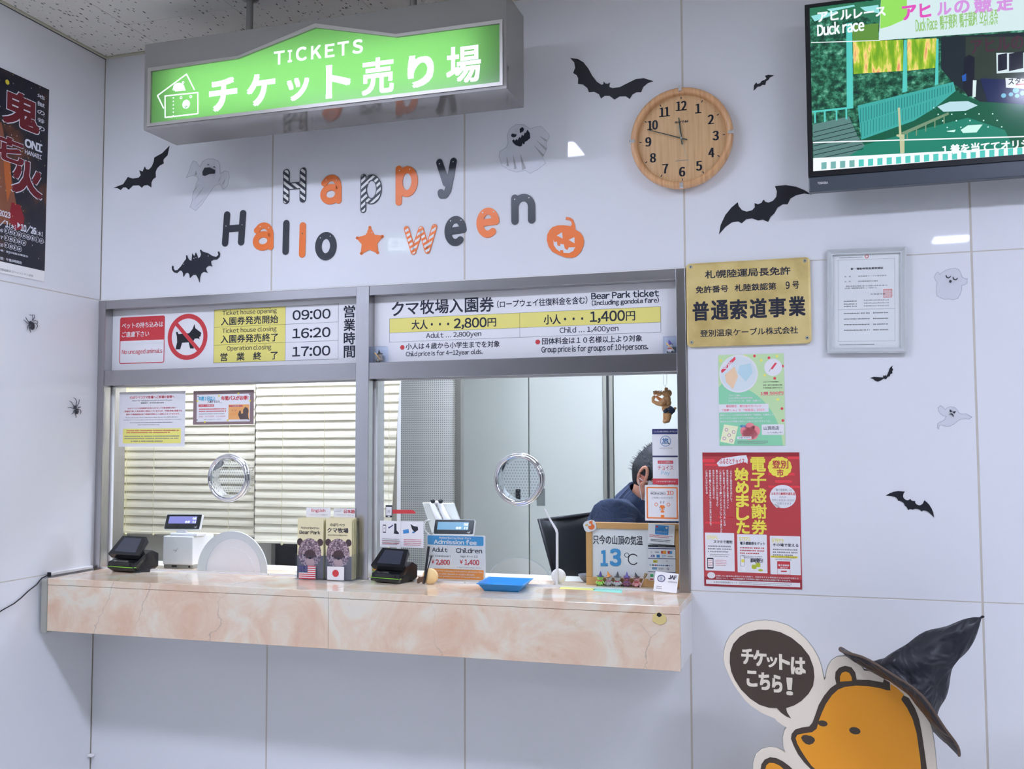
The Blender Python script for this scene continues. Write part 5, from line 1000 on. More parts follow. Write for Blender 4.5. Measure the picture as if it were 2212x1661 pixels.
# perforated screen and steel cabinets
m_perf = mat('perforated_sheet', C(214, 218, 232), .45); n, l, b = nodes(m_perf); mp = coords(n, l, (95, 1, 95)); vm = n.new('ShaderNodeVectorMath'); vm.operation = 'FRACTION'; l.new(mp.outputs[0], vm.inputs[0])
vs = n.new('ShaderNodeVectorMath'); vs.operation = 'SUBTRACT'; vs.inputs[1].default_value = (.5, 0, .5); l.new(vm.outputs[0], vs.inputs[0]); ml = n.new('ShaderNodeVectorMath'); ml.operation = 'MULTIPLY'; ml.inputs[1].default_value = (1, 0, 1); l.new(vs.outputs[0], ml.inputs[0]); ln = n.new('ShaderNodeVectorMath'); ln.operation = 'LENGTH'; l.new(ml.outputs[0], ln.inputs[0])
rp = ramp(n, [(.20, C(136, 140, 156)), (.30, C(214, 218, 232))]); l.new(ln.outputs['Value'], rp.inputs[0]); l.new(rp.outputs[0], b.inputs['Base Color'])
SYY = 1.20; xa, xb = W(840, 900, 'y', SYY).x, W(985, 900, 'y', SYY).x
e = empty('office_partition', (xa, SYY, 0), 'perforated pale metal screen standing between blinds and cabinets', 'partition')
g = G(); g.box((0, 0, .2), (xb-xa, .012, 2.3), m_perf); g.build('perforated_sheet', e); g = G(); g.bbox((xb-xa, -.01, 0), (xb-xa+.028, .03, 2.3), m_alud, .002); g.build('post', e)
g = G(); g.bbox((0, -.01, 0), (.02, .03, 2.3), m_alud, .002); g.build('post', e)
CY = 1.75
def cab(pl, pr_, label, yy=CY, handle=None):
    x0, x1 = W(pl, 950, 'y', yy).x, W(pr_, 950, 'y', yy).x; e = empty('steel_cabinet', (x0, yy, 0), label, 'cabinet', 'pale office cabinets')
    g = G(); g.box((.002, .02, .02), (x1-x0-.002, .4, 2.3), m_cabd); g.build('body', e); g = G(); g.bbox((.003, 0, .05), (x1-x0-.003, .02, 2.28), m_cab, .002); d = g.build('door', e)
    if handle: g = G(); hx, hz = handle; p = W(hx, hz, 'y', yy); g.bbox((p.x-x0-.012, -.012, p.z-.028), (p.x-x0+.012, 0, p.z+.028), m_blackp, .003); g.build('handle', d)
cab(960, 1142, 'pale steel cabinet door seen beside the round speaking hole', handle=(1120, 1068)); cab(1142, 1304, 'pale steel cabinet door in the middle of the right window'); cab(1325, 1500, 'pale steel cabinet door behind the seated clerk')
x0, x1 = W(1304, 950, 'y', CY).x, W(1325, 950, 'y', CY).x
e = empty('cabinet_post', (x0, CY, 0), 'grey metal post with dark groove between the pale cabinets', 'post')
w = x1-x0
for a, b_, m in ((0, .36, m_alu), (.36, .62, m_cabd), (.62, 1, m_alu)): g = G(); g.bbox((w*a, -.012 if m is m_alu else .002, 0), (w*b_, .02, 2.3), m, .001); g.build('groove' if m is m_cabd else 'strip', e)

# ---------------------------------------------------------------- office chair
m_mesh = mat('black_chair_mesh', (.018, .02, .022), .55)
e = empty('office_chair', (1.95, .52, 0), 'black office chair with wide backrest behind the seated clerk', 'chair'); inv = Matrix.Translation((-1.95, -.52, 0))
a, b_, c_, d_ = [W(px, py, 'y', yy) for px, py, yy in ((1166, 1124, .50), (1290, 1108, .70), (1290, 1290, .68), (1212, 1290, .50))]
def patch(g, a, b_, c_, d_, th, m, bulge=.02, n=6):
    nn = (b_-a).cross(d_-a).normalized(); 
    if nn.y > 0: nn = -nn
    V = []; F_ = []
    for s_ in (0, 1):
        for j in range(n+1):
            for i in range(n+1):
                u, v = i/n, j/n; p = (a*(1-u)+b_*u)*(1-v)+(d_*(1-u)+c_*u)*v; p = p+nn*(bulge*(1-(2*u-1)**2)*-1+(th if s_ else 0)*(1-.5*abs(2*u-1)**4)); V.append(tuple(p))
    k = (n+1)**2
    for j in range(n):
        for i in range(n): q = j*(n+1)+i; F_ += [(q, q+1, q+n+2, q+n+1), (k+q, k+q+n+1, k+q+n+2, k+q+1)]
    for i in range(n): F_ += [(i, k+i, k+i+1, i+1), (n*(n+1)+i, n*(n+1)+i+1, k+n*(n+1)+i+1, k+n*(n+1)+i)]; j = i*(n+1); F_ += [(j, j+n+1, k+j+n+1, k+j), (j+n, k+j+n, k+j+2*n+1, j+2*n+1)]
    g.add(V, F_, m, smooth=True)
g = G(); patch(g, a, b_, c_, d_, .022, m_mesh); g.build('backrest', e).matrix_local = inv
g = G(); g.tube([a+Vector((0, .0, .0)), b_, c_, d_], .011, m_blackp, 8, closed=True); g.build('back_frame', e).matrix_local = inv
g = G(); g.bbox((-.23, -.23, .60), (.23, .23, .67), m_mesh, .025, M=Matrix.Rotation(math.radians(20), 4, 'Z')); g.build('seat', e)
g = G(); g.tube([(0, 0, .12), (0, 0, .60)], .025, m_blackp, 10); g.build('stem', e)
for k in range(5): q = 2*math.pi*k/5; g = G(); g.tube([(0, 0, .12), (.28*math.cos(q), .28*math.sin(q), .07)], [.025, .016], m_blackp, 8); g.ball((.28*math.cos(q), .28*math.sin(q), .032), .031, m_blackp, 10); g.build('leg', e)

# ---------------------------------------------------------------- the clerk
m_skin = mat('skin', C(205, 150, 138), .5); m_shirt = mat('navy_shirt', C(42, 56, 92), .75); m_trous = mat('dark_trousers', (.02, .022, .03), .8); m_hair = mat('black_hair', (.012, .014, .018), .45)
n, l, b = nodes(m_shirt); mp = coords(n, l, (1, 1, 1)); nz = n.new('ShaderNodeTexNoise'); nz.inputs['Scale'].default_value = 9; nz.inputs['Detail'].default_value = 3; nz.inputs['Distortion'].default_value = 1.2; l.new(mp.outputs[0], nz.inputs[0]); bp = n.new('ShaderNodeBump'); bp.inputs['Strength'].default_value = .9; bp.inputs['Distance'].default_value = .03; l.new(nz.outputs[0], bp.inputs['Height']); l.new(bp.outputs[0], b.inputs['Normal'])
n, l, b = nodes(m_hair); mp = coords(n, l, (1, 1, .25)); nz = n.new('ShaderNodeTexNoise'); nz.inputs['Scale'].default_value = 260; l.new(mp.outputs[0], nz.inputs[0]); bp = n.new('ShaderNodeBump'); bp.inputs['Strength'].default_value = .8; bp.inputs['Distance'].default_value = .004; l.new(nz.outputs[0], bp.inputs['Height']); l.new(bp.outputs[0], b.inputs['Normal'])
PY = .40
Q = lambda px, py, y=PY: W(px, py, 'y', y)
cl_ = empty('person', (2.0, .5, .67), 'clerk in navy shirt and white mask leaning over the desk behind the glass', 'person'); cinv = Matrix.Translation((-2.0, -.5, -.67))
def skin(name, pts, edges, m, sub=2, parent=None):
    me = bpy.data.meshes.new(name); bm = bmesh.new(); ly = bm.verts.layers.skin.new(); vs = [bm.verts.new(tuple(p[0])) for p in pts]
    for i, p in enumerate(pts): r = p[1]; vs[i][ly].radius = r if isinstance(r, tuple) else (r, r); vs[i][ly].use_root = i == 0
    for i, j in edges: bm.edges.new((vs[i], vs[j]))
    bm.to_mesh(me); bm.free(); o = bpy.data.objects.new(name, me); COL.objects.link(o); me.materials.append(m)
    s_ = o.modifiers.new('skin', 'SKIN'); s_.use_smooth_shade = True; u = o.modifiers.new('sub', 'SUBSURF'); u.levels = u.render_levels = sub
    if parent: o.parent = parent; o.matrix_local = cinv
    return o
pel = Vector((1.97, .55, .78)); wai = Vector((2.00, .50, .93)); che = Q(1352, 1165, .44); uch = Q(1366, 1122, .43); nek = Q(1378, 1092, .41); jaw = Q(1396, 1068, .40); hd = Q(1416, 1032, .40); crn = Q(1416, 990, .40)
rsh = Q(1322, 1112, .26); lsh = Q(1418, 1108, .60); rel = Q(1352, 1215, .22); lel = Q(1480, 1190, .66); rwr = Q(1455, 1216, .30); lwr = Q(1500, 1216, .42)
rwr.z = max(rwr.z, ZT+.03); 
rhip, lhip = pel+Vector((.02, -.09, -.02)), pel+Vector((.02, .09, -.02)); rkn, lkn = pel+Vector((.40, -.12, .0)), pel+Vector((.40, .14, .0)); ran, lan = rkn+Vector((.03, 0, -.42)), lkn+Vector((.03, 0, -.42)); rto, lto = ran+Vector((.14, 0, -.04)), lan+Vector((.14, 0, -.04))
B = [(pel, (.13, .12)), (wai, (.12, .11)), (che, (.13, .12)), (uch, (.085, .085)), (nek, .048), (jaw, .052), (hd, (.080, .088)), (crn, (.070, .075)), (rsh, .050), (lsh, .050), (rel, .040), (lel, .044), (rwr, .028), (lwr, .028), (rhip, .085), (lhip, .085), (rkn, .058), (lkn, .058), (ran, .038), (lan, .038), (rto, .035), (lto, .035)]
ED = [(0, 1), (1, 2), (2, 3), (3, 4), (4, 5), (5, 6), (6, 7), (3, 8), (3, 9), (8, 10), (9, 11), (10, 12), (11, 13), (0, 14), (0, 15), (14, 16), (15, 17), (16, 18), (17, 19), (18, 20), (19, 21)]
hands = []
for wr, el_, k0 in ((rwr, rel, 12), (lwr, lel, 13)):
    d = (wr-el_).normalized(); sd = Vector((-d.y, d.x, 0)).normalized(); pm = wr+d*.055; i0 = len(B); B.append((pm, (.030, .016))); ED.append((k0, i0))
    for j in range(4):
        o_ = sd*(.022*(1.5-j)/1.5); L_ = (.072, .080, .076, .060)[j]; b0 = len(B); B += [(pm+o_+d*.03, .0085), (pm+o_+d*(.03+L_*.5)+Vector((0, 0, .006)), .008), (pm+o_+d*(.03+L_)+Vector((0, 0, -.012)), .006)]; ED += [(i0, b0), (b0, b0+1), (b0+1, b0+2)]
    b0 = len(B); sg = 1 if wr is rwr else -1; B += [(wr+d*.02+sd*.032*sg, .010), (wr+d*.055+sd*.048*sg, .0085), (wr+d*.08+sd*.044*sg, .007)]; ED += [(k0, b0), (b0, b0+1), (b0+1, b0+2)]
skin('body', B, ED, m_skin, 2, cl_)
S = [(pel+Vector((0, 0, .02)), (.15, .14)), (wai, (.155, .14)), (che, (.165, .15)), (uch, (.125, .12)), (nek+(uch-nek)*.35, (.078, .078)), (rsh, .084), (lsh, .084), (rel, .062), (lel, .062), (rwr+(rel-rwr)*.1, .045), (lwr+(lel-lwr)*.1, .045)]
skin('shirt', S, [(0, 1), (1, 2), (2, 3), (3, 4), (3, 5), (3, 6), (5, 7), (6, 8), (7, 9), (8, 10)], m_shirt, 2, cl_)
T_ = [(pel, (.145, .14)), (rhip, .10), (lhip, .10), (rkn, .075), (lkn, .075), (ran, .055), (lan, .055)]
skin('trousers', T_, [(0, 1), (0, 2), (1, 3), (2, 4), (3, 5), (4, 6)], m_trous, 1, cl_)
# head in detail: skull, hair, ear, mask; the face looks to the right and away
face = Vector((.80, -.40, -.45)).normalized(); upv = Vector((.40, -.1, 1)).normalized(); side = face.cross(upv).normalized(); upv = side.cross(face)
hc = Q(1420, 1028, .40); HM = Matrix(((face.x, side.x, upv.x, hc.x), (face.y, side.y, upv.y, hc.y), (face.z, side.z, upv.z, hc.z), (0, 0, 0, 1)))
def headform(sc, lo=-1.0, hairf=False):
    V = []; F_ = []; N = 28; H = 18; rr = random.Random(5)
    for i in range(H+1):
        a = math.pi*i/H
        for k in range(N):
            q = 2*math.pi*k/N; x, y, z = math.sin(a)*math.cos(q), math.sin(a)*math.sin(q), math.cos(a)
            X_ = x*.096*(1 if x < 0 else .94); Y_ = y*.078; Z_ = z*.115
            if z < 0: Y_ *= 1+z*.35; X_ = X_*(1+z*.12)+(-z)*.012
            if hairf: Z_ = max(Z_, -.055 if x < -.1 else (-.012 if x < .35 else .045)); w = 1+.045*rr.random(); X_ *= w; Y_ *= w; Z_ = Z_*w if Z_ > 0 else Z_
            V.append((X_*sc, Y_*sc, Z_*sc))
    for i in range(H):
        for k in range(N): F_.append((i*N+k, (i+1)*N+k, (i+1)*N+(k+1) % N, i*N+(k+1) % N))
    return V, F_
g = G(); V, F_ = headform(1.0); g.add(V, F_, m_skin, True)
g.ball((.100, 0, -.022), (.020, .014, .022), m_skin, 10); g.ball((.080, 0, -.088), (.024, .026, .018), m_skin, 10)
for s_ in (-1, 1): g.ball((.086, s_*.032, .005), (.012, .014, .010), m_sheet, 10); g.ball((.095, s_*.032, .005), (.005, .006, .006), m_ink, 8); g.box((.088, s_*.018, .024), (.094, s_*.050, .029), m_hair)
g.build('face', cl_).matrix_local = cinv @ HM
g = G(); V, F_ = headform(1.07, hairf=True); g.add(V, F_, m_hair, True)
rr = random.Random(2)
for k in range(900):
    a = rr.random()*math.pi*.55; q = rr.random()*6.283; x, y, z = math.sin(a)*math.cos(q), math.sin(a)*math.sin(q), math.cos(a); p = Vector((x*.102, y*.083, z*.121)); d = Vector((x, y, z+.2)).normalized()*.013+Vector((-.006, rr.uniform(-.006, .006), -.004)); s_ = Vector((-y, x, .2)).normalized()*.0022
    g.add([tuple(p-s_), tuple(p+s_), tuple(p+d)], [(0, 1, 2)], m_hair)
g.build('hair', cl_).matrix_local = cinv @ HM
g = G()
sgn_ = 1 if (HM.to_3x3() @ Vector((0, 1, 0))).y < 0 else -1
g.tube([(-.004+.021*math.cos(t)*.8, sgn_*(.083+.004*math.sin(t)), -.006+.033*math.sin(t)) for t in [2*math.pi*k/14 for k in range(14)]], .0062, m_skin, 8, closed=True)
g.ball((-.004, sgn_*.079, -.006), (.016, .006, .028), mat('ear_inner', C(180, 110, 104), .5), 12); g.ball((.006, sgn_*.080, -.036), (.009, .005, .009), m_skin, 8); g.build('ear', cl_).matrix_local = cinv @ HM
g = G(); V = []; F_ = []
for i in range(9):
    v = i/8; z = -.008-.085*v
    for k in range(13): q = math.radians(-78+156*k/12); r = 1.10-.08*v; V.append((.092*r*math.cos(q)+.004, .076*r*math.sin(q)*(1-.25*v), z))
for i in range(8):
    for k in range(12): F_.append((i*13+k, i*13+k+1, (i+1)*13+k+1, (i+1)*13+k))
g.add(V, F_, m_sheet, True)
for zz in (-.014, -.085): g.tube([(.030, sgn_*.077, zz), (.010, sgn_*.083, (zz-.03)/2), (-.012, sgn_*.085, -.018+zz*.1)], .0016, m_sheet, 6)
g.build('mask', cl_).matrix_local = cinv @ HM
# shirt collar
g = G(); na = (jaw-uch).normalized(); c0 = nek+(jaw-nek)*.35; s1 = na.cross(Vector((0, 1, 0))).normalized(); s2 = na.cross(s1)
V = []; F_ = []
for j, (r, h) in enumerate(((.062, .036), (.070, .040), (.092, -.030), (.088, -.045))):
    for k in range(20): q = 2*math.pi*k/20; V.append(tuple(c0+(s1*math.cos(q)+s2*math.sin(q))*r+na*h))
for j in range(3):
    for k in range(20): F_.append((j*20+k, j*20+(k+1) % 20, (j+1)*20+(k+1) % 20, (j+1)*20+k))
g.add(V, F_, m_shirt, True); g.build('collar', cl_).matrix_local = cinv

# ================================================================ ON THE GLASS AND ON THE COUNTER
GY = .0425
cg1 = crop(200, 800, 1517/420); cg6 = crop(1370, 790, 635/130); cw = crop(1240, 1060, 1733/240); ca = crop(780, 1070, 2212/300); cbk = crop(560, 1060, 2212/420); cp = crop(330, 1090, 2212/270)
def glass_sheet(corners, m, label, cat, name, y=GY, th=.0006, group=None):
    fr = Fr(W(sum(c[0] for c in corners)/4, sum(c[1] for c in corners)/4, 'y', y)); q = [fr.L(*c) for c in corners]
    r = ((q[0][0]+q[3][0])/2, (q[2][1]+q[3][1])/2, (q[1][0]+q[2][0])/2, (q[0][1]+q[1][1])/2)
    e = empty(name, fr.M, label, cat, group); g = G(); g.box((r[0], r[1], -.0001), (r[2], r[3], th), m); g.build('sheet', e); return e, fr, r
K = lambda pts, cv: [cv(*p) for p in pts]
# photo rules notice
e, fr, r = glass_sheet(K([(212, 168), (725, 163), (718, 593), (203, 597)], cg1), m_sheet, 'white notice with red Japanese heading and yellow box on the left window glass', 'notice', 'notice')
L = Lay(r, .0008)
L.t('のぼりべつクマ牧場へご来場の皆様へ', .165, .075, .84, .125, m_redt, bold=.02).t('Rules for taking photos and movies in the park', .20, .148, .81, .178, m_ink).t('温馨提示：本守则为园内须知', .33, .192, .68, .218, m_ink)
L.t('のぼりべつクマ牧場施設内全域におきましての動画撮影は個人・', .13, .285, .88, .315, m_redt, bold=.01).t('ご家庭内で楽しむ為を目的に制限はございませんが、不特定多数が閲覧する', .07, .338, .95, .37, m_redt, bold=.01).t('媒体への動画配信は全て事前許可制もしくは禁止となっております。', .11, .395, .92, .425, m_redt, bold=.01)
L.t('Photos and movies taken in Noboribetsu Bear Park are for HOME USE ONLY.', .10, .455, .90, .48, m_grey).t('Posting them on social media is required a permit in advance, otherwise it is forbidden.', .07, .50, .95, .525, m_grey).rows(.17, .55, .84, .575, 1, m_grey, 1).rows(.29, .59, .72, .615, 1, m_grey, 2)
L.rect(.065, .67, .945, .94, ink('notice_yellow', 222, 214, 130), .0001, .004); L.rows(.12, .69, .92, .76, 2, m_redt, 4, .55).rows(.09, .79, .92, .87, 2, m_grey, 5, .5).rows(.19, .885, .80, .915, 1, m_grey, 6, .7); L.done('print', e)
g = G(); a = fr.L(*cg1(198, 625)); 
# annual pass flyer
e, fr, r = glass_sheet(K([(787, 158), (1258, 155), (1257, 420), (785, 423)], cg1), ink('pass_brown', 128, 110, 124), 'small brown-bordered flyer for an annual pass on the left window glass', 'flyer', 'flyer')
L = Lay(r, .0008); L.rect(.06, .11, .94, .92, m_sheet, .0001, .002)
L.t('年間３回以上', .09, .17, .37, .29, ink('pass_cyan', 60, 160, 210), bold=.04).t('年間パスがお得！', .47, .17, .91, .29, m_red, bold=.04).t('入園するなら…', .24, .29, .48, .36, m_ink, bold=.02)
L.rect(.09, .405, .35, .475, m_red, .0003, .001).t('パスポート特典内容', .10, .415, .34, .465, m_sheet, .0005, .01)
L.rows(.10, .51, .56, .64, 2, m_red, 3, .5).rows(.10, .66, .56, .71, 1, m_grey, 3, .5).t('（料金） 大人7,000円　小人3,500円', .10, .735, .54, .785, m_redt).t('お申し込みはスタッフまで！', .18, .83, .47, .865, m_ink)
L.rect(.59, .42, .93, .86, ink('pass_orange', 214, 160, 110), .0003, .001).rect(.60, .44, .82, .49, m_redt, .0005, .001).t('クマ牧場年間パス', .61, .445, .81, .485, m_sheet, .0007)
L.poly([(.78, .86), (.75, .72), (.77, .60), (.79, .60), (.80, .70), (.83, .68), (.83, .58), (.86, .50), (.90, .52), (.92, .60), (.91, .72), (.92, .86)], ink('pass_bear', 84, 74, 80), .0005); L.t('大 沼', .64, .56, .72, .62, m_redt, .0006).t('1,000円', .62, .66, .74, .74, ink('pass_gold', 220, 130, 60), .0006)
for u, v in ((.08, .16), (.93, .13), (.07, .86), (.92, .86)): L.circle(u, v, .0022, m_ink, .0004, 8)
for u, v in ((.43, .16), (.75, .10), (.07, .30), (.94, .32), (.58, .88), (.20, .92)):
    a = L.p(u, v); L.g.flat([(a[0]+(.0062 if k % 2 == 0 else .0026)*math.sin(math.pi*k/5), a[1]+(.0062 if k % 2 == 0 else .0026)*math.cos(math.pi*k/5)) for k in range(10)], hy, .0014)
L.done('print', e)
# round speaking rings
m_hole = mat('speaking_hole', C(120, 124, 132), .4)
for i, (px, py, lab) in enumerate(((498.4, 1032, 'round chrome speaking ring in the left window glass'), (1123.3, 1035, 'round chrome speaking ring in the right window glass'))):
    p = W(px, py, 'y', .03); F_ = Fr((p.x, .03, p.z)); e = empty('speaking_ring', F_.M, lab, 'ring', 'chrome speaking rings in the glass')
    g = G(); g.lathe([(.0715, -.034), (.0715, .016), (.0725, .022), (.0755, .027), (.0795, .0285), (.083, .026), (.0845, .021), (.0848, .0165), (.0862, .0178), (.0885, .0168), (.0905, .012), (.090, .006), (.086, .001), (.0775, -.002), (.0775, -.034), (.0715, -.034)], m_chrome, 56); g.build('chrome_ring', e)
    g = G(); g.prism(circ(0, 0, .0713, 40), m_acryl, -.016, -.012); g.build('clear_disc', e)
    g = G(); rr = random.Random(4)
    for a in range(-7, 8):
        for b_ in range(-7, 8):
            x, y = a*.0098+(.0049 if b_ % 2 else 0), b_*.0098
            if x*x+y*y < .063**2: g.ringp(circ(x, y, .0022, 8), circ(x, y, .0009, 8), m_hole, -.0119, -.0115)
    g.build('holes', e)['kind'] = 'stuff'
# white half-round hatch cover behind the left opening
p0, p1 = W(427.7, 1232, 'z', ZT), W(579, 1237, 'z', ZT); y_ = .062; xa, xb = W(428, 1230, 'y', y_).x, W(579, 1232, 'y', y_).x; zt_ = W(504, 1147, 'y', y_).z
F_ = Fr(((xa+xb)/2, y_, ZT)); e = empty('hatch_cover', F_.M, 'white half-round board closing the opening in the left window', 'board'); hw, hh = (xb-xa)/2, zt_-ZT
half = lambda sx, sz, n=28: [(hw*sx*math.cos(math.pi*k/n), hh*sz*math.sin(math.pi*k/n)) for k in range(n+1)]
g = G(); g.prism(half(1, 1), m_wplast, 0, .006); g.build('board', e); g = G(); g.prism(half(.64, .60), m_wplast, .006, .009); g.build('raised_panel', e)

# stickers on the right edge of the right pane
e, fr, r = glass_sheet(K([(192, 667), (466, 665), (467, 960), (190, 960)], cg6), m_sheet, 'white travel sticker with navy strip and round blue emblem on right pane', 'sticker', 'sticker')
L = Lay(r, .0008); L.rect(0, 0, 1, .19, m_navy, .0001).rect(0, .96, 1, 1, m_navy, .0001).t('ふるさと納税の現地払いができます', .06, .07, .96, .125, m_sheet, .0003); a = L.p(.51, .44); L.g.ringp(circ(*a, .0175, 28), circ(*a, .0158, 28), ink('emblem_blue', 50, 110, 170), .0008, .0012); L.t('旅', .38, .33, .62, .54, ink('emblem_blue', 50, 110, 170), .0003, .02).poly([(.60, .48), (.66, .52), (.68, .57), (.62, .53)], m_ink, .0005).t('ふるなびトラベル', .26, .67, .77, .715, m_ink, .0003); L.done('print', e)
e, fr, r = glass_sheet(K([(196, 966), (466, 966), (467, 1252), (197, 1252)], cg6), m_sheet, 'white cashless pay sticker with red strips on right pane', 'sticker', 'sticker')
L = Lay(r, .0008); L.rect(0, .785, 1, 1, m_redt, .0001).rect(.2, .12, .80, .235, m_redt, .0001).t('ふるさと納税払い', .24, .145, .76, .21, m_sheet).t('チョイス', .20, .30, .80, .47, m_redt).t('Pay', .33, .50, .66, .68, ink('pay_blue', 110, 170, 215)).t('こちらのお店で使えます', .13, .86, .88, .92, m_sheet, .0003, .01); L.done('print', e)
e, fr, r = glass_sheet(K([(113, 1258), (467, 1262), (466, 1640), (115, 1632)], cg6), m_sheet, 'white square sticker with orange frame and giraffe emblem on right pane', 'sticker', 'sticker', y=GY-.0012)
L = Lay(r, .0008); a = L.p(.05, .94); b_ = L.p(.985, .05); outline(L.g, a[0], a[1], b_[0], b_[1], m_orange, .0042, .0012, .003)
L.t('MIRAIRO', .18, .205, .62, .265, m_ink, .0003, .01).t('ID', .66, .16, .86, .265, ink('id_red', 222, 110, 70), .0003, .02).t('ご利用いただけます', .20, .33, .84, .38, m_grey, .0003).t('MIRAIRO  バリアフリー', .18, .165, .60, .185, m_grey)
L.poly([(.44, .60), (.47, .56), (.56, .56), (.60, .60), (.55, .66), (.545, .69), (.50, .69), (.49, .66)], m_orange, .0003).poly([(.46, .74), (.50, .70), (.545, .70), (.585, .74), (.56, .77), (.49, .77)], m_orange, .0003).poly([(.475, .83), (.57, .83), (.575, .93), (.47, .93)], m_orange, .0003)
for u in (.47, .555): L.rect(u, .445, u+.014, .515, m_ink, .0003)
for u in (.34, .70): L.g.ringp(circ(*L.p(u, .545), .0058, 12), circ(*L.p(u, .545), .0042, 12), m_orange, .0008, .0011)
for u0, v0, u1, v1 in ((.43, .62, .45, .64), (.58, .62, .60, .64), (.45, .66, .465, .69), (.565, .66, .58, .69)): L.rect(u0, v0, u1, v1, m_ink, .0003)
L.done('print', e)

# hanging bear keyring behind the glass
m_fig = mat('tan_bear_figure', C(196, 148, 110), .4); m_figd = mat('navy_trunks', C(40, 52, 80), .4); ch = crop(1280, 780, 2030/220)
KY = .105; e = empty('bear_keyring', W(*ch(1450, 500), 'y', KY), 'tan muscular toy bear in dark trunks hanging on a ball chain inside the glass', 'keyring'); einv = Matrix.Translation(e.matrix_world.translation).inverted()
P_ = lambda x, y, d=0: W(*ch(x, y), 'y', KY+d)
def blob(g, pts, m, n=12):
    for (x, y, r, *d) in pts:
        c = P_(x, y, d[0] if d else 0); k = r/9.227/FOC*3.35; g.ball(tuple(c), (k, k*.9, k), m, n)
g = G()
blob(g, [(1500, 640, 82), (1440, 640, 62), (1330, 640, 58, -.004), (1265, 625, 48, -.004), (1470, 560, 40), (1240, 640, 34)], m_fig); g.build('head', e).matrix_local = einv
g = G(); blob(g, [(1480, 760, 82), (1500, 830, 72), (1450, 900, 72), (1440, 950, 62), (1520, 930, 56), (1480, 1000, 60)], m_fig); g.build('torso', e).matrix_local = einv
def limb(name, pts, m=None):
    g = G(); g.tube([P_(x, y, d) for x, y, r, d in pts], [r/9.227/FOC*3.35 for x, y, r, d in pts], m or m_fig, 12); c = pts[-1]; blob(g, [(c[0], c[1], c[2]*1.05, c[3])], m or m_fig, 10); g.build(name, e).matrix_local = einv
limb('arm', [(1440, 800, 62, -.012), (1360, 850, 58, -.014), (1280, 840, 42, -.014), (1205, 800, 34, -.014), (1210, 740, 36, -.014), (1225, 715, 32, -.014)])
limb('arm', [(1440, 760, 50, .01), (1380, 780, 40, .012), (1310, 740, 32, .012), (1280, 710, 28, .01)])
limb('leg', [(1510, 1040, 66, -.004), (1510, 1120, 60, -.004), (1500, 1190, 44, -.004), (1440, 1205, 38, -.004)]); limb('leg', [(1450, 1040, 50, .01), (1440, 1120, 36, .01), (1430, 1180, 26, .01), (1412, 1200, 18, .01)])
g = G(); blob(g, [(1470, 985, 70), (1540, 960, 72), (1590, 980, 60), (1560, 1020, 52), (1480, 1010, 56)], m_figd); g.build('trunks', e).matrix_local = einv
g = G(); blob(g, [(1645, 940, 28)], m_fig); g.build('tail', e).matrix_local = einv
g = G(); blob(g, [(1345, 605, 18, -.012)], m_sheet, 8); blob(g, [(1375, 590, 10, -.014), (1215, 610, 12, -.008)], m_ink, 8); g.build('face', e).matrix_local = einv
g = G()
for x in (1415, 1480):
    for k in range(22): c = P_(x, 240+k*10); g.ball(tuple(c), .00085, m_alu, 6)
for k in range(7): t = math.pi*k/6; c = P_(1447-33*math.cos(t), 455+28*math.sin(t)); g.ball(tuple(c), .00085, m_alu, 6)
g.tube([P_(1445, 480), P_(1447, 535)], .0008, m_alu, 5); g.tube([P_(1415, 240), P_(1410, 190), P_(1450, 170), P_(1485, 190), P_(1480, 240)], .0006, m_alu, 5); g.build('ball_chain', e)['kind'] = 'stuff'
COL.objects[-1].matrix_local = einv if COL.objects[-1].name.startswith('ball_chain') else COL.objects[-1].matrix_local

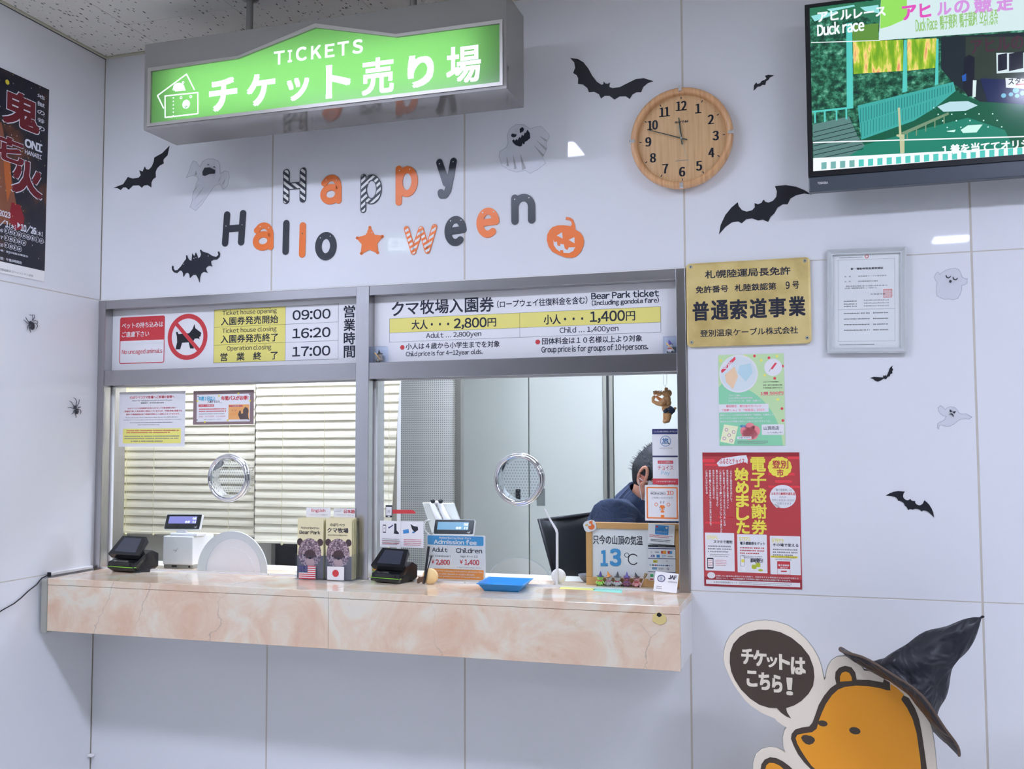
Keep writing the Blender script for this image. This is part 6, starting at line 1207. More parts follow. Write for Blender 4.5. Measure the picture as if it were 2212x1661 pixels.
# little figures in clear boxes on the ledge of the middle rail
def plush(pos, s, body, hat, bow=None, band=None, label='', name='witch_bear_plush', broom=False, face=None):
    """seated plush bear with pointed hat; pos = centre of its base, s = height without hat, facing -y"""
    e = empty(name, pos, label, 'plush', 'witch hat plush bears') if label else None; g = G()
    g.ball((0, 0, s*.26), (s*.26, s*.20, s*.27), body, 14); a = g.build('body', e)
    g = G(); g.ball((0, -s*.02, s*.66), (s*.27, s*.22, s*.24), body, 14); g.ball((0, -s*.20, s*.60), (s*.11, s*.08, s*.09), face or body, 10)
    for sx in (-1, 1): g.ball((sx*s*.20, 0, s*.86), (s*.08, s*.05, s*.08), body, 8)
    g.build('head', e); g = G()
    for sx in (-1, 1): g.ball((sx*s*.10, -s*.215, s*.70), s*.024, m_ink, 6)
    g.ball((0, -s*.275, s*.62), s*.03, m_ink, 6); g.build('face', e)
    for sx in (-1, 1):
        g = G(); g.tube([(sx*s*.20, -.02*s, s*.40), (sx*s*.34, -s*.10, s*.24)], [s*.08, s*.07], body, 8); g.ball((sx*s*.34, -s*.10, s*.24), s*.075, body, 8); g.build('arm', e)
        g = G(); g.tube([(sx*s*.12, -s*.08, s*.11), (sx*s*.20, -s*.30, s*.10)], [s*.10, s*.10], body, 8); g.ball((sx*s*.20, -s*.31, s*.105), (s*.10, s*.06, s*.11), body, 8); g.build('leg', e)
        g = G(); g.ball((sx*s*.20, -s*.36, s*.105), (s*.07, s*.02, s*.08), m_bk, 8); g.build('foot_pad', e)
    if hat:
        tl = random.Random(int(pos[0]*1000)).uniform(-.35, .1); g = G(); g.lathe([(s*.33, 0), (s*.34, s*.01), (s*.16, s*.05), (s*.09, s*.25), (s*.015, s*.46), (0, s*.47)], hat, 16, M=Matrix.Translation((0, 0, s*.80)) @ Matrix.Rotation(tl, 4, 'Y')); g.build('hat', e)
    if bow:
        g = G()
        for sx in (-1, 1): g.ball((sx*s*.11, -s*.20, s*.43), (s*.11, s*.03, s*.05), bow, 8)
        g.ball((0, -s*.22, s*.43), s*.035, bow, 6); g.build('bow', e)
    return e
for (pxa, pya, pxb, pyb, lab, hatc, bodyc) in ((800, 748, 831, 786, 'tiny witch figure in a clear box at the left end of the price sign', ink('mini_black', 60, 58, 66), ink('mini_grey', 150, 140, 140)), (1432, 726, 1462, 766, 'tiny white bear figure in a clear box at the right end of the price sign', ink('mini_violet', 120, 100, 190), ink('mini_white', 205, 205, 225))):
    x0, x1 = W(pxa, pyb, 'y', .0).x, W(pxb, pyb, 'y', .0).x; z0 = 1.8127; z1 = W(pxa, pya, 'y', 0).z; x0 = max(x0, 1.163); x1 = min(x1, 2.248); c = ((x0+x1)/2, .014, z0)
    e = empty('display_box', c, lab, 'box', 'clear boxes on the window ledge'); hx = (x1-x0)/2
    g = G(); t = .0012
    for a, b_ in (((-hx, -.014, 0), (hx, .016, t)), ((-hx, -.014, z1-z0-t), (hx, .016, z1-z0)), ((-hx, -.014, t), (-hx+t, .016, z1-z0-t)), ((hx-t, -.014, t), (hx, .016, z1-z0-t)), ((-hx+t, -.014, t), (hx-t, -.0128, z1-z0-t)), ((-hx+t, .0148, t), (hx-t, .016, z1-z0-t))): g.box(a, b_, m_acryl)
    g.build('clear_box', e)
    plush((c[0], .016, z0+.0014), .036, bodyc, hatc, m_red if 'white' in lab else None, label='tiny %s bear with pointed hat inside clear box at %s end of price sign' % (('white', 'right') if 'white' in lab else ('grey', 'left')), name='bear_figure')
    g = G(); g.tube([(c[0]-.010, -.001, z0+.034), (c[0]+.012, -.003, z0+.010)], [.0022, .0006], ink('broom_tan', 210, 170, 110), 6); tag(g.build('toy_broom'), 'tiny straw broom held in the clear box at the %s end of the price sign' % ('right' if 'white' in lab else 'left'), 'broom', 'toy brooms')

# ---------------------------------------------------------------- whiteboard with the summit temperature
BYD = .100
m_cork = mat('tan_board_frame', C(192, 150, 105), .5)
FB = Fr(W(1368, 1200, 'y', BYD)); q = [FB.L(*cw(*p)) for p in ((190, 485), (1647, 508), (1650, 1600), (207, 1478))]
x0 = (q[0][0]+q[3][0])/2; x1 = q[1][0]; y1 = (q[0][1]+q[1][1])/2; yb = ZT-FB.o.z
e = empty('whiteboard', FB.M, 'tan framed whiteboard showing the summit temperature of 13 degrees behind the right pane', 'whiteboard')
g = G(); g.box((x0+.01, yb+.006, .000), (x1-.01, y1-.006, .006), m_sheet); g.build('board', e)
fw = .021
for a, b_ in (((x0, y1-fw, 0), (x1, y1, .012)), ((x0, yb, 0), (x1, yb+.026, .012)), ((x0, yb+.026, 0), (x0+fw, y1-fw, .012)), ((x1-fw, yb+.026, 0), (x1, y1-fw, .012))): g = G(); g.bbox(a, b_, m_cork, .002); g.build('frame_bar', e)
g = G(); a, b_ = FB.L(*cw(300, 668)), FB.L(*cw(1078, 870)); 
hA, hB = FB.L(*cw(300, 668))[1], FB.L(*cw(300, 852))[1]; g.box((a[0], hB, .006), (b_[0], hA, .0066), m_paper); g.build('caption_strip', e)
g = G(); run(g, FB, '只今の山頂の気温', 300, 1078, 756, 148, 776, 152, m_ink, cw, z=.007, bold=.012); g.build('lettering', e)
g = G(); bl13 = ink('digit_blue', 66, 140, 212); g.text(FB, '1', (430, 932), (524, 1162), bl13, .0075, .055, cw); g.text(FB, '3', (574, 908), (730, 1164), bl13, .0075, .050, cw); g.build('digit_cards', e)
g = G(); a, b_ = FB.L(*cw(788, 952)), FB.L(*cw(1002, 1158)); g.box((a[0], b_[1], .006), (b_[0], a[1], .0066), m_paper); c = FB.L(*cw(828, 1000)); g.ringp(circ(*c, .0082, 24), circ(*c, .0064, 24), m_ink, .0066, .0070)
c = FB.L(*cw(928, 1066)); g.stroke([(c[0]+.0165*math.cos(t), c[1]+.0170*math.sin(t)) for t in [math.radians(40+280*k/22) for k in range(23)]], .0032, m_ink, .0066, .0070, 8); g.build('degree_card', e)
# bear magnet
c = FB.L(*cw(260, 545)); e2 = empty('magnet', FB.M @ Matrix.Translation((c[0], c[1], .012)) @ Matrix.Rotation(math.radians(18), 4, 'Z'), 'white oval magnet with orange bear picture on the corner of the whiteboard', 'magnet')
g = G(); o_ = [(x*.0298/.5, y*.0248/.5) for x, y in rrect(-.36, -.38, .36, .38, .26)]; g.prism(o_, m_sheet, 0, .003); g.build('disc', e2)
g = G(); oc = ink('magnet_orange', 214, 110, 60); g.flat(circ(.005, -.004, .011, 14, .010), oc, .0034); g.flat(circ(.007, .009, .0065, 12, .006), oc, .0035); g.flat(circ(.002, .004, .0045, 10), m_sheet, .0038); g.flat(circ(-.009, .006, .0055, 10, .0035), ink('magnet_tan', 200, 170, 110), .0036); g.flat(circ(.013, .0145, .0022, 8), oc, .0034); g.build('picture', e2)
# notices clipped to the right side of the board
e, fr, r = glass_sheet(K([(1150, 850), (1582, 850), (1585, 1400), (1165, 1410)], cw), m_sheet, 'white sheet of payment logos taped on the right of the whiteboard', 'notice', 'notice', y=BYD-.013)
L = Lay(r, .0008); L.rect(0, .0, 1, .055, m_bk).rect(0, .08, 1, .105, m_navy).rect(0, .365, 1, .385, m_navy).rect(0, .745, 1, .765, m_navy); L.t('キャッシュレス', .38, .012, .64, .042, m_sheet)
L.t('VISA', .25, .18, .40, .215, m_navy, bold=.03).rect(.48, .155, .66, .235, ink('card_red', 190, 60, 50), .0002).circle(.60, .195, .006, ink('card_amber', 220, 150, 60), .0003, 12).rect(.72, .155, .80, .235, m_red, .0002).rect(.79, .155, .88, .235, m_blue, .0002).t('JCB', .09, .275, .24, .335, ink('jcb_navy', 60, 70, 150), bold=.05).rect(.31, .265, .43, .35, m_blue, .0002).rows(.51, .27, .66, .34, 2, m_blue, 3).rows(.72, .28, .92, .33, 1, m_grey, 3).t('ID', .10, .175, .15, .225, m_grey)
L.rect(.18, .42, .34, .495, ink('card_yellow', 190, 180, 60), .0002).rows(.21, .435, .31, .48, 1, m_ink, 2, dz=.0004).t('iD', .66, .42, .72, .46, m_grey).rows(.05, .545, .98, .585, 1, m_blue, 9, .7, cell=1.6).rect(.14, .55, .20, .58, m_bk, .0004).rect(.24, .55, .31, .58, m_red, .0004).rect(.66, .55, .73, .58, m_navy, .0004).rect(.14, .625, .32, .69, ink('card_sky', 120, 160, 210), .0002).rows(.38, .63, .56, .69, 3, m_grey, 5).t('Q', .68, .63, .76, .69, m_navy, bold=.03)
L.rect(.07, .82, .19, .90, ink('pay_green', 60, 160, 110), .0002).rect(.06, .945, .19, .985, m_red, .0002); L.done('print', e)
e, fr, r = glass_sheet(K([(1160, 500), (1575, 540), (1560, 845), (1143, 818)], cw), m_paper, 'tilted white slip with a blue card picture taped above the payment logos', 'notice', 'notice', y=BYD-.016)
e.matrix_world = e.matrix_world @ Matrix.Rotation(math.radians(-3.0), 4, 'Z')
L = Lay(r, .0008); L.rect(.27, .06, .77, .53, m_blue, .0002, .002).rect(.30, .10, .38, .19, m_redt, .0004).rect(.66, .12, .73, .22, m_sheet, .0004).t('credit card', .32, .34, .70, .42, m_sheet, .0004); L.rows(.06, .54, .93, .70, 2, m_redt, 4, .45).rows(.12, .76, .86, .90, 2, m_ink, 6, .5); L.done('print', e)
# plush bears in a row before the board, and a toy broom
for px, bc, hc_, bw, lab, fc_ in ((1296, ink('plush_green', 160, 208, 110), ink('hat_indigo', 72, 64, 150), m_red, 'lime green plush bear with indigo witch hat', None), (1315, ink('plush_grey', 176, 172, 184), ink('hat_orange', 222, 136, 56), ink('bow_pink', 206, 120, 180), 'grey plush bear with orange witch hat and pink bow', None), (1333.5, ink('plush_silver', 190, 192, 210), ink('hat_charcoal', 74, 74, 84), m_redt, 'silver plush bear with charcoal witch hat and red bow', None), (1353.5, ink('plush_plum', 140, 84, 120), ink('hat_purple', 112, 100, 190), ink('bow_violet', 140, 100, 170), 'plum plush bear with purple witch hat', ink('plush_rose', 190, 110, 130)), (1375, ink('plush_pink', 210, 154, 170), ink('hat_black', 66, 68, 78), m_redt, 'pink plush bear with black witch hat at the right end of the row', None)):
    p = W(px, 1262, 'y', .070); plush((p.x, .076, ZT), .0385, bc, hc_, bw, label=lab+(' before the whiteboard' if 'right end' not in lab else ''), face=fc_)
g = G(); a, b_ = W(*cw(1030, 1500), 'y', .060), W(*cw(1075, 1400), 'y', .068); c = W(*cw(1090, 1375), 'y', .070); d = W(*cw(1125, 1290), 'y', .076); a.z = ZT+.001
g.tube([a, b_, c], .0011, m_sheet, 6); g2 = G(); g2.tube([c, c+(d-c)*.35, c+(d-c)*.8, d], [.0018, .0042, .0056, .0050], ink('bristle', 150, 124, 104), 8)
e = empty('toy_broom', a, 'toy broom standing beside the pink plush bear', 'broom', 'toy brooms'); g.build('handle', e).matrix_local = Matrix.Translation(-a); g2.build('bristles', e).matrix_local = Matrix.Translation(-a)
# grey dish
p = W(1262, 1256, 'z', ZT); g = G(); g.lathe([(0, .001), (.012, .001), (.020, .008), (.030, .022), (.031, .026), (.028, .024), (.016, .010), (0, .006)], ink('dish_grey', 120, 124, 144), 24, M=Matrix.Translation((p.x+.012, .15, ZT))); tag(g.build('dish'), 'small grey dish behind the lower left corner of the whiteboard', 'dish')
# leaning member card
P4 = [W(*cw(*p), 'y', yy) for p, yy in (((1285, 1258), -.010), ((1650, 1296), -.006), ((1598, 1600), -.040), ((1235, 1552), -.046))]; dz = ZT-min(p.z for p in P4[2:])
u = ((P4[1]-P4[0])+(P4[2]-P4[3]))/2; v = ((P4[0]-P4[3])+(P4[1]-P4[2]))/2; FJ = Fr(P4[3]+Vector((0, 0, dz+.0012)), u, v); w_, h_ = u.length, v.length
e = empty('card_stand', FJ.M, 'white leaning card with a round navy emblem in front of the whiteboard corner', 'card')
g = G(); g.box((0, 0, -.001), (w_, h_, 0), m_paper); g.build('card', e)
g = G(); c = (w_*.28, h_*.66); g.ringp(circ(*c, .0125, 26), circ(*c, .0100, 26), m_navy, .0002, .0005); g.ringp(circ(*c, .0082, 20), circ(*c, .0074, 20), m_navy, .0002, .0005); g.flat(circ(*c, .0045, 14, .006), ink('emblem_pale', 150, 160, 190), .0003); g.textl('JAF', w_*.58, h_*.68, w_*.92, h_*.88, m_ink, .0004, .05); g.textl('会員優待施設', w_*.58, h_*.50, w_*.97, h_*.58, m_grey, .0004); g.rows(w_*.12, h_*.10, w_*.34, h_*.28, 2, m_grey, .0004); g.build('print', e)
g = G(); g.box((w_*.3, h_*.05, -.022), (w_*.7, h_*.5, -.0205), m_acryl); g.build('prop', e)

# tape strips, tray and clear stand
def flatquad(pts, m, name, label, cat, th=.0004):
    Pn = [W(px, py, 'z', ZT+th) for px, py in pts]; c = sum(Pn, Vector())/4; g = G(); g.prism([(p.x-c.x, p.y-c.y) for p in Pn], m, -th, 0)
    return tag(g.build(name, M=Matrix.Translation((c.x, c.y, ZT+th+.0002))), label, cat)
flatquad([(1214, 1265), (1286, 1268), (1283, 1275), (1208, 1272)], ink('tape_yellow', 222, 218, 130), 'paper_strip', 'pale yellow paper strip taped flat on the counter', 'strip')
flatquad([(1287, 1268), (1345, 1271), (1343, 1281), (1280, 1276)], ink('tape_teal', 130, 200, 200), 'paper_strip', 'pale teal paper strip taped flat on the counter', 'strip')
m_tray = mat('blue_tray_plastic', C(48, 134, 222), .3)
cr = crop(900, 1220, 2212/660); zr = ZT+.026
R4 = [W(*cr(*p), 'z', zr) for p in ((432, 134), (520, 84), (846, 97), (700, 160))]; R4[3] = R4[0]+(R4[2]-R4[1]); ctr = sum(R4, Vector())/4
e = empty('coin_tray', (ctr.x, ctr.y, ZT), 'blue plastic coin tray on the marble counter', 'tray'); T0 = Matrix.Translation((-ctr.x, -ctr.y, -ZT))
def ringz(s, z): return [Vector((ctr.x+(p.x-ctr.x)*s, ctr.y+(p.y-ctr.y)*s, z)) for p in R4]
loops = [ringz(1.0, zr-.002), ringz(1.0, zr), ringz(.93, zr-.001), ringz(.74, ZT+.006), ringz(.70, ZT+.004)]
g = G(); V = [tuple(p) for lp in loops for p in lp]+[tuple(p) for p in ringz(.93, zr-.004)]+[tuple(p) for p in ringz(.72, ZT+.0002)]
F_ = [(k*4+i, k*4+(i+1) % 4, (k+1)*4+(i+1) % 4, (k+1)*4+i) for k in range(4) for i in range(4)]+[(16, 17, 18, 19)]+[(i, 20+i, 20+(i+1) % 4, (i+1) % 4) for i in range(4)]+[(20+i, 24+i, 24+(i+1) % 4, 20+(i+1) % 4) for i in range(4)]+[(27, 26, 25, 24)]
g.add(V, F_, m_tray); g.build('tray', e).matrix_local = T0
# swan-neck holder with suction base
cr5 = crop(1140, 930, 1661/340); y_ = .030
pts = [W(*cr5(*p), 'y', y_) for p in ((310, 1622), (311, 1300), (310, 1080), (300, 1045), (245, 955), (205, 880), (176, 828))]; pts[0].z = ZT
e = empty('card_holder', (pts[0].x, y_, ZT), 'white bent rod holder with round suction base left of the whiteboard', 'holder'); ei = Matrix.Translation((-pts[0].x, -y_, -ZT))
g = G(); g.tube(pts, [.0045]*4+[.0035, .003, .0028], m_wplast, 10); g.build('rod', e).matrix_local = ei
c = W(*cr5(322, 1538), 'y', y_+.010); g = G(); g.lathe([(.0, .008), (.014, .007), (.022, .003), (.0255, -.004), (.025, -.006), (0, -.006)], m_wplast, 28, M=Fr(c).M); g.build('suction_base', e).matrix_local = ei
g = G(); a, b_ = W(*cr5(95, 610), 'y', y_-.004), W(*cr5(183, 795), 'y', y_-.004); g.bbox((a.x, y_-.006, b_.z), (b_.x, y_-.004, a.z), clear_mat('smoky_clip', (.6, .62, .63)), .0006); g.build('clip_plate', e).matrix_local = ei
g = G(); g.bbox((pts[0].x-.014, y_-.012, ZT+.0002), (pts[0].x+.014, y_+.012, ZT+.005), m_acryl, .001); g.build('foot', e).matrix_local = ei

# ---------------------------------------------------------------- admission fee board
AY = .066; FA = Fr(W(984, 1205, 'y', AY)); q = [FA.L(*ca(*p)) for p in ((1040, 622), (1975, 645), (1972, 1352), (1012, 1335))]
x0 = q[0][0]-.002; x1 = q[1][0]; y1 = (q[0][1]+q[1][1])/2; y0 = ZT-FA.o.z+.001
e = empty('price_board', FA.M, 'white admission fee board with blue header and orange footer', 'sign'); g = G(); g.prism(rrect(x0, y0, x1, y1, .006), m_sheet, -.004, 0); g.build('board', e)
g = G(); g.box((x0+.02, y0, -.05), (x1-.02, y0+.002, -.004), m_acryl); g.build('foot', e)
L = Lay((x0, y0, x1, y1), .0004); hb = ink('header_blue', 62, 142, 214); L.rect(.03, .02, .975, .225, hb, 0, .005).rect(.03, .76, .975, .985, ink('footer_orange', 214, 136, 70))
L.t('Noboribetsu Bear Park', .23, .038, .77, .088, m_sheet, bold=.02).t('Admission fee', .14, .108, .86, .205, m_sheet, bold=.04)
L.t('Adult', .11, .285, .37, .385, m_ink, bold=.018).t('Children', .515, .285, .95, .39, m_ink, bold=.018).t('(age 13 and over)', .05, .45, .42, .51, m_ink).t('(age 4 to 12)', .58, .44, .88, .50, m_ink)
L.t('￥', .10, .565, .145, .65, m_red, bold=.02).t('2,800', .175, .56, .41, .68, m_red, bold=.03).t('￥', .575, .545, .63, .635, m_red, bold=.02).t('1,400', .66, .54, .90, .665, m_red, bold=.03).t('※Age 3 and under : Free', .53, .70, .93, .735, m_grey)
L.t('※Any fee for ropeway is included in admission fee.', .06, .79, .96, .83, m_sheet, bold=.01).t('※There is no senior discount or student discount.', .06, .85, .83, .89, m_sheet, bold=.01).t('※The smaller gondola leaves at 10 second intervals.', .06, .91, .92, .95, m_sheet, bold=.01); L.done('print', e)

# ---------------------------------------------------------------- till displays and printer
m_lcd = mat('lcd_violet', (.02, .02, .03), .2, emit=(lin(150), lin(150), lin(236)), es=.9); m_lcd2 = mat('lcd_cyan', (.02, .02, .03), .2, emit=(lin(120), lin(180), lin(224)), es=.9); m_lcdw = mat('lcd_white', (.8, .8, .9), .3, emit=(.8, .85, 1), es=1)
def display(F_, tl, br, cv, lcd, z=0, tlcd=None, parent=None, mi=None):
    pass
def till_display(corners, lcdc, cv, y, lcd, name, label, extra=None, lean=.35):
    bl, br_ = W(*cv(*corners[3]), 'y', y), W(*cv(*corners[2]), 'y', y); tl = W(*cv(*corners[0]), 'y', y+lean*.06); tr = W(*cv(*corners[1]), 'y', y+lean*.06)
    u = (br_-bl); v = ((tl-bl)+(tr-br_))/2; F_ = Fr(bl, u, v); w, h = u.length, F_.v.dot(v)
    e = empty(name, F_.M, label, 'display', 'till customer displays'); g = G(); g.prism(rrect(0, 0, w, h, .005), m_wplast, -.012, -.001); g.build('casing', e)
    g = G(); g.prism(rrect(.002, .002, w-.002, h-.002, .004), m_gloss, -.001, 0); g.build('bezel', e)
    P5 = [F_.L(*cv(*p)) for p in lcdc]; lx0, ly0, lx1, ly1 = min(p[0] for p in P5), min(p[1] for p in P5), max(p[0] for p in P5), max(p[1] for p in P5)
    g = G(); g.flat([(lx0, ly0), (lx1, ly0), (lx1, ly1), (lx0, ly1)], lcd, .0003); H = ly1-ly0; wl = lx1-lx0
    g.textl('0点', lx1-wl*.15, ly1-H*.45, lx1-wl*.02, ly1-H*.12, m_lcdw, .0005, .03); g.textl('合計', lx1-wl*.40, ly0+H*.08, lx1-wl*.22, ly0+H*.40, m_lcdw, .0005, .03); g.textl('¥0', lx1-wl*.13, ly0+H*.08, lx1-wl*.02, ly0+H*.40, m_lcdw, .0005, .03)
    sx, sy = w*.88, h*.14; g.stroke([(sx-.006, sy), (sx-.001, sy+.002), (sx+.004, sy-.002)], .0014, m_wplast, .0002, .0005, 5); g.stroke([(sx, sy-.003), (sx+.006, sy+.005)], .0012, m_wplast, .0002, .0005, 5); g.build('screen', e)
    return e, F_, w, h
# printer body
y_ = .085; a = W(*cp(180, 552), 'y', y_); b_ = W(*cp(700, 1078), 'y', y_); z0 = ZT; zc = b_.z
e = empty('receipt_printer', ((a.x+b_.x)/2, y_+.06, ZT), 'white cube receipt printer behind the left pane beside the hatch cover', 'printer'); ei = Matrix.Translation((-(a.x+b_.x)/2, -y_-.06, -ZT))
g = G(); g.bbox((a.x, y_, zc), (b_.x, y_+.14, a.z), m_wplast, .004); g.build('body', e).matrix_local = ei
g = G(); g.bbox((a.x+.003, y_+.004, ZT), (b_.x-.001, y_+.135, zc), m_alud, .001); g.bbox((a.x+.04, y_+.002, ZT+.004), (a.x+.062, y_+.006, zc-.002), m_blackp, .0005); g.bbox((b_.x-.02, y_+.002, ZT+.004), (b_.x-.012, y_+.006, zc-.002), m_blackp, .0005); g.build('base', e).matrix_local = ei
g = G(); F_ = Fr((0, y_, 0)); c = F_.L(*cp(405, 815)); g.stroke([(c[0]-.010, c[1]), (c[0]-.003, c[1]+.003), (c[0]+.005, c[1]-.002)], .0018, m_grey, .0002, .0005, 5, ); g.stroke([(c[0]-.003, c[1]-.006), (c[0]+.009, c[1]+.009)], .0015, m_grey, .0002, .0005, 5); g.build('maker_mark', e).matrix_local = ei @ F_.M
sx0, sx1 = W(*cp(330, 540), 'y', y_+.02).x, W(*cp(835, 540), 'y', y_+.03).x; zs = W(*cp(420, 455), 'y', y_+.03).z
g = G(); g.bbox((sx0, y_+.01, a.z), (sx1, y_+.075, a.z+.010), m_wplast, .003); g.bbox((sx0+.018, y_+.025, a.z+.009), (sx0+.055, y_+.045, zs+.004), m_wplast, .002); g.build('display_stand', e).matrix_local = ei
till_display([(240, 168), (866, 165), (822, 440), (190, 436)], [(300, 208), (785, 210), (765, 334), (283, 334)], cp, y_+.022, m_lcd, 'till_display', 'small till display with violet screen on the white printer')
till_display([(1150, 382), (1790, 382), (1786, 628), (1142, 618)], [(1224, 432), (1708, 428), (1705, 540), (1220, 545)], ca, .125, m_lcd2, 'till_display', 'small till display with cyan screen behind the admission fee board')
c = W(*ca(1460, 628), 'y', .14); g = G(); g.bbox((c.x-.02, .135, ZT), (c.x+.02, .165, c.z+.01), m_wplast, .003); g.bbox((c.x-.05, .12, ZT), (c.x+.05, .19, ZT+.012), m_wplast, .003); tag(g.build('display_pedestal'), 'white pedestal under the cyan till display', 'stand')
# tablet stand: two tablets back to back with clamps
ty = .36
TP = lambda x, y, d=0: W(*ca(x, y), 'y', ty+d)
for pts, lab in (([(968, 112), (1120, 108), (1230, 600), (1120, 600)], 'grey tablet seen from behind, left one on the white stand'), ([(1268, 118), (1478, 112), (1640, 560), (1400, 600)], 'grey tablet seen from behind, right one on the white stand')):
    A = [TP(*pts[0], .02), TP(*pts[1], .02), TP(*pts[2], -.03), TP(*pts[3], -.03)]; c = sum(A, Vector())/4; g = G(); nn = (A[1]-A[0]).cross(A[3]-A[0]).normalized(); nn = nn if nn.y > 0 else -nn
    V = [tuple(p-c) for p in A]+[tuple(p+nn*.008-c) for p in A]; g.add(V, [(0, 1, 2, 3), (7, 6, 5, 4)]+[(i, 4+i, 4+(i+1) % 4, (i+1) % 4) for i in range(4)], mat('tablet_grey', C(176, 180, 190), .3, metal=.3)); o = tag(g.build('tablet', M=Matrix.Translation(c)), lab, 'tablet', 'tablets on the office stand')
    bv = o.modifiers.new('b', 'BEVEL'); bv.width = .003; bv.segments = 2
e = empty('tablet_stand', TP(1300, 600), 'white two-armed stand holding the grey tablets', 'stand'); ei = e.matrix_world.inverted()
g = G()
for pts in ([(1120, 120, .02), (1180, 250, 0), (1250, 400, -.02), (1290, 560, -.02)], [(1250, 125, .02), (1310, 260, 0), (1380, 400, -.02), (1400, 560, -.02)]): g.tube([TP(x, y, d-.006) for x, y, d in pts], [.011, .012, .013, .014], m_wplast, 12)
g.tube([TP(1120, 130, .014), TP(1250, 130, .014)], .011, m_wplast, 12); q = TP(1340, 520, 0); g.tube([q, Vector((q.x, q.y, ZT))], .016, m_wplast, 12); g.build('arms', e).matrix_local = ei
for x, y in ((1145, 92), (1268, 96), (1235, 326)): c = TP(x, y, -.004); g = G(); g.lathe([(.0, .006), (.008, .005), (.0085, -.003), (0, -.003)], m_blackp, 12, M=Fr(c).M); g.tube([c+Vector((-.012, 0, .004)), c+Vector((.010, 0, .003))], .0022, m_blackp, 6); g.build('clamp_knob', e).matrix_local = ei
g = G(); g.bbox((q.x-.06, q.y-.05, ZT-.4), (q.x+.06, q.y+.05, ZT-.0), m_wplast, .01); g.bbox((q.x-.02, q.y-.02, 0), (q.x+.02, q.y+.02, ZT-.4), m_wplast, .004); g.build('base', e).matrix_local = ei
g = G(); g.tube([TP(x, y, -.01) for x, y in ((1100, 392), (1040, 398), (1010, 450), (1016, 540), (1060, 600), (1110, 640))], .0028, m_wplast, 8); tag(g.build('charging_cable'), 'white charging cable looping beside the left tablet', 'cable')

# ---------------------------------------------------------------- payment notices by the second reader
Fp = Fr(W(868, 1152, 'y', .020)); q = [Fp.L(*ca(*p)) for p in ((302, 402), (995, 408), (992, 826), (298, 818))]; x0, x1 = q[0][0], q[1][0]; y1 = q[0][1]; y0 = q[3][1]
e = empty('payment_notice', Fp.M, 'pair of white payment instruction cards on clear legs over the right card reader', 'notice'); g = G(); xm = Fp.L(*ca(634, 600))[0]; g.box((x0, y0, -.001), (xm-.0004, y1, 0), m_sheet); g.box((xm+.0004, y0, -.001), (x1, y1, 0), m_sheet); g.build('card', e)
for xx in (x0+.014, x1-.012): g = G(); g.box((xx, ZT-Fp.o.z, -.003), (xx+.0022, y0+.01, -.001), m_acryl); g.build('leg', e)
L = Lay((x0, y0, x1, y1), .0003)
for u0 in (0, .5):
    L.rows(u0+.05, .66, u0+.45, .93, 4, m_redt if u0 else m_grey, 3 if u0 else 5, .35)
L.rows(.06, .72, .46, .90, 2, m_redt, 8, .3)
L.rect(.065, .15, .14, .46, m_ink, 0, .001).rect(.072, .19, .133, .42, m_sheet, .0002).rows(.085, .26, .12, .33, 3, m_grey, 3, dz=.0004)
L.poly([(.19, .24), (.23, .22), (.30, .14), (.31, .17), (.25, .25), (.20, .30)], m_navy).poly([(.33, .1), (.38, .1), (.385, .36), (.44, .45), (.43, .5), (.32, .48), (.33, .38)], m_bk).poly([(.53, .34), (.66, .30), (.67, .45), (.54, .48)], m_blue).poly([(.70, .1), (.78, .18), (.87, .2), (.88, .32), (.80, .42), (.74, .3)], m_bk).poly([(.74, .40), (.80, .38), (.80, .44), (.75, .46)], m_blue, .0003); L.done('print', e)
e, fr, r = glass_sheet(K([(392, 157), (497, 155), (494, 352), (392, 346)], ca), m_bk, 'cut-out phone picture stuck on the glass above the right card reader', 'sticker', 'sticker')
L = Lay(r, .0008); L.rect(.07, .14, .93, .85, m_sheet, .0001, .0008).rect(.35, .90, .65, .96, m_sheet, .0002); L.rows(.28, .38, .72, .62, 5, m_grey, 4, .6, dz=.0003, cell=.6); L.done('print', e)
Fq = Fr(W(*ca(680, 258), 'y', GY)); g = G(); g.prism([Fq.L(*ca(*p)) for p in ((500, 228), (800, 231), (845, 244), (868, 276), (862, 290), (500, 290))], m_red, -.0001, .0006); tag(g.build('scan_line', M=Fq.M), 'red paper bar pointing right from the phone picture on the glass', 'sticker')

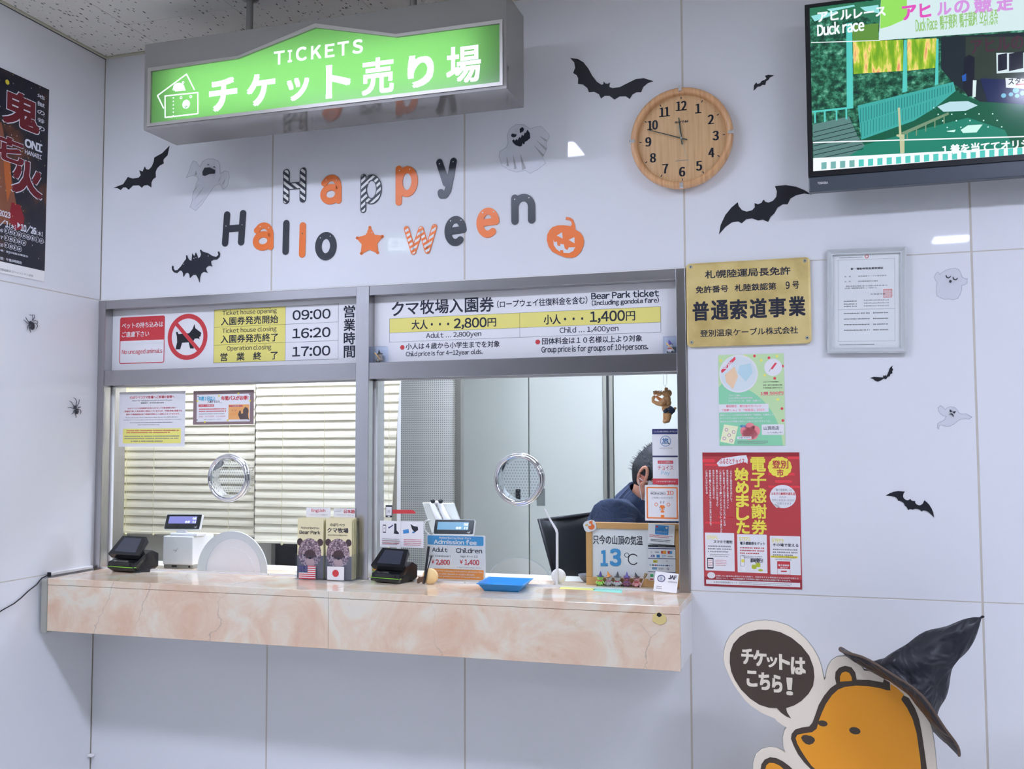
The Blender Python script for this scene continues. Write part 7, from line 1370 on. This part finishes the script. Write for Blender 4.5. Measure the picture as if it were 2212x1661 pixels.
# ---------------------------------------------------------------- card readers
def reader(cx_, yf, s, yaw, label):
    M = Matrix.Translation((cx_, yf, ZT)) @ Matrix.Rotation(yaw, 4, 'Z') @ Matrix.Scale(s, 4)
    e = empty('card_reader', Matrix.Translation((cx_, yf, ZT)) @ Matrix.Rotation(yaw, 4, 'Z'), label, 'card reader', 'black card readers'); S_ = Matrix.Diagonal((s, s*.60, s, 1))
    g = G(); prof = [(0, .012), (.012, .004), (.03, .0), (.15, .0), (.165, .012), (.165, .05), (.12, .062), (.06, .046), (.03, .034), (.004, .030)]; n_ = len(prof)
    V = [(-.052, y, z) for y, z in prof]+[(.052, y, z) for y, z in prof]; V2 = [((x*(.82 if z < .006 else 1)), y, z) for x, y, z in V]
    g.add(V2, [tuple(range(n_)), tuple(range(2*n_-1, n_-1, -1))]+[(i, n_+i, n_+(i+1) % n_, (i+1) % n_) for i in range(n_)], m_gloss, M=S_); g.build('base', e)
    g = G(); g.tube([(-.0525, .02, .016), (-.051, .0, .0165), (.051, .0, .0165), (.0525, .02, .016)], .0011, mat('green_line', C(130, 200, 60), .4), 6, M=S_); g.build('green_line', e)
    g = G(); g.bbox((-.038, -.003, .021), (.038, .012, .028), m_blackp, .001, M=S_); g.textl('PAY', .01, .0095, .022, .0125, m_wplast, 0); g.build('card_slot', e)
    g = G(); V = [(-.064, .018, .052), (.064, .018, .052), (.050, .088, .103), (-.050, .088, .103), (-.056, .030, .040), (.056, .030, .040), (.046, .110, .086), (-.046, .110, .086)]
    g.add(V, [(0, 1, 2, 3), (7, 6, 5, 4), (0, 4, 5, 1), (1, 5, 6, 2), (2, 6, 7, 3), (3, 7, 4, 0)], m_gloss, M=S_); g.build('screen_hood', e)
    g = G(); V = [(-.044, .028, .0598), (.044, .028, .0598), (.036, .080, .0978), (-.036, .080, .0978)]; g.add(V, [(0, 1, 2, 3)], mat('reader_screen', (.05, .055, .075), .12), M=S_); g.build('screen', e)
    g = G(); g.tube([(0, .10, .045), (0, .085, .075)], [.03, .03], m_blackp, 12, M=S_); g.build('neck', e); return e
pr1 = W(283, 1233, 'z', ZT); reader(pr1.x-.005, -.082, 1.25, math.radians(-9), 'black card reader with green line beside the left window stile')
pr2 = W(850, 1256, 'z', ZT); reader(pr2.x-.005, -.082, 1.10, math.radians(-12), 'black card reader with green line beside the centre mullion')
g = G(); c = W(292, 1236, 'z', ZT); g.tube([(c.x-.01, c.y-.004, ZT+.004), (c.x+.03, c.y+.004, ZT+.005), (c.x+.055, c.y+.012, ZT+.006)], [.003, .004, .0045], m_blackp, 8); g.tube([(c.x-.01, c.y-.004, ZT+.004), (c.x, c.y-.016, ZT+.003), (c.x+.016, c.y-.02, ZT+.003), (c.x+.03, c.y-.012, ZT+.004)], .0026, m_blackp, 8); tag(g.build('cable_plug'), 'short black plug and cable lying beside the left card reader', 'cable')
# small witch plush behind the right reader
p = W(816, 1240, 'y', -.015); e_ = plush((p.x-.012, -.005, ZT), .046, ink('witch_green', 150, 190, 110), ink('witch_orange', 226, 130, 60), ink('witch_orange', 226, 130, 60), label='green plush bear in orange hat behind the right card reader')
# wooden bear stand with black pen
c = W(926, 1240, 'y', -.045); e = empty('pen_stand', (c.x, -.045, ZT), 'round slice of wood with brown bear and a black pen on the counter', 'pen stand'); r_ = .026
m_wd = mat('pale_wood', C(218, 190, 150), .6); g = G(); g.lathe([(0, .009), (r_*.96, .009), (r_, .007), (r_, -.007), (r_*.96, -.009), (0, -.009)], m_wd, 28, M=Matrix.Translation((.006, 0, r_)) @ Matrix.Rotation(math.radians(90), 4, 'X')); g.build('wood_disc', e)
g = G(); g.prism([(-.036, .004), (-.036, .016), (-.030, .022), (-.032, .026), (-.024, .024), (-.014, .026), (-.008, .020), (-.006, .010), (-.010, .002), (-.016, .002), (-.018, .008), (-.026, .006), (-.030, .002)], mat('bear_brown', C(84, 62, 52), .6), .011, .016, M=Fr((0, 0, 0)).M); g.build('bear_shape', e)
a = W(*ca(1000, 1365), 'y', -.060); b_ = W(*ca(1078, 812), 'y', -.050); g = G(); o_ = Vector((c.x, -.045, ZT)); a.z = ZT+.002; g.tube([a-o_, a-o_+(b_-a)*.40, a-o_+(b_-a)*.96, b_-o_], [.0022, .0040, .0046, .0042], m_blackp, 10)
tag(g.build('pen', M=Matrix.Translation(o_)), 'black pen standing upright against the round wood slice', 'pen')
g = G(); d = W(*ca(1118, 980), 'y', -.05); g.tube([d-o_, (a+(b_-a)*.35)-o_+Vector((.006, 0, 0)), a-o_+Vector((.004, 0, .004))], [.0024, .0018, .0016], m_blackp, 8); g.ball(tuple(d-o_), .0038, m_blackp, 8); g.build('pen_loop', e)

# ---------------------------------------------------------------- brochure racks
m_fur = mat('bear_photo_fur', C(120, 104, 124), .4); n, l, b = nodes(m_fur); mp = coords(n, l, (1, 1, 1)); nz = n.new('ShaderNodeTexNoise'); nz.inputs['Scale'].default_value = 190; nz.inputs['Detail'].default_value = 5; l.new(mp.outputs[0], nz.inputs[0]); rp = ramp(n, [(.35, C(70, 60, 78)), (.5, C(120, 104, 126)), (.66, C(184, 168, 186))]); l.new(nz.outputs[0], rp.inputs[0]); l.new(rp.outputs[0], b.inputs['Base Color'])
m_furd = mat('bear_photo_dark', C(66, 52, 62), .4); m_brt = mat('brochure_cream', C(204, 200, 178), .35); m_muz = mat('bear_photo_muzzle', C(176, 152, 164), .4)
def rack(xl, xr, yb, titles, flag, label, yy):
    a = W(*cbk(xl, yb), 'y', yy); b_ = W(*cbk(xr, yb), 'y', yy); w = b_.x-a.x; o_ = Vector((a.x, yy, ZT)); Fk = Fr(o_); e = empty('brochure_rack', Fk.M, label, 'rack', 'clear brochure racks')
    zt = W(*cbk(xl+20, 305), 'y', yy+.02).z-ZT
    g = G(); g.box((0, 0, .001), (w, .085, .003), m_acryl); g.box((0, 0, -.045), (w, zt*.93, -.043), m_acryl); g.box((0, 0, -.045), (.0018, zt*.42, .003), m_acryl); g.box((w-.0018, 0, -.045), (w, zt*.42, .003), m_acryl); g.box((-.004, 0, -.050), (w+.004, .003, .012), m_acryl); g.build('clear_rack', e)
    for k in range(6):
        x0, x1 = .003, w-.003; z_ = -.040+k*.0068; b2 = empty('brochure', Fk.M @ Matrix.Translation((0, 0, z_)), ('front %s brochure with bear photo in its clear rack' if k == 5 else '%s brochure in the stack behind the front one') % titles[0], 'brochure', titles[0]+' brochures in the rack') if k == 5 else None
        if k < 5: g = G(); g.box((x0+.001*(k % 2), .004, z_), (x1-.001*(k % 3), zt-.002*k, z_+.004), m_brt); tag(g.build('brochure', M=Fk.M), '%s brochure in the stack behind the front one' % titles[0], 'brochure', titles[0]+' brochures in the rack'); continue
        g = G(); g.box((x0, .004, 0), (x1, zt, .0015), m_brt); g.build('cover', b2)
        L = Lay((x0, .004, x1, zt), .0018)
        L.rect(0, .62, 1, 1, ink('photo_ground', 96, 96, 112), 0)
        for u in (.10, .88): L.g.flat(circ(*L.p(u, .40), w*.11, 14, w*.12), m_furd, .0020)
        L.g.flat(circ(*L.p(.48, .58), w*.42, 26, zt*.24), m_fur, .0022); L.g.flat(circ(*L.p(.50, .60), w*.20, 18, zt*.075), m_furd, .0024)
        for u, v in ((.27, .62), (.72, .63)): L.g.flat(circ(*L.p(u, v), w*.032, 10), m_ink, .0026)
        L.g.flat(circ(*L.p(.50, .73), w*.16, 18, zt*.07), m_muz, .0025); L.g.flat(circ(*L.p(.50, .665), w*.06, 12, zt*.016), m_ink, .0028)
        for (tx, u0, v0, u1, v1, bb) in titles[1]: L.t(tx, u0, v0, u1, v1, m_ink, .0004, bb)
        L.done('print', b2)
    fe = empty('flag_card', Fk.M @ Matrix.Translation((0, 0, .0032)), flag[1], 'card', 'flag cards on the brochure racks'); fx0, fy0, fx1, fy1 = w*.13, .003, w*.74, .049; g = G(); g.box((fx0, fy0, 0), (fx1, fy1, .0006), m_sheet); g.build('card', fe); g = G()
    if flag[0] == 'us':
        h = (fy1-fy0)/13
        for k in range(0, 13, 2): g.flat([(fx0, fy0+k*h), (fx1, fy0+k*h), (fx1, fy0+(k+1)*h), (fx0, fy0+(k+1)*h)], m_redt, .0009)
        ux = fx0+(fx1-fx0)*.53; uy = fy0+6*h; g.flat([(fx0, uy), (ux, uy), (ux, fy1), (fx0, fy1)], m_navy, .0011)
        for i in range(6):
            for j in range(5): g.flat(circ(fx0+(ux-fx0)*(i+.5)/6, uy+(fy1-uy)*(j+.5)/5, .0008, 5), m_sheet, .0013)
    else: g.flat(circ((fx0+fx1)/2, (fy0+fy1)/2, .0125, 24), m_red, .0009)
    g.build('flag', fe)
    return Fk, w, zt
rack(415, 728, 990, ('English bear park', [('Noboribetsu', .14, .14, .83, .18, 0), ('Bear Park', .08, .205, .88, .265, .02)]), ('us', 'small stars and stripes flag card on the left brochure rack'), 'clear rack of English bear park brochures beside the mullion', -.060)
rack(738, 1052, 1000, ('Japanese bear park', [('のぼりべつ', .17, .085, .73, .135, .01), ('クマ牧場', .06, .16, .87, .24, .02), ('Noboribetsu Bear Park', .08, .265, .84, .29, 0)]), ('jp', 'small white flag card with red disc on the right brochure rack'), 'clear rack of Japanese bear park brochures touching the mullion', -.060)
for (xa, ya, xb, yb, t1, lab) in ((535, 190, 808, 288, 'English', 'white English tag standing above the left brochures'), (848, 200, 1092, 290, '日本語', 'white Japanese tag standing above the right brochures')):
    Ft = Fr(W(*cbk((xa+xb)/2, (ya+yb)/2), 'y', -.012)); a, b_ = Ft.L(*cbk(xa, ya)), Ft.L(*cbk(xb, yb)); e = empty('language_tag', Ft.M, lab, 'tag', 'language tags'); g = G(); g.box((a[0], b_[1]-.006, -.0008), (b_[0], a[1], 0), m_sheet); g.build('tag_sheet', e)
    L = Lay((a[0], b_[1], b_[0], a[1]), .0003)
    if t1 == 'English': L.t('English', .22, .15, .80, .62, m_redt, bold=.012).t('こちらのパンフレットは英語版です', .12, .80, .90, .93, m_grey)
    else: L.t('日本語', .48, .12, .98, .62, m_redt, bold=.02).rows(.05, .12, .42, .48, 2, m_grey, 3, .4).t('This brochure is in Japanese', .12, .78, .95, .92, m_grey)
    L.done('print', e)
    g = G(); g.box((a[0]+(b_[0]-a[0])*.45, ZT-Ft.o.z, -.0028), (a[0]+(b_[0]-a[0])*.55, b_[1], -.001), m_acryl); g.build('clear_leg', e)

# ================================================================ CARDBOARD BEAR AND WITCH HAT
cz = crop(1540, 1310, 2212/672); BY_ = -.26; FZ = Fr((W(1850, 1400, 'y', BY_).x, BY_, 0))
m_cream = mat('standee_border', C(214, 206, 206), .45); m_dkb = mat('standee_brown', C(66, 56, 52), .5); m_bear = mat('standee_orange', C(216, 146, 38), .45); m_side = mat('standee_edge', C(150, 158, 172), .6)
Z_ = lambda pts: [FZ.L(*cz(*p)) for p in pts]
e = empty('bear_standee', FZ.M, 'cardboard cutout of an orange bear with dark speech bubble beside the counter', 'cutout')
border = Z_([(75, 370), (78, 320), (92, 265), (120, 212), (165, 165), (220, 132), (290, 110), (370, 102), (450, 112), (530, 138), (600, 180), (660, 235), (712, 300), (748, 365), (770, 425), (783, 490), (793, 525), (803, 505), (808, 465), (820, 425), (845, 388), (885, 362), (940, 354), (1000, 368), (1045, 405), (1075, 455), (1140, 462), (1240, 490), (1340, 540), (1420, 620), (1480, 700), (1530, 790), (1560, 880), (1575, 980), (1585, 1070), (1592, 1155)])
lo = Z_([(560, 1250), (440, 1170), (285, 1170)])
bl_ = Z_([(285, 1155), (288, 1105), (305, 1055), (345, 1020), (400, 1005), (455, 1012), (515, 1040), (500, 990), (498, 930), (510, 880), (525, 860), (490, 840), (455, 815), (440, 795), (400, 780), (340, 752), (280, 712), (230, 668), (185, 610), (145, 550), (110, 480), (85, 420)])
rx = border[-1][0]+.012; lx = bl_[0][0]
low = [(rx+.01, .55), (rx, .30), (rx-.03, .02), (rx-.04, .0), (lx+.06, .0), (lx+.05, .02), (lx+.02, .30), (lx, .50)]
g = G(); pts = border+low+bl_; g.prism(pts, m_cream, -.010, 0); g.build('board', e)
g = G(); g.stroke(pts, .004, m_side, -.0115, -.0102, 4, True); g.build('edge_band', e)
g = G(); bub = Z_([(120, 400), (122, 330), (145, 265), (190, 215), (250, 180), (320, 164), (400, 164), (480, 182), (560, 222), (630, 280), (685, 350), (715, 430), (722, 500), (712, 565), (680, 620), (630, 670), (580, 702), (520, 722), (528, 752), (556, 796), (520, 780), (485, 755), (455, 722), (400, 720), (330, 698), (265, 655), (200, 590), (155, 520), (130, 460)]); g.flat(bub, m_dkb, .0008); g.build('speech_bubble', e)
g = G(); wl = mat('bubble_letters', C(206, 200, 200), .45)
for s_, xa, ya, xb, yb, bb in (('チ', 205, 300, 285, 408, .045), ('ケ', 290, 312, 378, 422, .045), ('ッ', 384, 358, 456, 432, .045), ('ト', 474, 342, 545, 448, .05), ('は', 558, 362, 656, 482, .045), ('こ', 244, 458, 312, 566, .05), ('ち', 330, 470, 402, 590, .045), ('ら', 424, 488, 490, 608, .045), ('!', 524, 508, 566, 628, .035)):
    a, b_ = FZ.L(*cz(xa, ya)), FZ.L(*cz(xb, yb)); g.textl(s_, a[0], b_[1], b_[0], a[1], wl, .0014, bb)
g.build('lettering', e)
head_o = Z_([(555, 940), (560, 905), (585, 874), (630, 860), (685, 852), (708, 825), (728, 770), (752, 700), (790, 635), (835, 580), (878, 550), (868, 510), (872, 465), (898, 435), (940, 421), (985, 432), (1012, 468), (1022, 520), (1110, 522), (1210, 540), (1215, 515), (1258, 540), (1262, 596), (1230, 596), (1340, 650), (1338, 662), (1352, 630), (1392, 650), (1435, 720), (1465, 800), (1485, 900), (1500, 1000), (1512, 1080), (1522, 1160)])
lowb = [(head_o[-1][0]+.008, .5), (head_o[-1][0]-.03, .10), (head_o[-1][0]-.06, .05), (lx+.13, .05), (lx+.10, .30), (Z_([(740, 1180)])[0][0], Z_([(740, 1220)])[0][1])]
hl = Z_([(700, 1160), (650, 1110), (605, 1050), (575, 990)])
g = G(); g.flat(head_o+lowb+hl, m_dkb, .0008); g.build('bear_outline', e)
inn = Z_([(588, 935), (600, 912), (640, 902), (705, 893), (738, 868), (752, 815), (775, 755), (805, 690), (845, 632), (890, 590), (940, 570), (1020, 562), (1110, 566), (1190, 580), (1235, 594), (1262, 596), (1262, 548), (1300, 572), (1358, 625), (1338, 660), (1380, 720), (1420, 800), (1448, 900), (1462, 1000), (1474, 1080), (1480, 1160)])
inl = [(inn[-1][0]+.004, .5), (inn[-1][0]-.03, .14), (lx+.17, .14), (lx+.15, .30), (Z_([(790, 1180)])[0][0], Z_([(760, 1210)])[0][1])]
g = G(); g.flat(inn+inl+Z_([(700, 1130), (660, 1075), (625, 1020), (600, 975)]), m_bear, .0012)
g.flat(Z_([(904, 534), (904, 495), (918, 470), (944, 461), (970, 472), (986, 500), (988, 528)]), m_bear, .0014); g.build('bear_body', e)
for cx_, cy_, rx_, ry_, a_ in ((781, 830, 35, 21, .2), (1009, 882, 41, 25, .22)): g = G(); g.flat(Z_([(cx_+rx_*math.cos(t)*math.cos(a_)-ry_*math.sin(t)*math.sin(a_), cy_+rx_*math.cos(t)*math.sin(a_)+ry_*math.sin(t)*math.cos(a_)) for t in [2*math.pi*k/18 for k in range(18)]]), m_dkb, .0018); g.build('eye', e)
g = G(); g.flat(Z_([(627, 930), (640, 914), (665, 912), (700, 920), (722, 936), (726, 952), (712, 972), (685, 982), (660, 975), (638, 955)]), m_dkb, .0018); g.build('nose', e)
g = G(); g.flat(Z_([(338, 1165), (345, 1120), (368, 1088), (405, 1071), (450, 1076), (495, 1098), (545, 1135), (585, 1175), (560, 1260), (400, 1260)]), m_dkb, .0010); g.flat(Z_([(370, 1165), (380, 1128), (402, 1110), (435, 1112), (475, 1130), (515, 1165), (500, 1240), (400, 1240)]), m_bear, .0016); g.build('paw', e)
g = G(); zb = -.12; g.box((-.08, .0, zb), (-.07, .55, -.012), m_cream); g.build('rear_strut', e)

m_hat = mat('black_satin', (.014, .016, .022), .5, coat=.08); n, l, b = nodes(m_hat); mp = coords(n, l, (1, 1, 1)); nz = n.new('ShaderNodeTexNoise'); nz.inputs['Scale'].default_value = 11; nz.inputs['Detail'].default_value = 2; nz.inputs['Distortion'].default_value = 1.6; l.new(mp.outputs[0], nz.inputs[0]); bp = n.new('ShaderNodeBump'); bp.inputs['Strength'].default_value = 1; bp.inputs['Distance'].default_value = .025; l.new(nz.outputs[0], bp.inputs['Height']); l.new(bp.outputs[0], b.inputs['Normal'])
HY = BY_-.01
H_ = lambda x, y, d=0: W(*cz(x, y), 'y', HY+d)
bc = H_(1368, 612); d1 = (H_(1742, 1060)-H_(915, 300)); R = d1.length/2; d1.normalize()
ax = Vector((-d1.z, 0, d1.x)); ax = ax if ax.z > 0 else -ax; ax = (ax+Vector((0, .20, 0))).normalized(); d2 = ax.cross(d1).normalized()
e = empty('witch_hat', bc, 'black satin witch hat with bent tip on the head of the cardboard bear', 'hat'); g = G(); rr = random.Random(9)
V = []; F_ = []; N = 48
for j, (r, h) in enumerate(((.36, .000), (.55, -.004), (.78, -.002), (1.0, .008), (1.0, .004), (.78, -.007), (.55, -.009), (.34, -.006))):
    for k in range(N):
        q = 2*math.pi*k/N; w = (.005*math.sin(3*q+1)+.003*math.sin(7*q))*r; p = d1*math.cos(q)*R*r+d2*math.sin(q)*R*r*.80+ax*(h+w-.036*r*r*math.cos(q)**2); V.append(tuple(p))
for j in range(7):
    for k in range(N): F_.append((j*N+k, j*N+(k+1) % N, (j+1)*N+(k+1) % N, (j+1)*N+k))
g.add(V, F_, m_hat, True); g.build('brim', e)
g = G(); g.tube([bc*0+d1*math.cos(q)*R*1.0+d2*math.sin(q)*R*.80+ax*(.006-.036*math.cos(q)**2+.005*math.sin(3*q+1)+.003*math.sin(7*q)) for q in [2*math.pi*k/N for k in range(N)]], .0035, mat('brim_binding', C(84, 70, 66), .7), 6, closed=True); g.build('brim_binding', e)
path = [((1372, 600), 250), ((1395, 560), 236), ((1425, 510), 222), ((1470, 450), 205), ((1520, 400), 176), ((1570, 345), 150), ((1620, 300), 132), ((1680, 262), 118), ((1740, 220), 98), ((1800, 165), 74), ((1850, 120), 48), ((1885, 95), 22), ((1905, 80), 5)]
P3 = [H_(*p, d=.012+i*.001) for i, (p, r) in enumerate(path)]; V = []; F_ = []; N = 40; prev = None
for i, (p, (xy, r)) in enumerate(zip(P3, path)):
    t = (P3[min(i+1, len(P3)-1)]-P3[max(i-1, 0)]).normalized(); bl__ = min(1, i/4); e1 = (Vector((t.z, 0, -t.x)).normalized()*bl__+d1*(1-bl__)).normalized(); e2 = (t.cross(e1)*bl__+d2*(1-bl__)).normalized() if t.cross(e1).dot(d2) > 0 else (t.cross(e1)*bl__-d2*(1-bl__)).normalized(); k0 = r/3.292/FOC*2.83
    for k in range(N):
        q = 2*math.pi*k/N; w = 1+.07*math.sin(5*q+i*.9)+.06*math.sin(3*q-i*1.3)+.04*math.sin(9*q+i*2.1); V.append(tuple(p-bc+(e1*math.cos(q)+e2*math.sin(q)*.8)*k0*w))
for i in range(len(P3)-1):
    for k in range(N): F_.append((i*N+k, i*N+(k+1) % N, (i+1)*N+(k+1) % N, (i+1)*N+k))
g = G(); g.add(V, F_, m_hat, True); o = g.build('crown', e); sb = o.modifiers.new('s', 'SUBSURF'); sb.levels = sb.render_levels = 1
g = G(); 
for k in range(5): a_ = k*1.3; g.tube([P3[-1]-bc, P3[-1]-bc+Vector((.006+.003*math.cos(a_), .003*math.sin(a_), .004+.002*math.sin(a_*2)))], [.003, .0014], m_hat, 5)
g.build('tip_knot', e)
